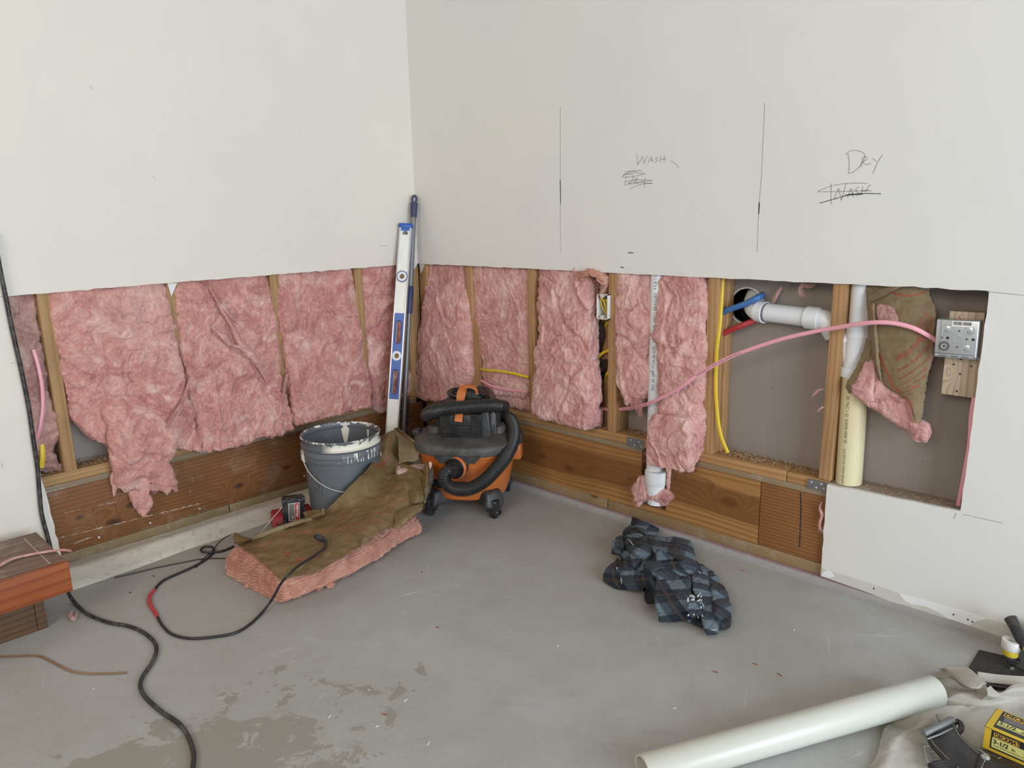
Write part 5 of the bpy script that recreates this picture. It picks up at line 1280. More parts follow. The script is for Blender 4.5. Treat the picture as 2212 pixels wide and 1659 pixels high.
# capacity marks and recycling roundel, printed
def curved(V, th0, z0, m, name, r_of=None):
    """flat x,y drawing wrapped on the bucket; th0 angle of x=0, z0 height of y=0"""
    z = z0+V[:, 1]; r = .1305+(z-.006)*(.1425-.1305)/.264+.0006; th = th0+V[:, 0]/r
    return np.stack([r*np.cos(th), r*np.sin(th), z], 1)
thm = thc-.62
mb = MB(); V = []; F = []; n0 = 0
def rect(x0, y0, x1, y1):
    global n0
    k = 6; xs = np.linspace(x0, x1, k)
    for x in xs: V.append((x, y0)); V.append((x, y1))
    for i in range(k-1): F.append((n0+2*i, n0+2*i+2, n0+2*i+3, n0+2*i+1))
    n0 += 2*k
for j in range(20):
    y = j*.0062; rect(.030-(.030 if j % 4 == 0 else .020)-.012*(j % 2), y, .030, y+.0012)
for j in range(20): rect(.030, j*.0080, .0316, j*.0080+.0085)
mk('capacity_scale', curved(np.array(V), thm, .055, BLKINK, ''), F, BLKINK, t)
V = []; F = []; n0 = 0; aa = np.linspace(-PI*.62, PI*.5, 30)
for a in aa: V += [(.024*math.cos(a)*.8, .030*math.sin(a)), (.0215*math.cos(a)*.8, .0275*math.sin(a))]
F = [(2*i, 2*i+1, 2*i+3, 2*i+2) for i in range(29)]; n0 = len(V)
k = n0; V += [(.0, .002), (.002, .0035), (.016, -.016), (.014, -.018)]; F.append((k, k+1, k+2, k+3))
mk('round_symbol', curved(np.array(V), thm+.02, .205, BLKINK, ''), F, BLKINK, t)
RUST = plain('rust_red_print', (.18, .06, .05), .6)
V = []; F = []; n0 = 0; rs = np.random.RandomState(6)
for j in range(16): rect(-.028, j*.0056, -.006-.01*rs.rand(), j*.0056+.0022)
mk('warning_print', curved(np.array(V), thm, .05, RUST, ''), F, RUST, t)
# paint run inside
pr = MB(); V = []; tt = thc+PI+.10
for i, q in enumerate(np.linspace(0, 1, 14)):
    z = .366-q*.085; r = .1460-(.35-min(.35, z))*.085; hw = .016*(1-q)**.6+.004; V += [bp(tt-hw/.14+.02*q, r-.0006, z), bp(tt+hw/.14*.9, r-.0006, z)]
mk('paint_run', V, [(2*i, 2*i+1, 2*i+3, 2*i+2) for i in range(13)], PAINT, t)
V = []
for i, q in enumerate(np.linspace(0, 1, 10)):
    z = .366-q*.055; r = .1458-(.35-min(.35, z))*.085; hw = .006*(1-q)**.5+.0015; V += [bp(tt-.72-hw/.14, r-.0006, z), bp(tt-.72+hw/.14, r-.0006, z)]
mk('paint_run', V, [(2*i, 2*i+1, 2*i+3, 2*i+2) for i in range(9)], PAINT, t)

# ---------------------------------------------------------------- spirit level leaning on the left wall
LB = FZ(839.5, 1046, .002); LTp = np.array([-.084, -.034, 1.150])
a_ = (LTp-LB)/np.linalg.norm(LTp-LB)
nrm = np.array([-.80, -.60, 0]); nrm -= a_*(nrm@a_); nrm /= np.linalg.norm(nrm)      # faces the camera
w_ = np.cross(a_, nrm); w_ = w_ if w_@_R > 0 else -w_
LEN = np.linalg.norm(LTp-LB)
def s_of(py):
    ss = np.linspace(0, LEN, 600); yy = proj(LB+ss[:, None]*a_)[:, 1]; return float(np.interp(py, yy[::-1], ss[::-1]))
lm = Matrix(((w_[0], nrm[0], a_[0], LB[0]), (w_[1], nrm[1], a_[1], LB[1]), (w_[2], nrm[2], a_[2], LB[2]), (0, 0, 0, 1)))
t = empty('spirit_level', LB, 'long aluminium and blue spirit level leaning upright in the corner', 'spirit level')
ALU = dustplas('scuffed_aluminium', (.72, .74, .73), .42, .3, (.55, .56, .55), 22, metal=.15)
ALU2 = dustplas('scuffed_aluminium_edge', (.66, .68, .68), .3, .2, (.45, .46, .45), 22, metal=.5)
LBLUE = dustplas('level_blue', (.008, .090, .40), .35, .06); LBLUED = dustplas('level_dark_blue', (.015, .05, .22), .35, .12)
VIALR = plain('vial_ring_white', (.74, .76, .84), .4)
W2 = .0252
def circ(cx, cz, r, n=28): return [(cx+r*math.cos(a), cz+r*math.sin(a)) for a in np.linspace(0, 2*PI, n+1)[:-1]]
def slot(c0, c1, r, n=10): return [(r*math.cos(a), c1+r*math.sin(a)) for a in np.linspace(0, PI, n)]+[(r*math.cos(a), c0+r*math.sin(a)) for a in np.linspace(PI, 2*PI, n)]
v1 = s_of(598); v2 = s_of(769); b0 = s_of(862); b1 = s_of(677); g1 = (s_of(742), s_of(694)); g2 = (s_of(851), s_of(799)); top_s = LEN; hh = s_of(504)
gw = .0120
mb = MB()
mb.prism([(-W2, .01), (W2, .01), (W2, top_s-.018), (-W2, top_s-.018)], 1, -.009, .009,
         holes=[circ(0, v1, .019), circ(0, v2, .019), slot(g1[0]+gw, g1[1]-gw, gw), slot(g2[0]+gw, g2[1]-gw, gw), [(-.013, hh-.008), (.013, hh-.008), (.013, hh+.004), (.005, hh+.009), (-.005, hh+.009), (-.013, hh+.004)]])
V = np.concatenate(mb.v)@np.array(lm)[:3, :3].T+np.array(lm)[:3, 3]; mb.v = [V]; mb.obj('web', ALU, t, smooth=False)
for sx in (-1, 1):
    mb = MB(); mb.box((sx*W2-.003 if sx > 0 else -W2-.003, -.0125, .01), (W2+.003 if sx > 0 else -W2+.003, .0125, top_s-.018), lm, bev=.0012); mb.obj('rail', ALU2, t)
for (z0, z1) in ((top_s-.020, top_s), (0, .014)):
    mb = MB(); mb.box((-W2-.0045, -.014, z0), (W2+.0045, .014, z1), lm, bev=.002); mb.obj('end_cap', LBLUE, t)
mb = MB(); mb.box((-W2+.006, .009, top_s-.034), (W2-.006, .0105, top_s-.018), lm); mb.obj('end_cap', LBLUE, t)
for sd in (1, -1):
    mb = MB(); y0, y1 = (.009, .0115) if sd > 0 else (-.0115, -.009)
    mb.prism([(-W2+.003, b0), (W2-.003, b0), (W2-.003, b1), (-W2+.003, b1)], 1, y0, y1, holes=[circ(0, v2, .0195), slot(g1[0]+gw, g1[1]-gw, gw), slot(g2[0]+gw, g2[1]-gw, gw)])
    mb.v = [np.concatenate(mb.v)@np.array(lm)[:3, :3].T+np.array(lm)[:3, 3]]; mb.obj('grip_panel', LBLUE, t, smooth=False)
for g in (g1, g2):
    mb = MB(); P = np.array([(x, 0, z) for x, z in slot(g[0]+gw, g[1]-gw, gw+.0015)]); P = np.vstack([P, P[:1]])
    ring = [np.array(lm@Vector((x, .0118, z))) for x, _, z in P]; mb.tube(ring, .0022, 6, caps=False); mb.obj('grip_rim', LBLUED, t)
def vialset(c, outer):
    mb = MB(); Mv = lm@Matrix.Translation((0, 0, c))@Matrix.Rotation(-PI/2, 4, 'X')
    if outer:
        mb.lathe([(.0215, -.012), (.0262, -.012), (.0262, .0132), (.0215, .0132)], 40, Mv, close=False)
        mb.obj('vial_bezel', LBLUED, t)
    mb = MB(); mb.lathe([(.0110, -.0125), (.0220, -.0125), (.0220, .0140), (.0205, .0148), (.0115, .0138), (.0110, -.0125)], 40, Mv, close=False); r_ = mb.obj('vial_ring', VIALR, t)
    mb = MB(); mb.tube([np.array(lm@Vector((-.0110, 0, c))), np.array(lm@Vector((.0110, 0, c)))] if not outer else [np.array(lm@Vector((0, 0, c-.0125))), np.array(lm@Vector((0, 0, c+.0125)))], .0052, 14)
    tn = NT('vial_liquid'); tn.b.inputs['Transmission Weight'].default_value = .5; mb.obj('vial', tn.fin((.50, .36, .05), .15), t)
vialset(v1, True); vialset(v2, False)

# ---------------------------------------------------------------- grey pole with blue grips in the corner
pt_ = LW(895.5, 424, -.030); pq_ = LW(876, 830, -.105); pb_ = pt_+(pq_-pt_)*(pt_[2]-.04)/(pt_[2]-pq_[2])
# keep it on the lines seen: passes behind the level's right edge
t = empty('extension_pole', pb_, 'grey pole with dark blue grips, its hooked top leaning into the wall corner', 'pole')
d_ = (pt_-pb_); d_ /= np.linalg.norm(d_); LP = np.linalg.norm(pt_-pb_)
def sp_of(py):
    ss = np.linspace(0, LP, 600); yy = proj(pb_+ss[:, None]*d_)[:, 1]; return float(np.interp(py, yy[::-1], ss[::-1]))
GREYT = dustplas('grey_painted_tube', (.17, .18, .185), .35, .25, (.3, .3, .3), 30, metal=.3); NAVY = dustplas('navy_rubber', (.022, .028, .10), .5, .15)
gt = sp_of(618); gb = sp_of(676); ht = sp_of(468)
mb = MB(); mb.tube([pb_, pb_+d_*(gb)], .0105, 24); mb.obj('lower_tube', GREYT, t)
mb = MB(); mb.tube([pb_+d_*gt, pb_+d_*ht], .0128, 24); mb.obj('upper_tube', GREYT, t)
mb = MB(); mb.tube([pb_+d_*s for s in (gb-.002, gb, gb+.004, (gb+gt)/2, gt-.004, gt)], [.012, .0155, .016, .016, .016, .0145], 24); mb.obj('grip', NAVY, t)
mb = MB(); mb.tube([pb_+d_*s for s in (ht-.004, ht, ht+.03, ht+.06, LP-.03)], [.0135, .0145, .0155, .0165, .016], 24)
mb.obj('handle', NAVY, t)
c = pb_+d_*(LP-.014); u = np.cross(d_, -_F); u /= np.linalg.norm(u)
a = np.linspace(0, 2*PI, 30); P = [c+u*.0095*math.cos(q)+d_*.016*math.sin(q) for q in a]; mb = MB(); mb.tube(P, .0055, 10, caps=False); mb.obj('hanging_eye', NAVY, t)
mb = MB(); c = RW(1,1,0)*0+pb_+d_*sp_of(603)-u*.016; mb.lathe([(.0001, .002), (.004, 0), (.0001, -.002)], 12, Matrix.Translation(c)); mb.obj('lock_button', WHITE, t)
# black brush at its foot
t2 = empty('brush_head', pb_-[0, 0, .03], 'black bristle brush standing behind the foot of the spirit level', 'brush')
c0 = pb_+d_*.34-_R0*.002+_F*.03; c1 = pb_+d_*.16-_R0*.002+_F*.03
mb = MB(); rs = np.random.RandomState(3)
mb.tube([c0, c1], .012, 10)
mb.obj('brush_core', BLKC, t2)
mb = MB()
for k in range(26):
    q = k/25; c = c0+(c1-c0)*q
    for j in range(5):
        v = _R0*.022*(1 if j % 2 else -1)+np.array([0, 0, .004])*rs.normal()+rs.normal(size=3)*.003; mb.tube([c, c+v], .0016, 4)
mb.obj('bristles', BLKC, t2)

# ---------------------------------------------------------------- shop vacuum
ORANGE = dustplas('orange_tub', (.52, .130, .012), .38, .34, (.36, .22, .15), 5, thr=.45)
BLKP = dustplas('black_shop_plastic', (.016, .017, .020), .38, .42, (.14, .135, .125), 7, thr=.42)
BLKG = dustplas('black_gloss_plastic', (.012, .012, .013), .18, .25, (.2, .19, .17), 20)
def m_lid():
    t = NT('dusty_vacuum_lid'); v = t.coord(); n = t.noise(v, 9, 6, .65, .5); f = t.noise(v, 90, 4, .7)
    c = t.mix(t.ramp(n, [(.3, .1), (.62, .9)]), (.024, .025, .027), (.105, .098, .09)); c = t.mix(t.math('MULTIPLY', t.ramp(f, [(.5, 0), (.75, 1)]), .4), c, (.17, .16, .145))
    t.bump(f, .2, .001); return t.fin(c, .6)
LID = m_lid()
HOSE = dustplas('black_ribbed_hose', (.014, .014, .015), .34, .35, (.11, .105, .10), 8)
VC = np.array([-.262, -.592, 0]); VR = -54.5*PI/180
vac = empty('shop_vacuum', VC, 'orange and black wheeled shop vacuum with ribbed hose wrapped round its head', 'vacuum cleaner', rot=(0, 0, VR))
def vobj(mb, name, m, angle=35, par=None): return mb.obj(name, m, par or vac, angle=angle, world=False)
def superring(z, rx, ry, ex=2.6, n=96):
    a = np.linspace(0, 2*PI, n, endpoint=False); return np.stack([np.sign(np.cos(a))*np.abs(np.cos(a))**(2/ex)*rx, np.sign(np.sin(a))*np.abs(np.sin(a))**(2/ex)*ry, np.full(n, z)], 1)
def loft(mb, rings, cap=True):
    n = len(rings[0]); V = np.concatenate(rings); F = [(i*n+k, i*n+(k+1) % n, (i+1)*n+(k+1) % n, (i+1)*n+k) for i in range(len(rings)-1) for k in range(n)]
    if cap: F += [tuple(range(n-1, -1, -1)), tuple((len(rings)-1)*n+k for k in range(n))]
    mb.add(V, F)
mb = MB(); loft(mb, [superring(z, rx, ry, 2.4) for z, rx, ry in [(.060, .10, .095), (.062, .145, .135), (.072, .160, .150), (.10, .170, .160), (.16, .183, .173), (.22, .194, .184), (.248, .198, .188), (.252, .204, .194), (.272, .205, .195)]]); vobj(mb, 'tub', ORANGE, 30)
# latch bulges at both sides
for sx in (-1, 1):
    mb = MB(); mb.box((sx*.205-.028, -.035, .205), (sx*.205+.022, .035, .272), bev=.010); vobj(mb, 'side_bulge', ORANGE)
    mb = MB(); mb.box((sx*.215-.014, -.028, .272), (sx*.215+.016, .028, .318), bev=.006); vobj(mb, 'latch', BLKP)
mb = MB(); loft(mb, [superring(z, rx, ry, 2.4) for z, rx, ry in [(.262, .205, .195), (.264, .213, .203), (.270, .216, .206), (.296, .216, .206), (.302, .212, .202), (.306, .200, .190), (.318, .150, .140), (.326, .10, .095)]]); vobj(mb, 'lid', LID, 40)
mb = MB(); mb.prism([(-.070, .244), (.070, .244), (.088, .264), (.088, .272), (-.088, .272), (-.088, .264)], 1, -.209, -.192); vobj(mb, 'lid_lip', BLKP)
# raised drums on the lid beside the motor head
for (x, y, r) in [(-.115, -.02, .042), (.118, .0, .045), (.05, .10, .06)]:
    mb = MB(); mb.lathe([(r*1.15, .300), (r, .335), (r*.85, .345), (.0001, .347)], 32, Matrix.Translation((x, y, 0))); vobj(mb, 'lid_boss', LID)
# motor head: tapered block with panels
def frustum(mb, x0, x1, y0, y1, z0, z1, tx=.0, ty=.0, bev=.006):
    bm = bmesh.new(); bmesh.ops.create_cube(bm, size=1)
    for v in bm.verts:
        k = v.co.z+.5; sx_ = 1-tx*k; sy_ = 1-ty*k; v.co = Vector(((x0+x1)/2+v.co.x*(x1-x0)*sx_, (y0+y1)/2+v.co.y*(y1-y0)*sy_, z0+(z1-z0)*k))
    bmesh.ops.bevel(bm, geom=bm.edges[:], offset=bev, segments=3, affect='EDGES', profile=.5); bm.verts.index_update()
    mb.add([v.co[:] for v in bm.verts], [[v.index for v in f.verts] for f in bm.faces]); bm.free()
mb = MB(); frustum(mb, -.105, .115, -.085, .12, .315, .425, .10, .12); head = vobj(mb, 'motor_head', BLKP)
mb = MB(); frustum(mb, -.082, .078, -.118, -.06, .312, .418, -.06, .0, .004); vobj(mb, 'front_panel', BLKG)
mb = MB(); mb.box((-.046, -.1225, .372), (.040, -.112, .415), bev=.003); mb.box((-.042, -.124, .366), (.036, -.118, .371)); vobj(mb, 'switch_bezel', BLKP)
mb = MB(); frustum(mb, .085, .135, -.06, .09, .312, .41, .15, .1, .008); frustum(mb, -.122, -.09, -.05, .08, .312, .40, .15, .1, .008); vobj(mb, 'side_vent', BLKP)
mb = MB(); mb.lathe([(.110, .42), (.102, .440), (.078, .458), (.045, .470), (.0001, .473)], 48, Matrix.Translation((.005, .02, 0))); vobj(mb, 'head_cap', BLKP)
# chain-like cord clip on the right of the head
mb = MB()
for k in range(9):
    a = np.linspace(0, 2*PI, 10); c = np.array([.122-.001*k, -.065+.002*k, .408-k*.0105]); mb.tube([c+np.array([.0045*math.cos(q), .002*(k % 2), .0065*math.sin(q)]) for q in a], .0016, 6, caps=False)
vobj(mb, 'bead_chain', STEELD)
# orange carry handle and latch tab
def V3(px, py, dd): return deep(px, py, D0+dd)
D0 = float((VC+[0, 0, .3]-CAM)@_F)
inv = lambda P: rel(vac, P)
def orange_strap(pts, wid, name, th=.006, n=7):
    P = inv(cr(pts, n)); mb = MB(); mb.ribbon(P, inv(np.array([VC+_R0]))[0], wid, th); return vobj(mb, name, ORANGE)
orange_strap([V3(993, 876, -.135), V3(995, 860, -.13), V3(998, 845, -.12), V3(1004, 833, -.105)], [.030]*7+[.034]*7+[.030]*8, 'handle_strap')
aa = np.linspace(-.1, 1.06, 18)*PI
P = inv(np.array([V3(1012+0*a, 845, -.105)+_R0*(.034*-math.cos(a))+np.array([0, 0, .026*math.sin(a)-.004]) for a in aa])); mb = MB(); mb.ribbon(P, inv(np.array([VC+_F*[1, 1, 0]]))[0], .040, .006); vobj(mb, 'handle_loop', ORANGE)
mb = MB(); mb.ribbon(inv(cr([V3(992, 893, -.155), V3(991, 903, -.150), V3(990, 911, -.150)], 4)), inv(np.array([VC+_R0]))[0], .030, .008); vobj(mb, 'latch_tab', ORANGE)
# hose
pts = [V3(1092, 879, -.03), V3(1074, 876, -.075), V3(1050, 876, -.12), V3(1005, 879, -.165), V3(962, 883, -.15), V3(932, 889, -.10), V3(922, 897, -.02), V3(935, 890, .09), V3(985, 868, .18), V3(1045, 868, .19), V3(1082, 892, .10), V3(1103, 908, .02), V3(1110, 932, -.05), V3(1106, 958, -.11), V3(1090, 990, -.17), V3(1068, 1017, -.21), V3(1043, 1041, -.24), V3(1014, 1056, -.26), V3(986, 1057, -.27), V3(965, 1046, -.27), V3(959, 1030, -.265), V3(967, 1017, -.245)]
P = inv(cr(pts, 16)); L_ = np.r_[0, np.cumsum(np.linalg.norm(np.diff(P, axis=0), axis=1))]; tot = L_[-1]; m_ = int(tot/.0012); s_ = np.linspace(0, tot, m_); Q = np.stack([np.interp(s_, L_, P[:, i]) for i in range(3)], 1)
for _ in range(8): Q[1:-1] = (Q[:-2]+Q[1:-1]*2+Q[2:])/4
rr = .0252+.0024*np.clip(np.sin(s_*2*PI/.0072)*1.5, -1, 1); rr[s_ < .055] = .0262; rr[:6] = [.010, .016, .021, .024, .0255, .0262]; rr[s_ > tot-.012] = .025
mb = MB(); mb.tube(Q, rr, 20); vobj(mb, 'hose', HOSE, 180)
# port with dark collar
pc = inv(np.array([V3(981, 1012, -.205)]))[0]; tx = math.atan2(pc[0], -pc[1]); 
Mp = Matrix.Translation((-.058, -.168, .205))@Matrix.Rotation(PI/2+.0, 4, 'X')
Mp = Matrix.Translation(inv(np.array([V3(980, 1013, -.195)]))[0])@Matrix.Rotation(-.3, 4, 'Z')@Matrix.Rotation(PI/2, 4, 'X')
mb = MB(); mb.lathe([(.041, -.045), (.0405, .0), (.038, .004), (.0375, -.003), (.034, -.003), (.034, .010), (.032, .014), (.028, .014), (.027, .045), (.0245, .052), (.0001, .052)], 40, Mp); vobj(mb, 'hose_port', BLKG)
mb = MB(); mb.lathe([(.041, -.03), (.045, -.022), (.0455, -.014), (.041, -.008)], 40, Mp, close=False); vobj(mb, 'port_surround', ORANGE)
# black label below the port
mb = MB(); 
a = np.linspace(-.75, -.05, 14)
for (z0, z1, q0, q1) in [(.118, .156, -.72, .35)]:
    V = []; th = np.linspace(q0, q1, 24)
    for q in th:
        for z in (z0, z1):
            rx = .170+(z-.10)*.22; ry = .160+(z-.10)*.22; a_2 = -PI/2+q; ex = 2.4
            c_, s__ = math.cos(a_2), math.sin(a_2); V.append((math.copysign(abs(c_)**(2/ex), c_)*rx*1.006, math.copysign(abs(s__)**(2/ex), s__)*ry*1.006, z))
    mb.add(V, [(2*i, 2*i+2, 2*i+3, 2*i+1) for i in range(23)])
vobj(mb, 'label_band', BLKG)
# power cord coiled on top
mb = MB(); rs = np.random.RandomState(4)
for k in range(4):
    a = np.linspace(0, 2*PI, 40); r1 = .058+.005*k*rs.rand(); mb.tube([(.005+r1*math.cos(q)*1.1+.01*rs.rand()*0, .01+r1*math.sin(q)*.8, .458+.006*k+.006*math.sin(q*2+k)) for q in a], .0052, 8, caps=False)
vobj(mb, 'power_cord', BLKC)
mb = MB(); mb.tube(inv(cr([V3(1012, 868, -.05), V3(1030, 858, -.06), V3(1038, 845, -.05), V3(1036, 836, -.03)], 6)), .0065, 10); mb.box(inv(np.array([V3(1037, 838, -.03)]))[0]-.010, inv(np.array([V3(1037, 838, -.03)]))[0]+.010, bev=.003); vobj(mb, 'power_plug', BLKG)
mb = MB(); P = cr([(.06, -.03, .49), (.09, .0, .48), (.11, .04, .44), (.12, .05, .40)], 6); mb.ribbon(P, (0, 1, .2), .06, .002); vobj(mb, 'plastic_wrap', BLKFILM)
# caster feet
for (x, y) in [(-.126, -.139), (.127, -.139), (.127, .139), (-.127, .139)]:
    s1, s2 = math.copysign(1, x), math.copysign(1, y); dr = math.atan2(y, x)
    mb = MB(); M = Matrix.Translation((x*.86, y*.86, 0))@Matrix.Rotation(dr, 4, 'Z')
    frustum(mb, -.075, .052, -.046, .046, .044, .112, .30, .16, .014)
    mb.v[-1] = mb.v[-1]@np.array(M)[:3, :3].T+np.array(M)[:3, 3]
    ft = vobj(mb, 'caster_foot', BLKP)
    ft.name = 'caster_foot'
    M2 = Matrix.Translation((x, y, 0))@Matrix.Rotation(dr+.6*s1, 4, 'Z')
    mb = MB(); mb.box((-.024, -.029, .024), (.026, .029, .078), M2, bev=.010); fk = vobj(mb, 'caster_fork', BLKG); fk.parent = ft
    for q in (-1, 1):
        mb = MB(); mb.lathe([(.0001, -.005), (.008, -.005), (.0085, -.0035), (.0185, -.0042), (.0205, -.002), (.0205, .003), (.0185, .0048), (.0001, .0048)], 28, M2@Matrix.Translation((.008, q*.018, .0208))@Matrix.Rotation(PI/2, 4, 'X')); wl_ = vobj(mb, 'caster_wheel', BLKG); wl_.parent = ft
        mb = MB(); mb.lathe([(.0001, -.0062 if q < 0 else .0062), (.0062, -.0058 if q < 0 else .0058), (.0066, 0)], 16, M2@Matrix.Translation((.008, q*.0185, .0208))@Matrix.Rotation(PI/2, 4, 'X')); hb = vobj(mb, 'wheel_hub', STEEL); hb.parent = ft

# ---------------------------------------------------------------- charger and battery
REDC = dustplas('red_charger_plastic', (.34, .02, .03), .38, .25, (.4, .25, .22), 30)
BATB = dustplas('battery_black', (.018, .018, .020), .4, .5, (.22, .21, .2), 25)
cb_ = FZ(632, 1143, .0); cb_[1] = -.235; cb_[0] = LW(632, 1130, -.235)[0]
t = empty('battery_charger', cb_, 'red battery charger on the floor between curb and brown-papered batt', 'charger')
mb = MB(); M = Matrix.Translation((cb_[0], cb_[1], 0))@Matrix.Rotation(-.35, 4, 'Z')
frustum(mb, -.078, .082, -.055, .055, .0, .062, .06, .10, .008); mb.v[-1] = mb.v[-1]@np.array(M)[:3, :3].T+np.array(M)[:3, 3]; mb.obj('housing', REDC, t)
mb = MB(); mb.box((-.070, -.0585, .006), (-.020, -.050, .034), M, bev=.002); mb.obj('vent_panel', BATB, t)
for k in range(4):
    mb = MB(); mb.box((-.066+k*.012, -.0600, .028), (-.060+k*.012, -.058, .033), M); mb.obj('vent_rib', WHITE, t)
mb = MB(); fr_ = [(-.0735, .004), (-.0735, .052), (-.014, .052), (-.014, .004)]
mb.tube([M@Vector((x, -.0592+.1*(z)*.09, z)) for x, z in fr_], .0008, 5); mb.obj('panel_line', plain('pale_red_line', (.6, .25, .25), .5), t)
Vt, Ft = text_mesh('Milwaukee', .012, shear=.3)
if len(Vt): W = np.array([M@Vector((-.068+x, -.0576+(.04+y)*.09, .040+y)) for x, y, _ in Vt]); mk('printed_text', rel(t, W), Ft, plain('faded_print', (.5, .2, .2), .6), t, smooth=False)
Mb = Matrix.Translation(LW(634, 1099, -.285))@Matrix.Rotation(-.42, 4, 'Z')@Matrix.Rotation(.15, 4, 'X')@Matrix.Rotation(.03, 4, 'Y')
bb = LW(634, 1124, -.27)
t = empty('battery_pack', np.array(Mb.translation)-[0, 0, .05], 'black tool battery with a red and grey label standing on the red charger', 'battery')
mb = MB(); mb.box((-.040, -.020, -.052), (.040, .026, .050), Mb, bev=.007); mb.obj('case', BATB, t)
mb = MB()
for (x0, z0, x1, z1) in [(-.043, -.054, -.028, -.032), (.028, -.054, .043, -.032), (-.043, .032, -.028, .053), (.028, .032, .043, .053), (-.016, .046, .016, .054), (-.043, -.012, -.035, .012), (.035, -.012, .043, .012)]:
    mb.box((x0, -.024, z0), (x1, .0, z1), Mb, bev=.003)
mb.obj('bumper', BATB, t)
LGREY = plain('label_grey', (.20, .195, .19), .5); LRED = plain('label_red', (.62, .05, .06), .5)
mb = MB(); mb.box((-.021, -.0214, -.040), (.021, -.0200, .036), Mb); mb.obj('label', WHITE, t, smooth=False)
mb = MB(); mb.box((-.019, -.0219, -.038), (.001, -.0213, .034), Mb); mb.obj('label_panel', LGREY, t, smooth=False)
mb = MB(); mb.box((.003, -.0219, -.038), (.019, -.0213, .034), Mb); mb.obj('label_panel', LRED, t, smooth=False)
def plane_text(s, size, M, name, m, par, rot=0.0, bold=0.0, shear=0.0):
    Vt, Ft = text_mesh(s, size, bold=bold, shear=shear)
    if not len(Vt): return
    c_, s_ = math.cos(rot), math.sin(rot)
    W = np.array([M@Vector((x*c_-y*s_, 0, x*s_+y*c_)) for x, y, _ in Vt]); return mk(name, rel(par, W), Ft, m, par, smooth=False)
plane_text('Milwaukee', .0125, Mb@Matrix.Translation((.015, -.0222, -.026)), 'printed_text', WHITE, t, PI/2, .0006, .25)
plane_text('M18', .007, Mb@Matrix.Translation((-.004, -.0222, -.030)), 'printed_text', WHITE, t, PI/2, .0003)
o, P = cable('white_string', [FZ(546, 1164, .004), FZ(556, 1157, .012), FZ(564, 1149, .05), LW(609, 1096, -.3)], .0010, WHITE, 'thin pale string slanting across the red charger', 'string', pl=None)

# ---------------------------------------------------------------- step board at the left edge
zb_ = .205; fr = FZ(148, 1214, zb_)
t = empty('step', (-2.1, -.25, 0), 'low red-brown wooden step with a dusty top at the left edge', 'step')
x1 = fr[0]; y0 = fr[1]
mb = MB(); mb.box((x1-.75, y0+.022, zb_-.03), (x1-.001, -.085, zb_), bev=.002); mb.obj('top_board', BENCHTOP, t, angle=40)
mb = MB(); mb.box((x1-.75, y0, zb_-.093), (x1, y0+.021, zb_+.0005), bev=.002); mb.obj('fascia', BENCH, t, angle=40)
mb = MB(); mb.box((x1-.021, y0+.0215, zb_-.093), (x1, -.10, zb_-.0305), bev=.002); mb.obj('end_board', BENCH, t, angle=40)
zq = FZ(104, 1355, 0); 
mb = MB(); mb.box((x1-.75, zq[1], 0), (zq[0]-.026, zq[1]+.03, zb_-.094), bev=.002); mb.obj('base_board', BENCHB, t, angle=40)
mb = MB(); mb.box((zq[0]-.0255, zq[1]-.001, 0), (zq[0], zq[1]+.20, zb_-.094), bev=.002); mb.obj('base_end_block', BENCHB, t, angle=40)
GROOVE = plain('groove_light', (.52, .43, .36), .7)
mb = MB(); P = [FZ(52, 1163, zb_+.0006), FZ(108, 1218, zb_+.0006)]; mb.ribbon(P, (1, 0, 0), .0025, .0008); mb.obj('board_seam', GROOVE, t)
mb = MB(); mb.box((x1-.75, y0+.0215, zb_), (x1-.03, y0+.0235, zb_+.0006)); mb.obj('board_seam', BENCHB, t)
rs = np.random.RandomState(8); mb = MB(); P = cr([FZ(-30, 1240, zb_+.006), FZ(20, 1210, zb_+.008), FZ(60, 1199, zb_+.006), FZ(110, 1190, zb_+.008), FZ(135, 1188, zb_+.02), FZ(152, 1190, zb_+.012)], 10)
wv = np.interp(np.linspace(0, 1, len(P)), [0, .3, .6, 1], [.012, .009, .005, .001])
mb.ribbon(P, (.3, 1, 0), wv, .004)
for k in range(22):
    q = P+rs.normal(size=3)*[.002, .003, .0008]*1.0; q = q[rs.randint(0, 20):]; mb.tube(q, .0006, 4)
tag(mb.obj('insulation_strand', WOOL_R), 'thin pink insulation strand lying across the wooden step', 'insulation scrap')
mb = MB(); P = cr([FZ(158, 1318, .004), FZ(152, 1328, .008), FZ(160, 1337, .006), FZ(166, 1322, .006)], 5); mb.tube(P, .007*np.sin(np.linspace(.4, 2.8, len(P))), 8)
tag(mb.obj('insulation_wisp', WOOL_D), 'small greyed wisp on the floor beside the step base', 'insulation scrap')

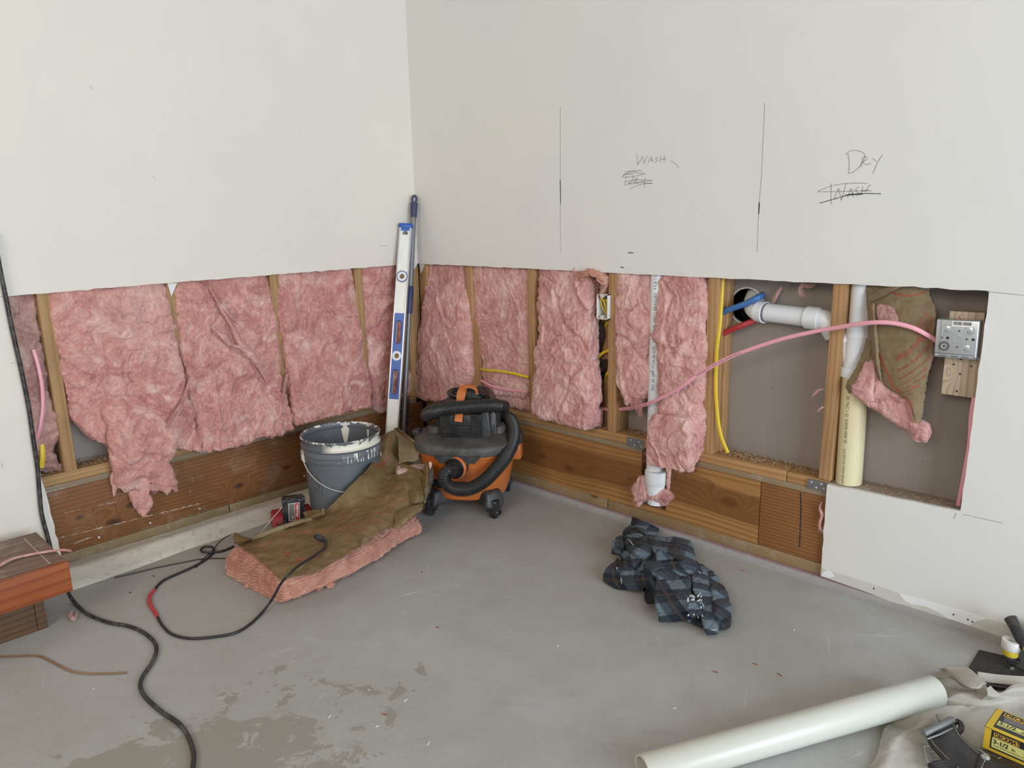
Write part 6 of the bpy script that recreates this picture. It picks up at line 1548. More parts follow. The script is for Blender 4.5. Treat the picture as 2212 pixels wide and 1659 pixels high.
# ---------------------------------------------------------------- cords
F_ = lambda pts, z: [FZ(a, b, z) if True else 0 for a, b in pts]
cable('power_cord', [FZ(142, 1262, .09), FZ(150, 1285, .03)]+F_([(162, 1302), (185, 1324), (212, 1337), (240, 1346), (275, 1352), (306, 1364), (330, 1383), (338, 1402), (330, 1428), (310, 1458), (303, 1478), (308, 1497), (325, 1517), (352, 1540), (385, 1562), (406, 1590), (418, 1625), (417, 1655), (412, 1700)], .0058), .0056, BLKC, 'thick dirty black cord snaking from the step to the bottom edge', 'cord', pl=None)
ztop = .122
pth = [FZ(700, 1166, ztop+.010), FZ(704, 1174, ztop+.006), FZ(697, 1187, ztop+.003), FZ(672, 1205, ztop+.002), FZ(645, 1222, ztop+.006), FZ(622, 1243, ztop+.004), FZ(606, 1262, .095), FZ(594, 1284, .055), FZ(580, 1306, .018)]+F_([(560, 1330), (535, 1352), (505, 1368), (460, 1376), (410, 1379), (372, 1370), (350, 1350), (338, 1328), (324, 1305), (323, 1290), (332, 1276), (350, 1256), (380, 1241), (410, 1228), (440, 1212), (455, 1200), (462, 1190)], .0046)+[FZ(458, 1182, .009), FZ(444, 1181, .012), FZ(434, 1187, .012), FZ(440, 1193, .010), FZ(462, 1193, .006), FZ(484, 1189, .005), FZ(505, 1180, .005)]
o, P = cable('power_cord', pth, .0042, BLKT, 'black cord looping from the brown paper round the floor, patched with red tape', 'cord', pl=None)
dsts = np.linalg.norm(proj(P)-np.array([323, 1290]), axis=1); i0 = int(np.argmin(dsts)); 
mb = MB(); q = P[i0-20:i0+11]; mb.tube(q, .0054+.0016*np.sin(np.linspace(0, PI, len(q))), 12); mb.obj('red_tape', dustplas('red_tape', (.46, .03, .045), .5, .2), o)
pe = P[0]; Mq = Matrix.Translation(pe+[-.006, .012, .004])@Matrix.Rotation(.35, 4, 'Z')@Matrix.Rotation(.2, 4, 'X')
mb = MB(); mb.box((-.009, -.014, -.008), (.009, .016, .008), Mq, bev=.003); mb.box((-.006, .015, -.0055), (.006, .024, .0055), Mq, bev=.001); mb.box((-.0055, -.024, -.005), (.0055, -.013, .005), Mq, bev=.002); mb.obj('plug', BATB, o)
cable('thin_cord', F_([(247, 1248), (290, 1238), (340, 1226), (390, 1216), (440, 1207), (486, 1206)], .003), .0020, BLKT, 'thin black lead lying along the curb towards the batt', 'cord', pl=None)
cable('thin_cord', F_([(424, 1226), (436, 1210), (458, 1190), (480, 1165), (515, 1147), (550, 1130), (586, 1122)], .0022), .0013, BLKT, 'hair-thin dark wire running from the cord loop to the charger', 'cord', pl=None)
cable('black_hose', [(-14, 500, -.014), (-2, 570, -.013), (12, 640, -.012), (28, 720, -.012), (46, 800, -.012), (62, 880, -.012), (72, 950, -.012), (81, 1010, -.012), (85, 1060, -.012), (90, 1110, -.014), (103, 1160, -.02), (110, 1190, -.03)], .0068, BLKC, 'black cable hanging down the left edge of the opening behind the step', 'cord', pl=LW)
t_ = NT('brown_strip'); 
mb = MB(); P = cr(F_([(-30, 1420), (30, 1418), (80, 1417), (108, 1428), (150, 1449), (190, 1455), (235, 1455), (274, 1453)], .003), 10); mb.ribbon(P, (.2, 1, .35), .0065, .0012); 
tag(mb.obj('paper_strip', m_kraft('tan_peeled_strip', (.26, .155, .10), (.22, .125, .08), (.13, .07, .045))), 'narrow tan peeled strip curving on the floor at the left edge', 'strip')
# ---------------------------------------------------------------- batt lying on the floor with brown paper facing
t = empty('insulation_batt', (-.95, -.63, 0), 'pink batt lying on the floor under its crumpled brown paper facing', 'insulation batt')
rows = [((-1.207, -.425, .090), (-1.222, -.775, .086), .085), ((-1.10, -.435, .094), (-1.10, -.785, .088), .088), ((-.95, -.465, .094), (-.96, -.775, .088), .088), ((-.84, -.505, .092), (-.83, -.745, .086), .085), ((-.72, -.515, .088), (-.72, -.712, .080), .078), ((-.625, -.525, .08), (-.625, -.700, .076), .075)]
V, F = slab(rows, (0, 0, -1), seed=141, amp=(.006, .003, .003, .0015), lay=.0095, layf=360, fib=4200, n_u=520, n_v=190, rag=.008, flen=.012, capr=60, capo=.006, frange=lambda V, N: np.where((N[:, 2] < .5) & (V[:, 2] > .004))[0])
kx = np.clip((-1.08-V[:, 0])/.12, 0, 1); V[:, 0] -= (.09-V[:, 2])*.55*kx*np.clip((V[:, 1]+.80)/.38, 0, 1)
V[:, 2] = np.maximum(V[:, 2], .0012)
mk('pink_filling', rel(t, V), F, WOOL_F, t)
# paper facing
pr = [[(503, 1170, .085), (535, 1190, .104), (575, 1222, .106), (607, 1252, .092)],
      [(545, 1163, .104), (590, 1185, .112), (635, 1215, .112), (668, 1239, .100)],
      [(600, 1142, .110), (645, 1160, .116), (690, 1188, .116), (722, 1214, .104)],
      [(670, 1121, .114), (710, 1135, .120), (755, 1155, .120), (790, 1171, .106)],
      [(702, 1104, .118), (750, 1112, .128), (805, 1125, .128), (850, 1134, .106)],
      [(738, 1070, .145), (790, 1082, .150), (845, 1095, .142), (902, 1106, .112)],
      [(770, 1038, .180), (820, 1045, .178), (870, 1055, .172), (914, 1070, .150)],
      [(800, 1005, .220), (835, 1008, .205), (875, 1018, .200), (918, 1022, .185)],
      [(807, 962, .265), (830, 975, .262), (856, 980, .238), (872, 985, .225)],
      [(826, 940, .298), (838, 934, .315), (852, 928, .325), (866, 930, .322)]]
def pz(a, b, z):
    # keep the sheet outside the bucket it leans on: slide the point along its sight line until clear
    for k in range(60):
        p = FZ(a, b, z)
        if math.hypot(p[0]-BKC[0], p[1]-BKC[1]) > .166 or z > .375: return p
        z += .006
    return p
o, G, N = paper(pr, 'paper_facing', KRAFT, t, 21, n=120, amp=.024, f=8, nv=(-.2, -.25, .9), pl=pz, sub=14, edge=.006)
sg = 1 if N[..., 2].mean() > 0 else -1
def scribble(uv0, uv1, w, seed, width=.0032):
    """an illegible printed line: short red ticks"""
    rs = np.random.RandomState(seed); uv0 = np.array(uv0); uv1 = np.array(uv1); d = uv1-uv0; n_ = np.array([-d[1], d[0]]); n_ = n_/np.linalg.norm(n_)*w
    x = 0.0; pts = []
    while x < 1:
        k = .02+.03*rs.rand(); pts.append(uv0+d*x+n_*rs.rand()); x += k
    for i in range(0, len(pts)-3, 4): sheet_line(pts[i:i+3], width, G, N, REDINK, t, sg)
for k in range(11):
    u = .415+.026*k; scribble((u, .40), (u-.02, .40+.30+.05*(k % 3)), .011, 60+k)
sheet_line([(.02, .30), (.10, .22), (.22, .20), (.27, .35), (.33, .55), (.30, .80)], .0036, G, N, REDINK, t, sg)
sheet_line([(.05, .70), (.13, .66), (.19, .80)], .003, G, N, REDINK, t, sg)
sheet_line([(.20, .15), (.28, .30), (.36, .62), (.38, .80)], .0032, G, N, REDINK, t, sg)
sheet_line([(.36, .30), (.44, .28), (.52, .30)], .003, G, N, REDINK, t, sg); sheet_line([(.38, .35), (.41, .6), (.44, .85)], .0032, G, N, REDINK, t, sg)
for du in (0, .012):
    sheet_line([(.75+du, .15), (.82+du, .35), (.90, .45), (.97, .5)], .0036, G, N, REDINK, t, sg)
uv = np.array([(.105, .50), (.150, .44), (.185, .52), (.140, .60)])
P_, n_ = on_sheet(G, N, uv, .0012*sg); mk('printed_diamond', rel(t, P_), [(0, 1, 2, 3)], REDINK, t, smooth=False)
sheet_text('R-13', .085, (.115, .66), ((.38, .75), (.55, -.5)), G, N, REDINK, t, sg, bold=.02)
sheet_text('3 1/2 in', .055, (.335, .38), ((.15, 1.0), (.6, -.2)), G, N, REDINK, t, sg)
# rolled long edge, torn flaps and hood over the bucket side
paper([[(502, 1158, .10), (508, 1150, .118), (520, 1156, .11)], [(512, 1172, .11), (524, 1168, .125), (540, 1162, .112)], [(545, 1166, .11), (552, 1161, .118), (560, 1156, .108)]], 'curled_corner', KRAFT, t, 22, n=24, amp=.006, pl=pz, sub=8)
paper([[(545, 1168, .109), (543, 1160, .122), (548, 1156, .118)], [(600, 1148, .114), (598, 1139, .128), (602, 1136, .122)], [(640, 1134, .118), (640, 1126, .130), (642, 1123, .124)], [(674, 1124, .12), (676, 1117, .130), (678, 1114, .124)]], 'rolled_edge', KRAFT2, t, 23, n=20, amp=.004, pl=pz, sub=10)
paper([[(655, 1106, .12), (670, 1102, .14), (684, 1100, .15)], [(662, 1121, .12), (680, 1114, .14), (700, 1106, .145)], [(676, 1124, .118), (690, 1118, .125), (704, 1112, .13)]], 'torn_flap', KRAFT, t, 24, n=24, amp=.008, pl=pz, sub=8)
paper([[(697, 1096, .155), (700, 1098, .15)], [(690, 1110, .14), (700, 1110, .138)]], 'torn_flap', KRAFT2, t, 25, n=10, amp=.003, pl=pz, sub=6)
paper([[(850, 926, .332), (858, 924, .340), (870, 932, .335), (880, 942, .320)], [(859, 945, .300), (872, 944, .298), (892, 952, .294), (908, 965, .282)], [(861, 975, .262), (875, 972, .262), (892, 976, .258), (905, 982, .250)], [(862, 1002, .232), (876, 997, .232), (890, 997, .228), (902, 996, .226)]], 'hood_flap', KRAFT2, t, 26, n=50, amp=.008, f=9, nv=(-.6, -.6, .3), pl=pz, sub=12)
paper([[(850, 924, .333), (862, 936, .320)], [(868, 930, .345), (882, 948, .320)], [(885, 944, .330), (900, 958, .308)], [(900, 956, .310), (909, 966, .290)]], 'hood_edge', KRAFT, t, 27, n=16, amp=.004, pl=pz, sub=8)
paper([[(862, 1000, .225), (866, 1012, .205), (872, 1020, .198)], [(884, 1006, .222), (888, 1014, .205), (892, 1024, .19)], [(903, 1012, .215), (910, 1022, .2), (912, 1034, .18)], [(912, 1018, .21), (918, 1030, .19), (919, 1045, .17)]], 'torn_flap', KRAFT, t, 28, n=30, amp=.008, pl=pz, sub=8)
paper([[(918, 1000, .24), (924, 998, .245), (930, 1000, .24)], [(914, 1025, .20), (922, 1024, .215), (930, 1024, .21)], [(912, 1055, .16), (920, 1056, .17), (926, 1058, .165)], [(910, 1084, .12), (915, 1086, .13), (919, 1088, .125)]], 'torn_strip', KRAFT, t, 29, n=26, amp=.006, pl=pz, sub=10)
paper([[(928, 1000, .243), (934, 1004, .24)], [(927, 1024, .215), (937, 1028, .21)], [(922, 1050, .18), (932, 1052, .17)], [(912, 1070, .15), (924, 1074, .145)], [(909, 1084, .13), (916, 1090, .12)]], 'asphalt_edge', ASPH, t, 30, n=18, amp=.010, f=14, pl=pz, sub=10, edge=.008)
paper([[(882, 1066, .165), (900, 1060, .178), (914, 1058, .17)], [(884, 1076, .150), (902, 1072, .168), (916, 1072, .155)], [(878, 1088, .135), (898, 1086, .150), (914, 1084, .14)]], 'torn_flap', KRAFT, t, 31, n=30, amp=.010, f=12, pl=pz, sub=8)
paper([[(846, 1112, .122), (870, 1100, .138), (895, 1092, .145), (914, 1088, .135)], [(852, 1126, .118), (874, 1118, .134), (896, 1108, .138), (914, 1100, .125)], [(850, 1140, .105), (872, 1132, .118), (884, 1124, .12), (900, 1112, .112)]], 'torn_flap', KRAFT, t, 32, n=44, amp=.014, f=14, pl=pz, sub=10, edge=.01)
paper([[(776, 1168, .112), (786, 1158, .128), (796, 1162, .122)], [(774, 1180, .108), (784, 1176, .122), (792, 1178, .112)]], 'torn_flap', KRAFT2, t, 33, n=16, amp=.008, f=14, pl=pz, sub=8)
R3 = [(FZ(866, 1004, .215), FZ(868, 1020, .20), .03), (FZ(885, 1002, .215), FZ(888, 1016, .20), .035), (FZ(903, 1000, .215), FZ(908, 1014, .20), .03), (FZ(913, 1003, .21), FZ(915, 1010, .205), .02)]
V, F = slab(R3, (0, 0, -1), seed=151, amp=(.004, .006, .004, .001), fib=300, n_u=50, n_v=40, rag=.004); mk('pink_filling', rel(t, V), F, WOOL_D, t)
mb = MB(); mb.tube(cr([FZ(929, 998, .25), FZ(930, 1006, .24), FZ(929, 1014, .23)], 5), [.003, .006, .007, .007, .006, .006, .005, .004, .003, .002, .001], 8); mb.obj('pink_tip', WOOL_R, t)
# fluff under its front edge
def fluff(px, py, r, label, seed, m=WOOL_F, n=14):
    c = FZ(px, py, r*.6); rs = np.random.RandomState(seed); bm = bmesh.new(); bmesh.ops.create_icosphere(bm, subdivisions=4, radius=r)
    V = np.array([v.co[:] for v in bm.verts]); F = [[v.index for v in f.verts] for f in bm.faces]; bm.free()
    V = V*(1+.35*fbm(V/r*1.6+seed, 4))[:, None]*[1.2, .9, .62]; Nn = V/np.linalg.norm(V, axis=1)[:, None]; ix = rs.choice(len(V), 160); fv, ff = fibres(V[ix], Nn[ix], rs, r*.9)
    ff = ff+len(V); V = np.vstack([V, fv])+c; V[:, 2] = np.maximum(V[:, 2], .0005); return tag(mk('insulation_tuft', V, F+ff.tolist(), m), label, 'insulation scrap')
fluff(714, 1264, .013, 'small round pink tuft on the floor before the floor batt', 1)
fluff(688, 1270, .012, 'flattened pink tuft touching the front edge of the floor batt', 2)
fluff(536, 1264, .011, 'pink tuft at the left foot of the floor batt', 3)

# ---------------------------------------------------------------- plaid flannel shirt
def m_plaid():
    t = NT('blue_grey_plaid_flannel'); tc = t.n('ShaderNodeTexCoord'); u, v, _ = t.sep(tc.outputs['UV'])
    def band(x, per, off):
        f = t.math('DIVIDE', t.math('ADD', x, off), per); return t.math('SUBTRACT', f, t.math('FLOOR', f))
    fu = band(u, .112, .01); fv = band(v, .112, .03)
    dk = [(0, 0), (.40, 0), (.44, .75), (.60, .75), (.64, .95), (.94, .95), (.98, 0), (1, 0)]
    a = t.ramp(fu, dk); b = t.ramp(fv, dk)
    br = [(0, 0), (.66, 0), (.68, .8), (.76, .8), (.78, 0), (1, 0)]
    ba = t.ramp(fu, br); bb = t.ramp(fv, br)
    n = t.noise(t.coord('Object'), 14, 4, .6); w = t.noise(t.coord('Object'), 420, 2, .6)
    c = t.mix(n, (.135, .172, .205), (.105, .135, .165))
    c = t.mix(t.math('MULTIPLY', a, .88), c, (.010, .013, .024)); c = t.mix(t.math('MULTIPLY', b, .84), c, (.009, .011, .018))
    c = t.mix(t.math('MULTIPLY', ba, .42), c, (.105, .068, .042)); c = t.mix(t.math('MULTIPLY', bb, .38), c, (.085, .058, .040))
    pn_ = t.noise(t.coord('Object'), 38, 5, .75, 1.0); pm = t.noise(t.coord('Object', loc=(3, 1, 2)), 6, 2)
    c = t.mix(t.math('MULTIPLY', t.ramp(pn_, [(.655, 0), (.67, 1)]), t.ramp(pm, [(.56, 0), (.6, .9)])), c, (.52, .53, .53))
    t.bump(w, .25, .001); t.b.inputs['Sheen Weight'].default_value = .06
    return t.fin(c, .9, 0, .15)
PLAID = m_plaid(); PLAIDIN = plain('dark_shirt_inside', (.018, .020, .026), .9)
sh = empty('plaid_shirt', FZ(1450, 1235, 0), 'crumpled dark blue-grey plaid flannel shirt spotted with paint on the floor', 'shirt')
Q_ = lambda x, y, z: FZ(x/5.926+1290, y/5.926+1100, z)
def fold(rows, name, seed, ang, off=(0, 0), amp=(.010, .006, .0015, .0003), th=None, n_u=110, n_v=70, stretch=1.0, wr=(0, 0), m=None, ex=None):
    R3 = [(Q_(*r[0]), Q_(*r[1]), r[2]*.72) for r in rows]
    V, F = slab(R3, (0, 0, -1), seed=seed, amp=tuple(np.array(amp)*[1.2, .5, .5, 1]), fib=0, n_u=n_u+60, n_v=n_v+40, rag=.002, capr=10, capo=.006, ex=7.0)
    if wr[0]:
        a = wr[1]; s_ = V[:, 0]*math.cos(a)+V[:, 1]*math.sin(a); V[:, 2] += wr[0]*np.sin(s_*120+2.5*pn(V*11+seed))*(.5+.5*pn(V*7+seed+4))
    Vw = warp(V, 8.0, .03, seed); V[:, 2] += (crumple(Vw, seed, 6, 4.5)*.013-.002)*np.clip(V[:, 2]/.03, 0, 1)
    V[:, 2] = np.maximum(V[:, 2], .001+.003*np.abs(pn(V*20)))
    q = V[:, :2]+.009*np.stack([pn(V*9+seed), pn(V*9+seed+20)], 1); z = V[:, 2:]
    c_, s_ = math.cos(ang), math.sin(ang); uv = np.stack([q[:, 0]*c_-q[:, 1]*s_+z[:, 0]*.9, (q[:, 0]*s_+q[:, 1]*c_)*stretch+z[:, 0]*.6], 1)+np.array(off)
    o = mk(name, rel(sh, V), F, m or PLAID, sh, uv=uv, angle=None); return o
fold([((440, 560, .05), (300, 500, .02), .03), ((700, 560, .055), (420, 720, .03), .035), ((1230, 700, .055), (640, 900, .035), .04), ((1350, 900, .04), (800, 1050, .03), .035), ((1450, 1200, .03), (1000, 1300, .02), .02)], 'shirt_back', 200, .5, amp=(.014, .010, .002, .0003))
fold([((1340, 690, .035), (1290, 730, .045), .03), ((1500, 800, .04), (1380, 860, .05), .035), ((1630, 980, .04), (1450, 1000, .055), .035), ((1700, 1150, .04), (1500, 1180, .05), .03), ((1700, 1350, .035), (1530, 1330, .045), .03), ((1660, 1450, .025), (1560, 1440, .03), .02)], 'right_sleeve', 201, .25, (0, .02), stretch=1.5, amp=(.010, .009, .002, .0003), wr=(.004, .9))
fold([((1400, 820, .05), (1215, 850, .06), .03), ((1440, 960, .055), (1225, 1000, .06), .03), ((1500, 1130, .05), (1270, 1150, .055), .03), ((1545, 1300, .045), (1320, 1310, .045), .03), ((1555, 1450, .035), (1360, 1440, .035), .025), ((1550, 1545, .02), (1395, 1565, .02), .016)], 'button_placket', 202, 1.1, (.03, 0), stretch=1.6, amp=(.006, .006, .002, .0003), wr=(.003, .5))
fold([((1400, 1320, .03), (1150, 1395, .02), .015), ((1420, 1420, .025), (1250, 1450, .015), .014), ((1400, 1500, .018), (1330, 1490, .014), .012)], 'shirt_tail', 203, .4, amp=(.004, .004, .001, .0002))
fold([((1190, 840, .07), (750, 880, .065), .03), ((1200, 940, .068), (735, 970, .065), .03), ((1205, 1050, .062), (735, 1080, .06), .03), ((1260, 1150, .055), (745, 1200, .05), .028), ((1350, 1270, .045), (775, 1310, .038), .026), ((1290, 1335, .035), (800, 1385, .028), .022), ((1150, 1385, .024), (880, 1405, .022), .016)], 'front_panel', 204, .72, (.05, .03), amp=(.005, .004, .0012, .0003), n_u=150)
fold([((1370, 1180, .062), (1165, 1210, .064), .010), ((1375, 1250, .054), (1160, 1290, .056), .010), ((1370, 1300, .048), (1190, 1345, .048), .010)], 'chest_pocket', 205, .72, (.05, .03), amp=(.002, .002, .0008, .0002))
fold([((430, 720, .045), (250, 600, .035), .03), ((520, 770, .05), (190, 700, .035), .035), ((640, 830, .055), (130, 800, .03), .035), ((720, 900, .055), (130, 860, .025), .035), ((745, 960, .045), (220, 940, .022), .03), ((740, 1000, .035), (330, 975, .018), .02)], 'shirt_side', 206, 1.15, (.0, .045), amp=(.010, .008, .0015, .0003), wr=(.004, 2.0))
fold([((600, 660, .085), (640, 800, .07), .035), ((760, 635, .092), (740, 815, .072), .04), ((930, 640, .094), (900, 810, .07), .04), ((1100, 660, .088), (1100, 810, .066), .04), ((1250, 690, .075), (1230, 800, .058), .035), ((1310, 720, .06), (1290, 770, .05), .025)], 'rolled_hem', 207, .68, (.02, .01), amp=(.005, .004, .0012, .0003))
fold([((620, 285, .055), (560, 380, .06), .04), ((780, 310, .055), (640, 470, .07), .045), ((980, 340, .055), (790, 520, .08), .05), ((1180, 385, .05), (960, 580, .088), .05), ((1240, 500, .045), (1110, 640, .085), .05), ((1270, 620, .04), (1240, 690, .07), .045), ((1310, 700, .035), (1290, 720, .05), .03)], 'shoulder', 208, -.35, (.03, .055), amp=(.007, .006, .0015, .0003), n_u=140)
fold([((780, 490, .10), (770, 620, .09), .02), ((880, 540, .10), (850, 625, .09), .02), ((960, 580, .095), (950, 635, .088), .02)], 'folded_lapel', 209, .66, (.02, .03), amp=(.003, .004, .001, .0002))
fold([((480, 280, .06), (350, 340, .055), .035), ((560, 300, .075), (380, 420, .07), .04), ((640, 400, .085), (440, 500, .08), .04), ((700, 520, .085), (500, 560, .08), .035), ((680, 600, .075), (490, 600, .065), .03)], 'left_sleeve', 210, .1, (.01, .01), amp=(.006, .008, .002, .0003), wr=(.004, .2))
fold([((330, 330, .05), (230, 350, .05), .035), ((340, 400, .062), (200, 400, .055), .045), ((330, 470, .058), (190, 460, .05), .045), ((340, 510, .045), (210, 500, .035), .03)], 'rolled_cuff', 211, 1.4, (.04, .02), amp=(.006, .009, .002, .0003))
fold([((430, 200, .045), (330, 270, .03), .03), ((560, 250, .05), (360, 330, .04), .03), ((780, 300, .045), (480, 400, .05), .03)], 'yoke', 212, .3, amp=(.005, .006, .001, .0003))
fold([((455, 75, .05), (425, 190, .03), .02), ((560, 110, .06), (500, 240, .04), .022), ((680, 160, .06), (620, 260, .045), .024), ((785, 220, .045), (740, 280, .04), .02)], 'collar', 213, -.2, (.0, .02), amp=(.003, .004, .001, .0002))
fold([((600, 600, .06), (420, 560, .07), .02), ((540, 650, .07), (370, 620, .06), .025), ((440, 720, .065), (260, 730, .05), .025), ((380, 790, .045), (230, 800, .035), .02)], 'crease_fold', 214, .9, amp=(.004, .006, .001, .0002))
fold([((880, 700, .08), (760, 800, .075), .03), ((1050, 780, .078), (800, 870, .072), .03), ((1180, 840, .07), (900, 900, .065), .025)], 'crease_fold', 215, .5, amp=(.005, .006, .001, .0002))
# open cuff ring
c0 = Q_(680, 1110, .022); mb = MB(); a = np.linspace(0, 2*PI, 40)
ring = [Q_(675+62*math.cos(q)-8*math.sin(q), 1110+95*math.sin(q), .024) for q in a]
for dz, k in ((0, 1), (.004, .98)): pass
o_ = np.array(ring); back = o_+_F*.05*np.array([1, 1, 0])+[.02, .01, .0]
mb.tube(o_, .0035, 8, caps=False); V = np.vstack([o_, back]); n_ = len(o_); mb.add(V, [(i, i+1, n_+i+1, n_+i) for i in range(n_-1)]); mb.obj('open_cuff', PLAIDIN, sh)
mb = MB(); mb.add(back, [tuple(range(n_-1))]); mb.obj('cuff_inside', PLAIDIN, sh)
mb = MB(); c_ = [Q_(1590, 1440, .02), Q_(1560, 1470, .012), Q_(1590, 1495, .006), Q_(1612, 1470, .014)]; mb.tube(cr(c_+[c_[0]], 6), .0035, 8, caps=False); mb.obj('cuff_edge', PLAIDIN, sh)
SPL = plain('white_paint_spot', (.62, .63, .63), .5)
rs = np.random.RandomState(3)
def splat(cx, cy, z, w_, h_, n, seed):
    rs = np.random.RandomState(seed)
    for k in range(n):
        a = Q_(cx+rs.normal()*w_, cy+rs.normal()*h_, z+.0); mb = MB(); r = .0008+.0018*rs.rand(); mb.lathe([(.0001, .0006), (r, .0003), (r*1.1, -.004)], 7, Matrix.Translation(a), sx=1+rs.rand()*1.4, sy=1); mb.obj('paint_spot', SPL, sh)
splat(1230, 1130, .062, 60, 30, 16, 1); splat(1330, 1200, .060, 25, 40, 8, 2); splat(1240, 1350, .046, 60, 15, 7, 3)
for (a, b, z) in [((300, 860), (312, 960), .034), ((1290, 795), (1325, 820), .066), ((240, 740), (255, 765), .046), ((1450, 1545), (1530, 1540), .024), ((1330, 1180), (1370, 1270), .064), ((395, 380), (470, 470), .09)]:
    mb = MB(); mb.tube([Q_(*a, z), Q_((a[0]+b[0])/2+4, (a[1]+b[1])/2, z+.003), Q_(*b, z)], [.0006, .0016, .0005], 6); mb.obj('paint_spot', SPL, sh)

# ---------------------------------------------------------------- big white pipe in front
e1_ = FZ(2019, 1493, .049); e0_ = FZ(1389, 1669, .036)
t = empty('plastic_pipe', (e0_+e1_)/2*[1, 1, 0], 'thick off-white plastic pipe lying on the floor, one end on the beige cloth', 'pipe')
mb = MB(); hollow(mb, e0_, e1_, .0365, .005, 72); mb.obj('pipe_tube', PVCB, t, angle=50)

# ---------------------------------------------------------------- beige cloth
def m_canvas():
    t = NT('beige_canvas'); v = t.wcoord(); n = t.noise(v, 6, 5, .6); f = t.noise(v, 500, 2, .6); d = t.noise(v, 30, 6, .75)
    c = t.mix(n, (.37, .345, .305), (.45, .43, .39)); c = t.mix(t.math('MULTIPLY', t.ramp(d, [(.62, 0), (.72, 1)]), .55), c, (.20, .165, .125))
    t.bump(f, .3, .0008); return t.fin(c, .92, 0, .1)
CANVAS = m_canvas()
K_ = lambda x, y, z: FZ(x/4.894+1872, y/4.894+1320, z)
cl = empty('canvas_cloth', FZ(2080, 1560, 0), 'rumpled beige canvas cloth on the floor under the pipe end and tools', 'cloth')
rowsC = [[(580, 745, .004), (680, 700, .006), (760, 640, .010), (900, 640, .012), (1050, 640, .012), (1200, 720, .012)],
         [(560, 800, .004), (720, 780, .008), (900, 800, .012), (1100, 800, .012), (1300, 850, .016), (1560, 800, .012)],
         [(540, 920, .003), (760, 900, .006), (950, 880, .026), (1150, 860, .03), (1400, 900, .034), (1750, 800, .012)],
         [(470, 1040, .003), (720, 1000, .012), (900, 960, .012), (1150, 1000, .010), (1450, 960, .014), (1800, 900, .010)],
         [(330, 1120, .004), (560, 1080, .026), (800, 1020, .030), (1050, 1020, .010), (1350, 1060, .006), (1800, 1100, .006)],
         [(200, 1220, .006), (420, 1220, .010), (600, 1200, .024), (900, 1180, .006), (1300, 1300, .004), (1800, 1300, .004)],
         [(150, 1340, .008), (300, 1330, .022), (480, 1300, .014), (800, 1340, .004), (1200, 1500, .003), (1800, 1550, .003)],
         [(100, 1540, .008), (240, 1500, .018), (420, 1440, .012), (700, 1500, .003), (1100, 1650, .003), (1800, 1800, .003)],
         [(30, 1620, .004), (160, 1640, .016), (350, 1640, .010), (650, 1700, .003), (1000, 1800, .003), (1600, 1950, .003)],
         [(-60, 1690, .003), (60, 1760, .012), (250, 1800, .006), (600, 1850, .003), (900, 1950, .003), (1400, 2100, .003)]]
def clothsheet(rows, name, par, m, seed, n=90, sub=12, am=.006, th=.0016, f1=11):
    G0 = [cr([K_(*p) for p in r], 20) for r in rows]; G0 = np.array([[np.array([np.interp(q, np.linspace(0, 1, len(g)), g[:, i]) for i in range(3)]) for q in np.linspace(0, 1, n)] for g in G0])
    G = np.array([cr(G0[:, j], sub) for j in range(n)]).transpose(1, 0, 2)
    w1 = warp(G, 5.0, .05, seed); G[..., 2] += am*(np.abs(pn(w1*f1+seed))-.1)+am*.25*fbm(G*40+seed, 2); G[..., 2] = np.maximum(G[..., 2], .0022)
    a, b = G.shape[:2]; V = G.reshape(-1, 3); N = np.cross(np.gradient(G, axis=0), np.gradient(G, axis=1)); N /= np.linalg.norm(N, axis=2)[..., None]+1e-9
    if N[..., 2].mean() < 0: N = -N
    V2 = (G-N*th).reshape(-1, 3); K = a*b
    F = [(i*b+j, i*b+j+1, (i+1)*b+j+1, (i+1)*b+j) for i in range(a-1) for j in range(b-1)]; F += [tuple(K+q for q in f_[::-1]) for f_ in F]
    for i in range(a-1): F += [(i*b, (i+1)*b, K+(i+1)*b, K+i*b), (i*b+b-1, K+i*b+b-1, K+(i+1)*b+b-1, (i+1)*b+b-1)]
    for j in range(b-1): F += [(j, K+j, K+j+1, j+1), ((a-1)*b+j, (a-1)*b+j+1, K+(a-1)*b+j+1, K+(a-1)*b+j)]
    return mk(name, rel(par, np.vstack([V, V2])), F, m, par)
clothsheet(rowsC, 'cloth_sheet', cl, CANVAS, 5)
clothsheet([[(750, 604, .045), (780, 620, .028), (700, 700, .012)], [(900, 596, .055), (880, 660, .045), (900, 720, .030)], [(1050, 590, .060), (990, 740, .055), (1010, 800, .035)], [(1150, 660, .062), (1080, 790, .060), (1130, 830, .05)], [(1210, 720, .062), (1180, 815, .060), (1200, 825, .05)], [(1270, 775, .06), (1235, 790, .058), (1215, 800, .055)]], 'turned_border', cl, CANVAS, 8, n=40, am=.003)
clothsheet([[(1180, 690, .062), (1190, 750, .060), (1195, 812, .055)], [(1240, 750, .062), (1235, 790, .059), (1215, 815, .055)], [(1275, 810, .062), (1270, 850, .058), (1255, 880, .045)], [(1310, 790, .058), (1290, 880, .055), (1230, 930, .036)], [(1360, 840, .052), (1330, 900, .050), (1270, 936, .030)], [(1420, 870, .045), (1400, 910, .042), (1350, 935, .028)], [(1560, 780, .050), (1520, 850, .045), (1480, 915, .025)], [(1750, 760, .050), (1720, 830, .042), (1700, 900, .02)]], 'folded_hem', cl, CANVAS, 9, n=40, am=.004)
clothsheet([[(1240, 790, .057), (1215, 800, .045)], [(1180, 820, .045), (1150, 830, .03)], [(1150, 850, .030), (1140, 870, .018)], [(1180, 900, .024), (1190, 915, .014)], [(1230, 932, .030), (1240, 936, .016)]], 'folded_hem', cl, CANVAS, 10, n=16, am=.002)

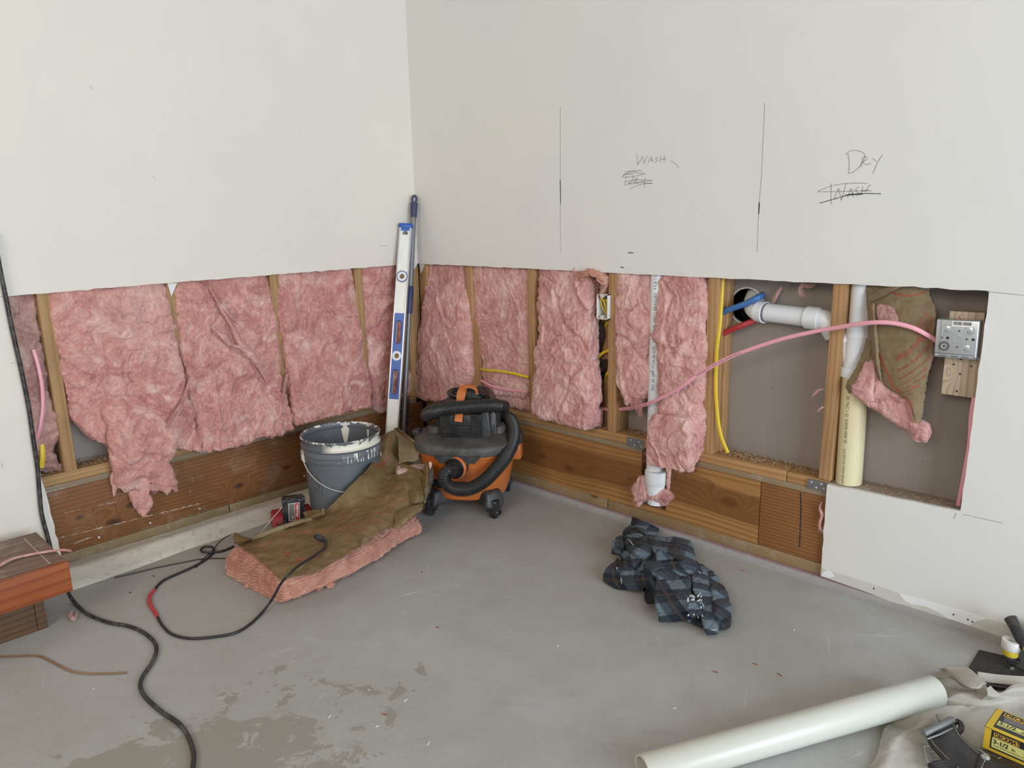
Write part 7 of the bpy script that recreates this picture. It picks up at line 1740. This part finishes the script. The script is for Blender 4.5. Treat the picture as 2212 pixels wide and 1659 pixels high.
# ---------------------------------------------------------------- dark board, slats, tools at the right edge
GRIT = dustplas('gritty_dark_board', (.030, .027, .024), .85, .45, (.14, .125, .11), 110)
P = [FZ(2115, 1403.5, .004), FZ(2270, 1438, .004), FZ(2270, 1492, .004), FZ(2080, 1462, .004)]
mb = MB(); mb.add([*P, *[p-[0, 0, .0035] for p in P]], [(0, 1, 2, 3), (7, 6, 5, 4), (0, 4, 5, 1), (1, 5, 6, 2), (2, 6, 7, 3), (3, 7, 4, 0)]); tag(mb.obj('grit_board', GRIT, smooth=False), 'dark gritty board on the floor beside the canvas cloth', 'board')
t = empty('slat_bundle', K_(1480, 740, .0), 'bundle of flat black strips under a pale strip at the right edge', 'slats')
for k, (z, m, a, b) in enumerate([(.010, BLKG, (1240, 800), (1640, 850)), (.018, BLKP, (1250, 775), (1620, 825)), (.026, BLKG, (1260, 752), (1600, 800))]):
    A = K_(*a, z); B = K_(*b, z); mb = MB(); mb.ribbon(np.linspace(A, B, 3), (1, -.3, 0), .030, .003); mb.obj('strip', m, t, smooth=False)
A = K_(1180, 690, .038); B = K_(1680, 740, .040); mb = MB(); mb.ribbon(cr([A, K_(1400, 720, .036), B], 5), (.8, .1, .6), .022, .0025); mb.obj('pale_strip', CANVAS, t, smooth=False)
BAGG = dustplas('grey_tool_bag', (.115, .125, .14), .8, .2)
c_ = FZ(2206, 1452, 0)
t = empty('tool_bag', c_, 'grey tool bag cut off by the right edge of the picture', 'bag')
Mbg = Matrix.Translation(c_)@Matrix.Rotation(-.35, 4, 'Z')
mb = MB(); frustum(mb, .002, .20, -.12, .04, .0, .098, .08, .1, .012); mb.v[-1] = mb.v[-1]@np.array(Mbg)[:3, :3].T+np.array(Mbg)[:3, 3]; mb.obj('bag_body', BAGG, t)
# hammer grip sticking up
g0 = FZ(2212, 1392, .11); g1 = FZ(2184, 1334, .185)
gq = RW(2216, 1398, -.135); g1 = RW(2184, 1338, -.085)
t = empty('hammer', gq, 'black rubber tool handle with a yellow shaft sticking up at the right edge', 'hammer')
mb = MB(); mb.tube(cr([gq+(gq-g1)*.02, gq*.9+g1*.1, gq*.5+g1*.5, gq*.12+g1*.88, g1+(g1-gq)*.02, g1+(g1-gq)*.04], 4), np.interp(np.linspace(0, 1, 21), [0, .1, .5, .85, .95, 1], [.013, .0155, .0140, .0155, .0145, .009]), 24); mb.obj('grip', dustplas('black_rubber', (.018, .020, .022), .55, .3), t)
mb = MB(); mb.tube([gq+(gq-g1)*.25, gq], .009, 16); mb.obj('shaft', plain('yellow_fibreglass', (.55, .42, .02), .4), t)
WT = plain('white_tape', (.70, .70, .68), .5); YT = plain('yellow_tape', (.60, .46, .03), .45)
pc_ = RW(2184, 1399, -.13)
for (nm, dz0, dz1, r, m, lab) in [('tape_roll', -.002, .022, .0225, WT, 'roll of white tape under the black tool handle'), ('tape_roll', -.020, -.003, .0180, YT, 'roll of yellow tape hanging below the white roll')]:
    mb = MB(); mb.lathe([(r*.5, dz0), (r*.97, dz0), (r, dz0+.001), (r, dz1-.001), (r*.97, dz1), (r*.5, dz1), (r*.5, dz0)], 40, Matrix.Translation(pc_), close=False); tag(mb.obj(nm, m, angle=40), lab, 'tape roll')
kc = RW(2189, 1427, -.13)
t = empty('key_clip', kc-[0, 0, .05], 'black clip with metal keys dangling below the yellow tape roll', 'keys')
mb = MB(); a = np.linspace(0, 2*PI, 20); mb.tube([kc+_R0*.013*math.cos(q)+np.array([0, 0, .008])*math.sin(q) for q in a], .0038, 8, caps=False); mb.tube([kc+[0, 0, -.006], kc+[0, 0, -.016]], .005, 8); mb.obj('clip', BLKG, t)
for dx in (-.006, .006):
    mb = MB(); mb.ribbon([kc+[0, 0, -.014], kc+_R0*dx+[0, 0, -.045]], _R0, .006, .0015); mb.obj('key', STEEL, t)

# screw box
YB = dustplas('yellow_carton', (.68, .47, .03), .5, .08); BKL = plain('black_label_ink', (.022, .020, .026), .45); YL = plain('pale_yellow_label', (.62, .60, .20), .5); ORL = plain('orange_yellow_label', (.80, .50, .04), .5); MAG = plain('magenta_label', (.55, .02, .12), .5)
zt, zl = .094, .040
A = FZ(2128, 1567.4, zt); B = FZ(2152.7, 1528.6, zt); Cc = FZ(2212, 1603, zt)
ex_ = Cc-A; ex_[2] = 0; ex_ /= np.linalg.norm(ex_); ey_ = np.cross([0, 0, 1.], ex_); dpt = abs((B-A)@ey_); 
if (B-A)@ey_ < 0: ey_ = -ey_
Mx = Matrix(((ex_[0], ey_[0], 0, A[0]), (ex_[1], ey_[1], 0, A[1]), (0, 0, 1, 0), (0, 0, 0, 1)))
t = empty('screw_box', A*[1, 1, 0]+[0, 0, zl], 'yellow and black carton of deck screws on top of a clear organiser', 'box')
Lb = .165
mb = MB(); mb.box((0, 0, zl), (Lb, dpt, zt), Mx, bev=.0012); mb.obj('carton', YB, t)
mb = MB(); mb.box((.013, .008, zt), (Lb-.004, dpt-.004, zt+.0005), Mx); mb.box((.013, -.0005, zl+.008), (Lb-.004, 0, zt-.002), Mx); mb.obj('label_panel', BKL, t, smooth=False)
mb = MB(); mb.box((-.0003, -.0006, zt-.0016), (.013, 0, zt-.0006), Mx); mb.box((-.0005, 0, zt-.0016), (0, dpt, zt-.0006), Mx); mb.obj('lid_seam', BKL, t, smooth=False)
def top_rect(x0, y0, x1, y1, m, nm): mb = MB(); mb.box((x0, y0, zt+.0005), (x1, y1, zt+.0009), Mx); mb.obj(nm, m, t, smooth=False)
def frt_rect(x0, z0, x1, z1, m, nm): mb = MB(); mb.box((x0, -.0009, z0), (x1, -.0005, z1), Mx); mb.obj(nm, m, t, smooth=False)
Ft_ = Mx@Matrix.Translation((0, -.0012, 0)); Tt_ = Mx@Matrix(((1, 0, 0, 0), (0, 0, 1, 0), (0, 1, 0, zt+.0012), (0, 0, 0, 1)))
top_rect(.018, dpt-.022, .090, dpt-.007, ORL, 'brand_panel'); top_rect(.016, .020, .135, .038, YL, 'size_panel')
frt_rect(.018, zt-.017, .064, zt-.006, ORL, 'brand_panel'); frt_rect(.016, zl+.012, .092, zt-.0185, YL, 'size_panel'); frt_rect(.092, zt-.016, .12, zt-.006, MAG, 'price_flash')
def ptext(s, size, M, x, y, m, bold=0, sxx=1.0):
    V, F = text_mesh(s, size, bold=bold)
    if len(V): mk('printed_text', rel(t, np.array([M@Vector((x+a*sxx, 0, y+b)) for a, b, _ in V])), F, m, t, smooth=False)
ptext('DECKMATE', .0125, Ft_, .0195, zt-.0155, BKL, .0006, .78); ptext('3-1/2', .0135, Ft_, .018, zt-.0315, BKL, .0004); ptext('in.', .009, Ft_, .052, zt-.031, BKL, .0002); ptext('1 lb.', .011, Ft_, .073, zt-.0315, BKL, .0003, .8)
ptext('STAR DRIVE EXTERIOR SCREWS', .0048, Ft_, .019, zt-.038, BKL, 0)
ptext('DECKMATE', .0165, Tt_, .0195, dpt-.0195, BKL, .0008, .85); ptext('3-1/2', .015, Tt_, .018, .0255, BKL, .0004); ptext('in.', .010, Tt_, .060, .0255, BKL, .0002); ptext('1 lb.', .014, Tt_, .098, .0255, BKL, .0004, .8); ptext('STAR DRIVE EXTERIOR SCREWS', .0050, Tt_, .022, .0212, BKL, 0)
LG_ = plain('pale_print', (.42, .42, .42), .6)
for k in range(4):
    mb = MB(); mb.box((.022, .044+k*.0045, zt+.0006), (.085-.006*(k % 2), .0452+k*.0045, zt+.0009), Mx); mb.obj('small_print', LG_, t, smooth=False)
# organiser beneath
t = empty('organiser', A*[1, 1, 0], 'dark clear-lidded organiser with red label beneath the screw carton', 'organiser')
mb = MB(); mb.box((-.004, -.035, .0035), (.24, dpt+.02, .036), Mx, bev=.003); mb.obj('case', dustplas('smoky_plastic', (.07, .06, .05), .25, .5, (.25, .2, .15), 50), t)
mb = MB(); mb.box((.030, -.034, .036), (.060, -.006, .0366), Mx); mb.obj('red_label', plain('dull_red_label', (.30, .05, .04), .5), t, smooth=False)
T2 = Mx@Matrix(((1, 0, 0, 0), (0, 0, 1, 0), (0, 1, 0, .0368), (0, 0, 0, 1)))
V, F = text_mesh('68', .018, bold=.001); mk('printed_text', rel(t, np.array([T2@Vector((.033+a, 0, -.026+b)) for a, b, _ in V])), F, WHITE, t, smooth=False)
V, F = text_mesh('STAR', .012, bold=.0008); mk('printed_text', rel(t, np.array([T2@Vector((.082-b, 0, -.033+a)) for a, b, _ in V])), F, WHITE, t, smooth=False)
rs = np.random.RandomState(4)
for k in range(9):
    p = Mx@Vector((.0+rs.rand()*.03 if k < 4 else .09+rs.rand()*.12, -.030+rs.rand()*.02, .0375)); a = rs.rand()*6; q = np.array(p)+np.array([math.cos(a), math.sin(a), 0])*.018
    mb = MB(); mb.tube([p, q], [.0022, .001], 8); mb.lathe([(.0001, -.001), (.004, 0), (.0001, .001)], 8, Matrix.Translation(p)); mb.obj('screw', STEEL, t)

# leather belt with roller buckle
LEA = dustplas('black_leather', (.020, .018, .019), .45, .35, (.12, .12, .12), 22); THR = plain('pale_thread', (.48, .47, .45), .7)
t = empty('tool_belt', K_(900, 1400, 0), 'black leather tool belt with a steel roller buckle lying on the canvas', 'belt')
Le = [(630, 1300, .045), (672, 1400, .040), (790, 1530, .032), (930, 1660, .026), (1080, 1780, .02)]; Re = [(925, 1190, .050), (1010, 1330, .046), (1160, 1470, .040), (1330, 1600, .034), (1520, 1740, .025)]
G = np.array([[a+(b-a)*s+np.array([0, 0, .006*math.sin(s*PI)]) for s in np.linspace(0, 1, 16)] for a, b in zip(cr([K_(*p) for p in Le], 8), cr([K_(*p) for p in Re], 8))])
a_n, b_n = G.shape[:2]; V = np.vstack([G.reshape(-1, 3), (G-[0, 0, .006]).reshape(-1, 3)]); K = a_n*b_n
F = [(i*b_n+j, i*b_n+j+1, (i+1)*b_n+j+1, (i+1)*b_n+j) for i in range(a_n-1) for j in range(b_n-1)]; F += [tuple(K+q for q in f[::-1]) for f in F]
for i in range(a_n-1): F += [(i*b_n, (i+1)*b_n, K+(i+1)*b_n, K+i*b_n), (i*b_n+b_n-1, K+i*b_n+b_n-1, K+(i+1)*b_n+b_n-1, (i+1)*b_n+b_n-1)]
for j in range(b_n-1): F += [(j, K+j, K+j+1, j+1), ((a_n-1)*b_n+j, (a_n-1)*b_n+j+1, K+(a_n-1)*b_n+j+1, K+(a_n-1)*b_n+j)]
mk('strap', rel(t, V), F, LEA, t)
for col_ in (1, 14):
    mb = MB()
    for i in range(0, a_n-1):
        p = G[i, col_]+[0, 0, .0012]; q = G[i+1, col_]+[0, 0, .0012]
        for s in (0, .5): mb.tube([p+(q-p)*s, p+(q-p)*(s+.34)], .0006, 4)
    mb.obj('stitching', THR, t)
mb = MB(); mb.tube([K_(640, 1352, .046), K_(780, 1300, .054), K_(905, 1238, .052)], .0022, 8); mb.obj('buckle_tongue', STEELD, t)
mb = MB(); mb.tube([K_(600, 1295, .052), K_(910, 1148, .058)], .0075, 20); mb.obj('roller', STEELD, t)
mb = MB(); mb.tube(cr([K_(610, 1285, .046), K_(640, 1240, .044), K_(760, 1190, .046), K_(880, 1130, .05), K_(905, 1160, .052)], 6), .003, 8); mb.obj('buckle_frame', BLKG, t)
mb = MB(); mb.tube([K_(770, 1170, .055), K_(745, 1095, .060)], .003, 8); mb.obj('buckle_pin', STEELD, t)
mb = MB(); a = np.linspace(-.3, 1.25, 16)*PI
mb.tube([K_(955+48*math.sin(q), 1225-58*math.cos(q), .040) for q in a], .006, 10); mb.obj('belt_loop', LEA, t)
mb = MB(); p = K_(1258, 1542, .043); mb.lathe([(.0001, .004), (.004, .0042), (.0085, .001), (.009, -.002)], 20, Matrix.Translation(p)); mb.obj('rivet', STEEL, t)
G2 = [(K_(1190, 1500, .040), K_(1120, 1800, .02)), (K_(1400, 1560, .042), K_(1330, 1850, .025)), (K_(1700, 1690, .040), K_(1600, 1980, .025))]
Aa = cr([g[0] for g in G2], 6); Bb = cr([g[1] for g in G2], 6); V = []
for a, b in zip(Aa, Bb):
    for s in np.linspace(0, 1, 8): V.append(a+(b-a)*s+np.array([0, 0, .008*math.sin(s*PI)]))
V = np.array(V); nr = len(Aa); K = len(V); F = [(i*8+j, i*8+j+1, (i+1)*8+j+1, (i+1)*8+j) for i in range(nr-1) for j in range(7)]; F += [tuple(K+q for q in f[::-1]) for f in F]; F += [(j, K+j, K+j+1, j+1) for j in range(7)]+[(i*8, (i+1)*8, K+(i+1)*8, K+i*8) for i in range(nr-1)]
mk('pouch_flap', rel(t, np.vstack([V, V-[0, 0, .012]])), F, LEA, t)
mb = MB()
for k in range(7): s = k/7; p = K_(1250-k*14, 1580+k*30, .042-.002*k); mb.tube([p, p+(K_(1236, 1610, .04)-K_(1250, 1580, .042))*.55], .0009, 5)
mb.obj('stitching', THR, t)
# clear bag with a paper label
t = empty('plastic_bag', K_(680, 1500, 0), 'clear plastic bag with a printed white label under the tool belt', 'bag')
tb = NT('clear_film'); tb.b.inputs['Transmission Weight'].default_value = .92; tb.b.inputs['IOR'].default_value = 1.05; CLR = tb.fin((.85, .86, .86), .12)
def kbox(pts, z, th, name, m, par):
    P = [K_(a, b, z) for a, b in pts]; n = len(P); mb = MB(); mb.add([*P, *[p-[0, 0, th] for p in P]], [tuple(range(n)), tuple(range(2*n-1, n-1, -1))]+[(i, n+i, n+(i+1) % n, (i+1) % n) for i in range(n)]); return mb.obj(name, m, par, smooth=False)
kbox([(600, 1425), (740, 1400), (830, 1590), (640, 1600)], .012, .0008, 'label', WHITE, t)
for k in range(11):
    y = 1440+k*14; kbox([(615+k*3, y), (680+k*5+(k % 3)*14, y-8), (682+k*5+(k % 3)*14, y-4), (616+k*3, y+4)], .0125, .0003, 'printed_line', BLKINK, t)
G = np.array([[K_(530+290*s+60*q, 1350+300*q+10*math.sin(s*9), .014) for s in np.linspace(0, 1, 40)] for q in np.linspace(0, 1, 40)]); G[..., 2] += crumple(G, 77, 9, 22)*.010+.004; G[..., 2] = np.maximum(G[..., 2], .0135)
mk('film', rel(t, G.reshape(-1, 3)), [(i*40+j, i*40+j+1, (i+1)*40+j+1, (i+1)*40+j) for i in range(39) for j in range(39)], CLR, t)
t = empty('tool_pouch', K_(820, 1680, 0), 'dark worn pouch edge at the bottom right of the picture', 'pouch')
mb = MB(); a = np.linspace(.9, 2.3, 20)
for r in (1.0, .8, .6): mb.tube([K_(830+150*r*math.cos(q)*1.5, 1760-150*r*math.sin(q), .02+.006*r) for q in a], .008, 10)
mb.obj('pouch_rim', LEA, t)

# ---------------------------------------------------------------- crumbs on the floor: a few countable chips
def chip(px, py, L_, w_, ang, m, label, cat='wood chip', grp=None):
    c = FZ(px, py, .0012); d = np.array([math.cos(ang), math.sin(ang), 0]); e = np.array([-d[1], d[0], 0]); mb = MB(); pts = [c-d*L_/2-e*w_*.2, c-d*L_*.2-e*w_/2, c+d*L_*.35-e*w_*.4, c+d*L_/2, c+d*L_*.2+e*w_/2, c-d*L_*.4+e*w_*.4]; n = 6
    mb.add([*[p+[0, 0, .001*(i % 2)] for i, p in enumerate(pts)], *[p-[0, 0, .0012] for p in pts]], [tuple(range(n)), tuple(range(2*n-1, n-1, -1))]+[(i, n+i, n+(i+1) % n, (i+1) % n) for i in range(n)])
    tag(mb.obj('floor_chip', m, smooth=False), label, cat, grp)
RCH = plain('reddish_chip', (.26, .10, .06), .7); WCH = plain('whitish_chip', (.66, .63, .55), .7); DCH = plain('dark_chip', (.05, .045, .04), .7)
rs = np.random.RandomState(12)
for (px, py, lb) in [(282, 1280, 'dark chip on the floor left of the red tape'), (332, 1244, 'dark chip on the floor above the red tape, near the curb')]: chip(px, py, .010, .004, rs.rand()*3, DCH, lb, 'floor debris')
for (px, py, lb) in [(797, 1490, 'pale chip on the floor right of the damp patch, far one'), (815, 1568, 'pale chip right of the damp patch, middle one'), (876, 1512, 'pale chip near the middle of the open floor'), (925, 1605, 'pale chip nearest the bottom centre of the picture'), (1205, 1395, 'pale chip left of the plaid shirt on open floor'), (1458, 1529, 'pale chip on the floor above the big white pipe'),
                     (202, 1487, 'pale chip just below the tan strip on the floor'), (255, 1340, 'pale crumb beside the thick cord below the step'), (712, 1547, 'pale crumb inside the damp patch'), (1715, 1360, 'pale chip on the floor right of the plaid shirt')]: chip(px, py, .007+.006*rs.rand(), .003, rs.rand()*3, WCH, lb, 'floor debris')
for (px, py, lb) in [(911, 1235, 'reddish splinter on the floor right of the floor batt'), (945, 1355, 'reddish splinter in the middle of the open floor'), (1545, 1451, 'reddish chip above the big pipe, left of its middle'), (1631, 1434, 'thin reddish chip between shirt and pipe end'), (1684, 1457, 'reddish chip nearest the cloth end of the pipe'), (1605, 1233, 'reddish chip on the floor beside the reddish rim board'), (830, 1543, 'reddish splinter at the right edge of the damp patch')]: chip(px, py, .012+.008*rs.rand(), .003, 1+rs.rand(), RCH, lb, 'floor debris')
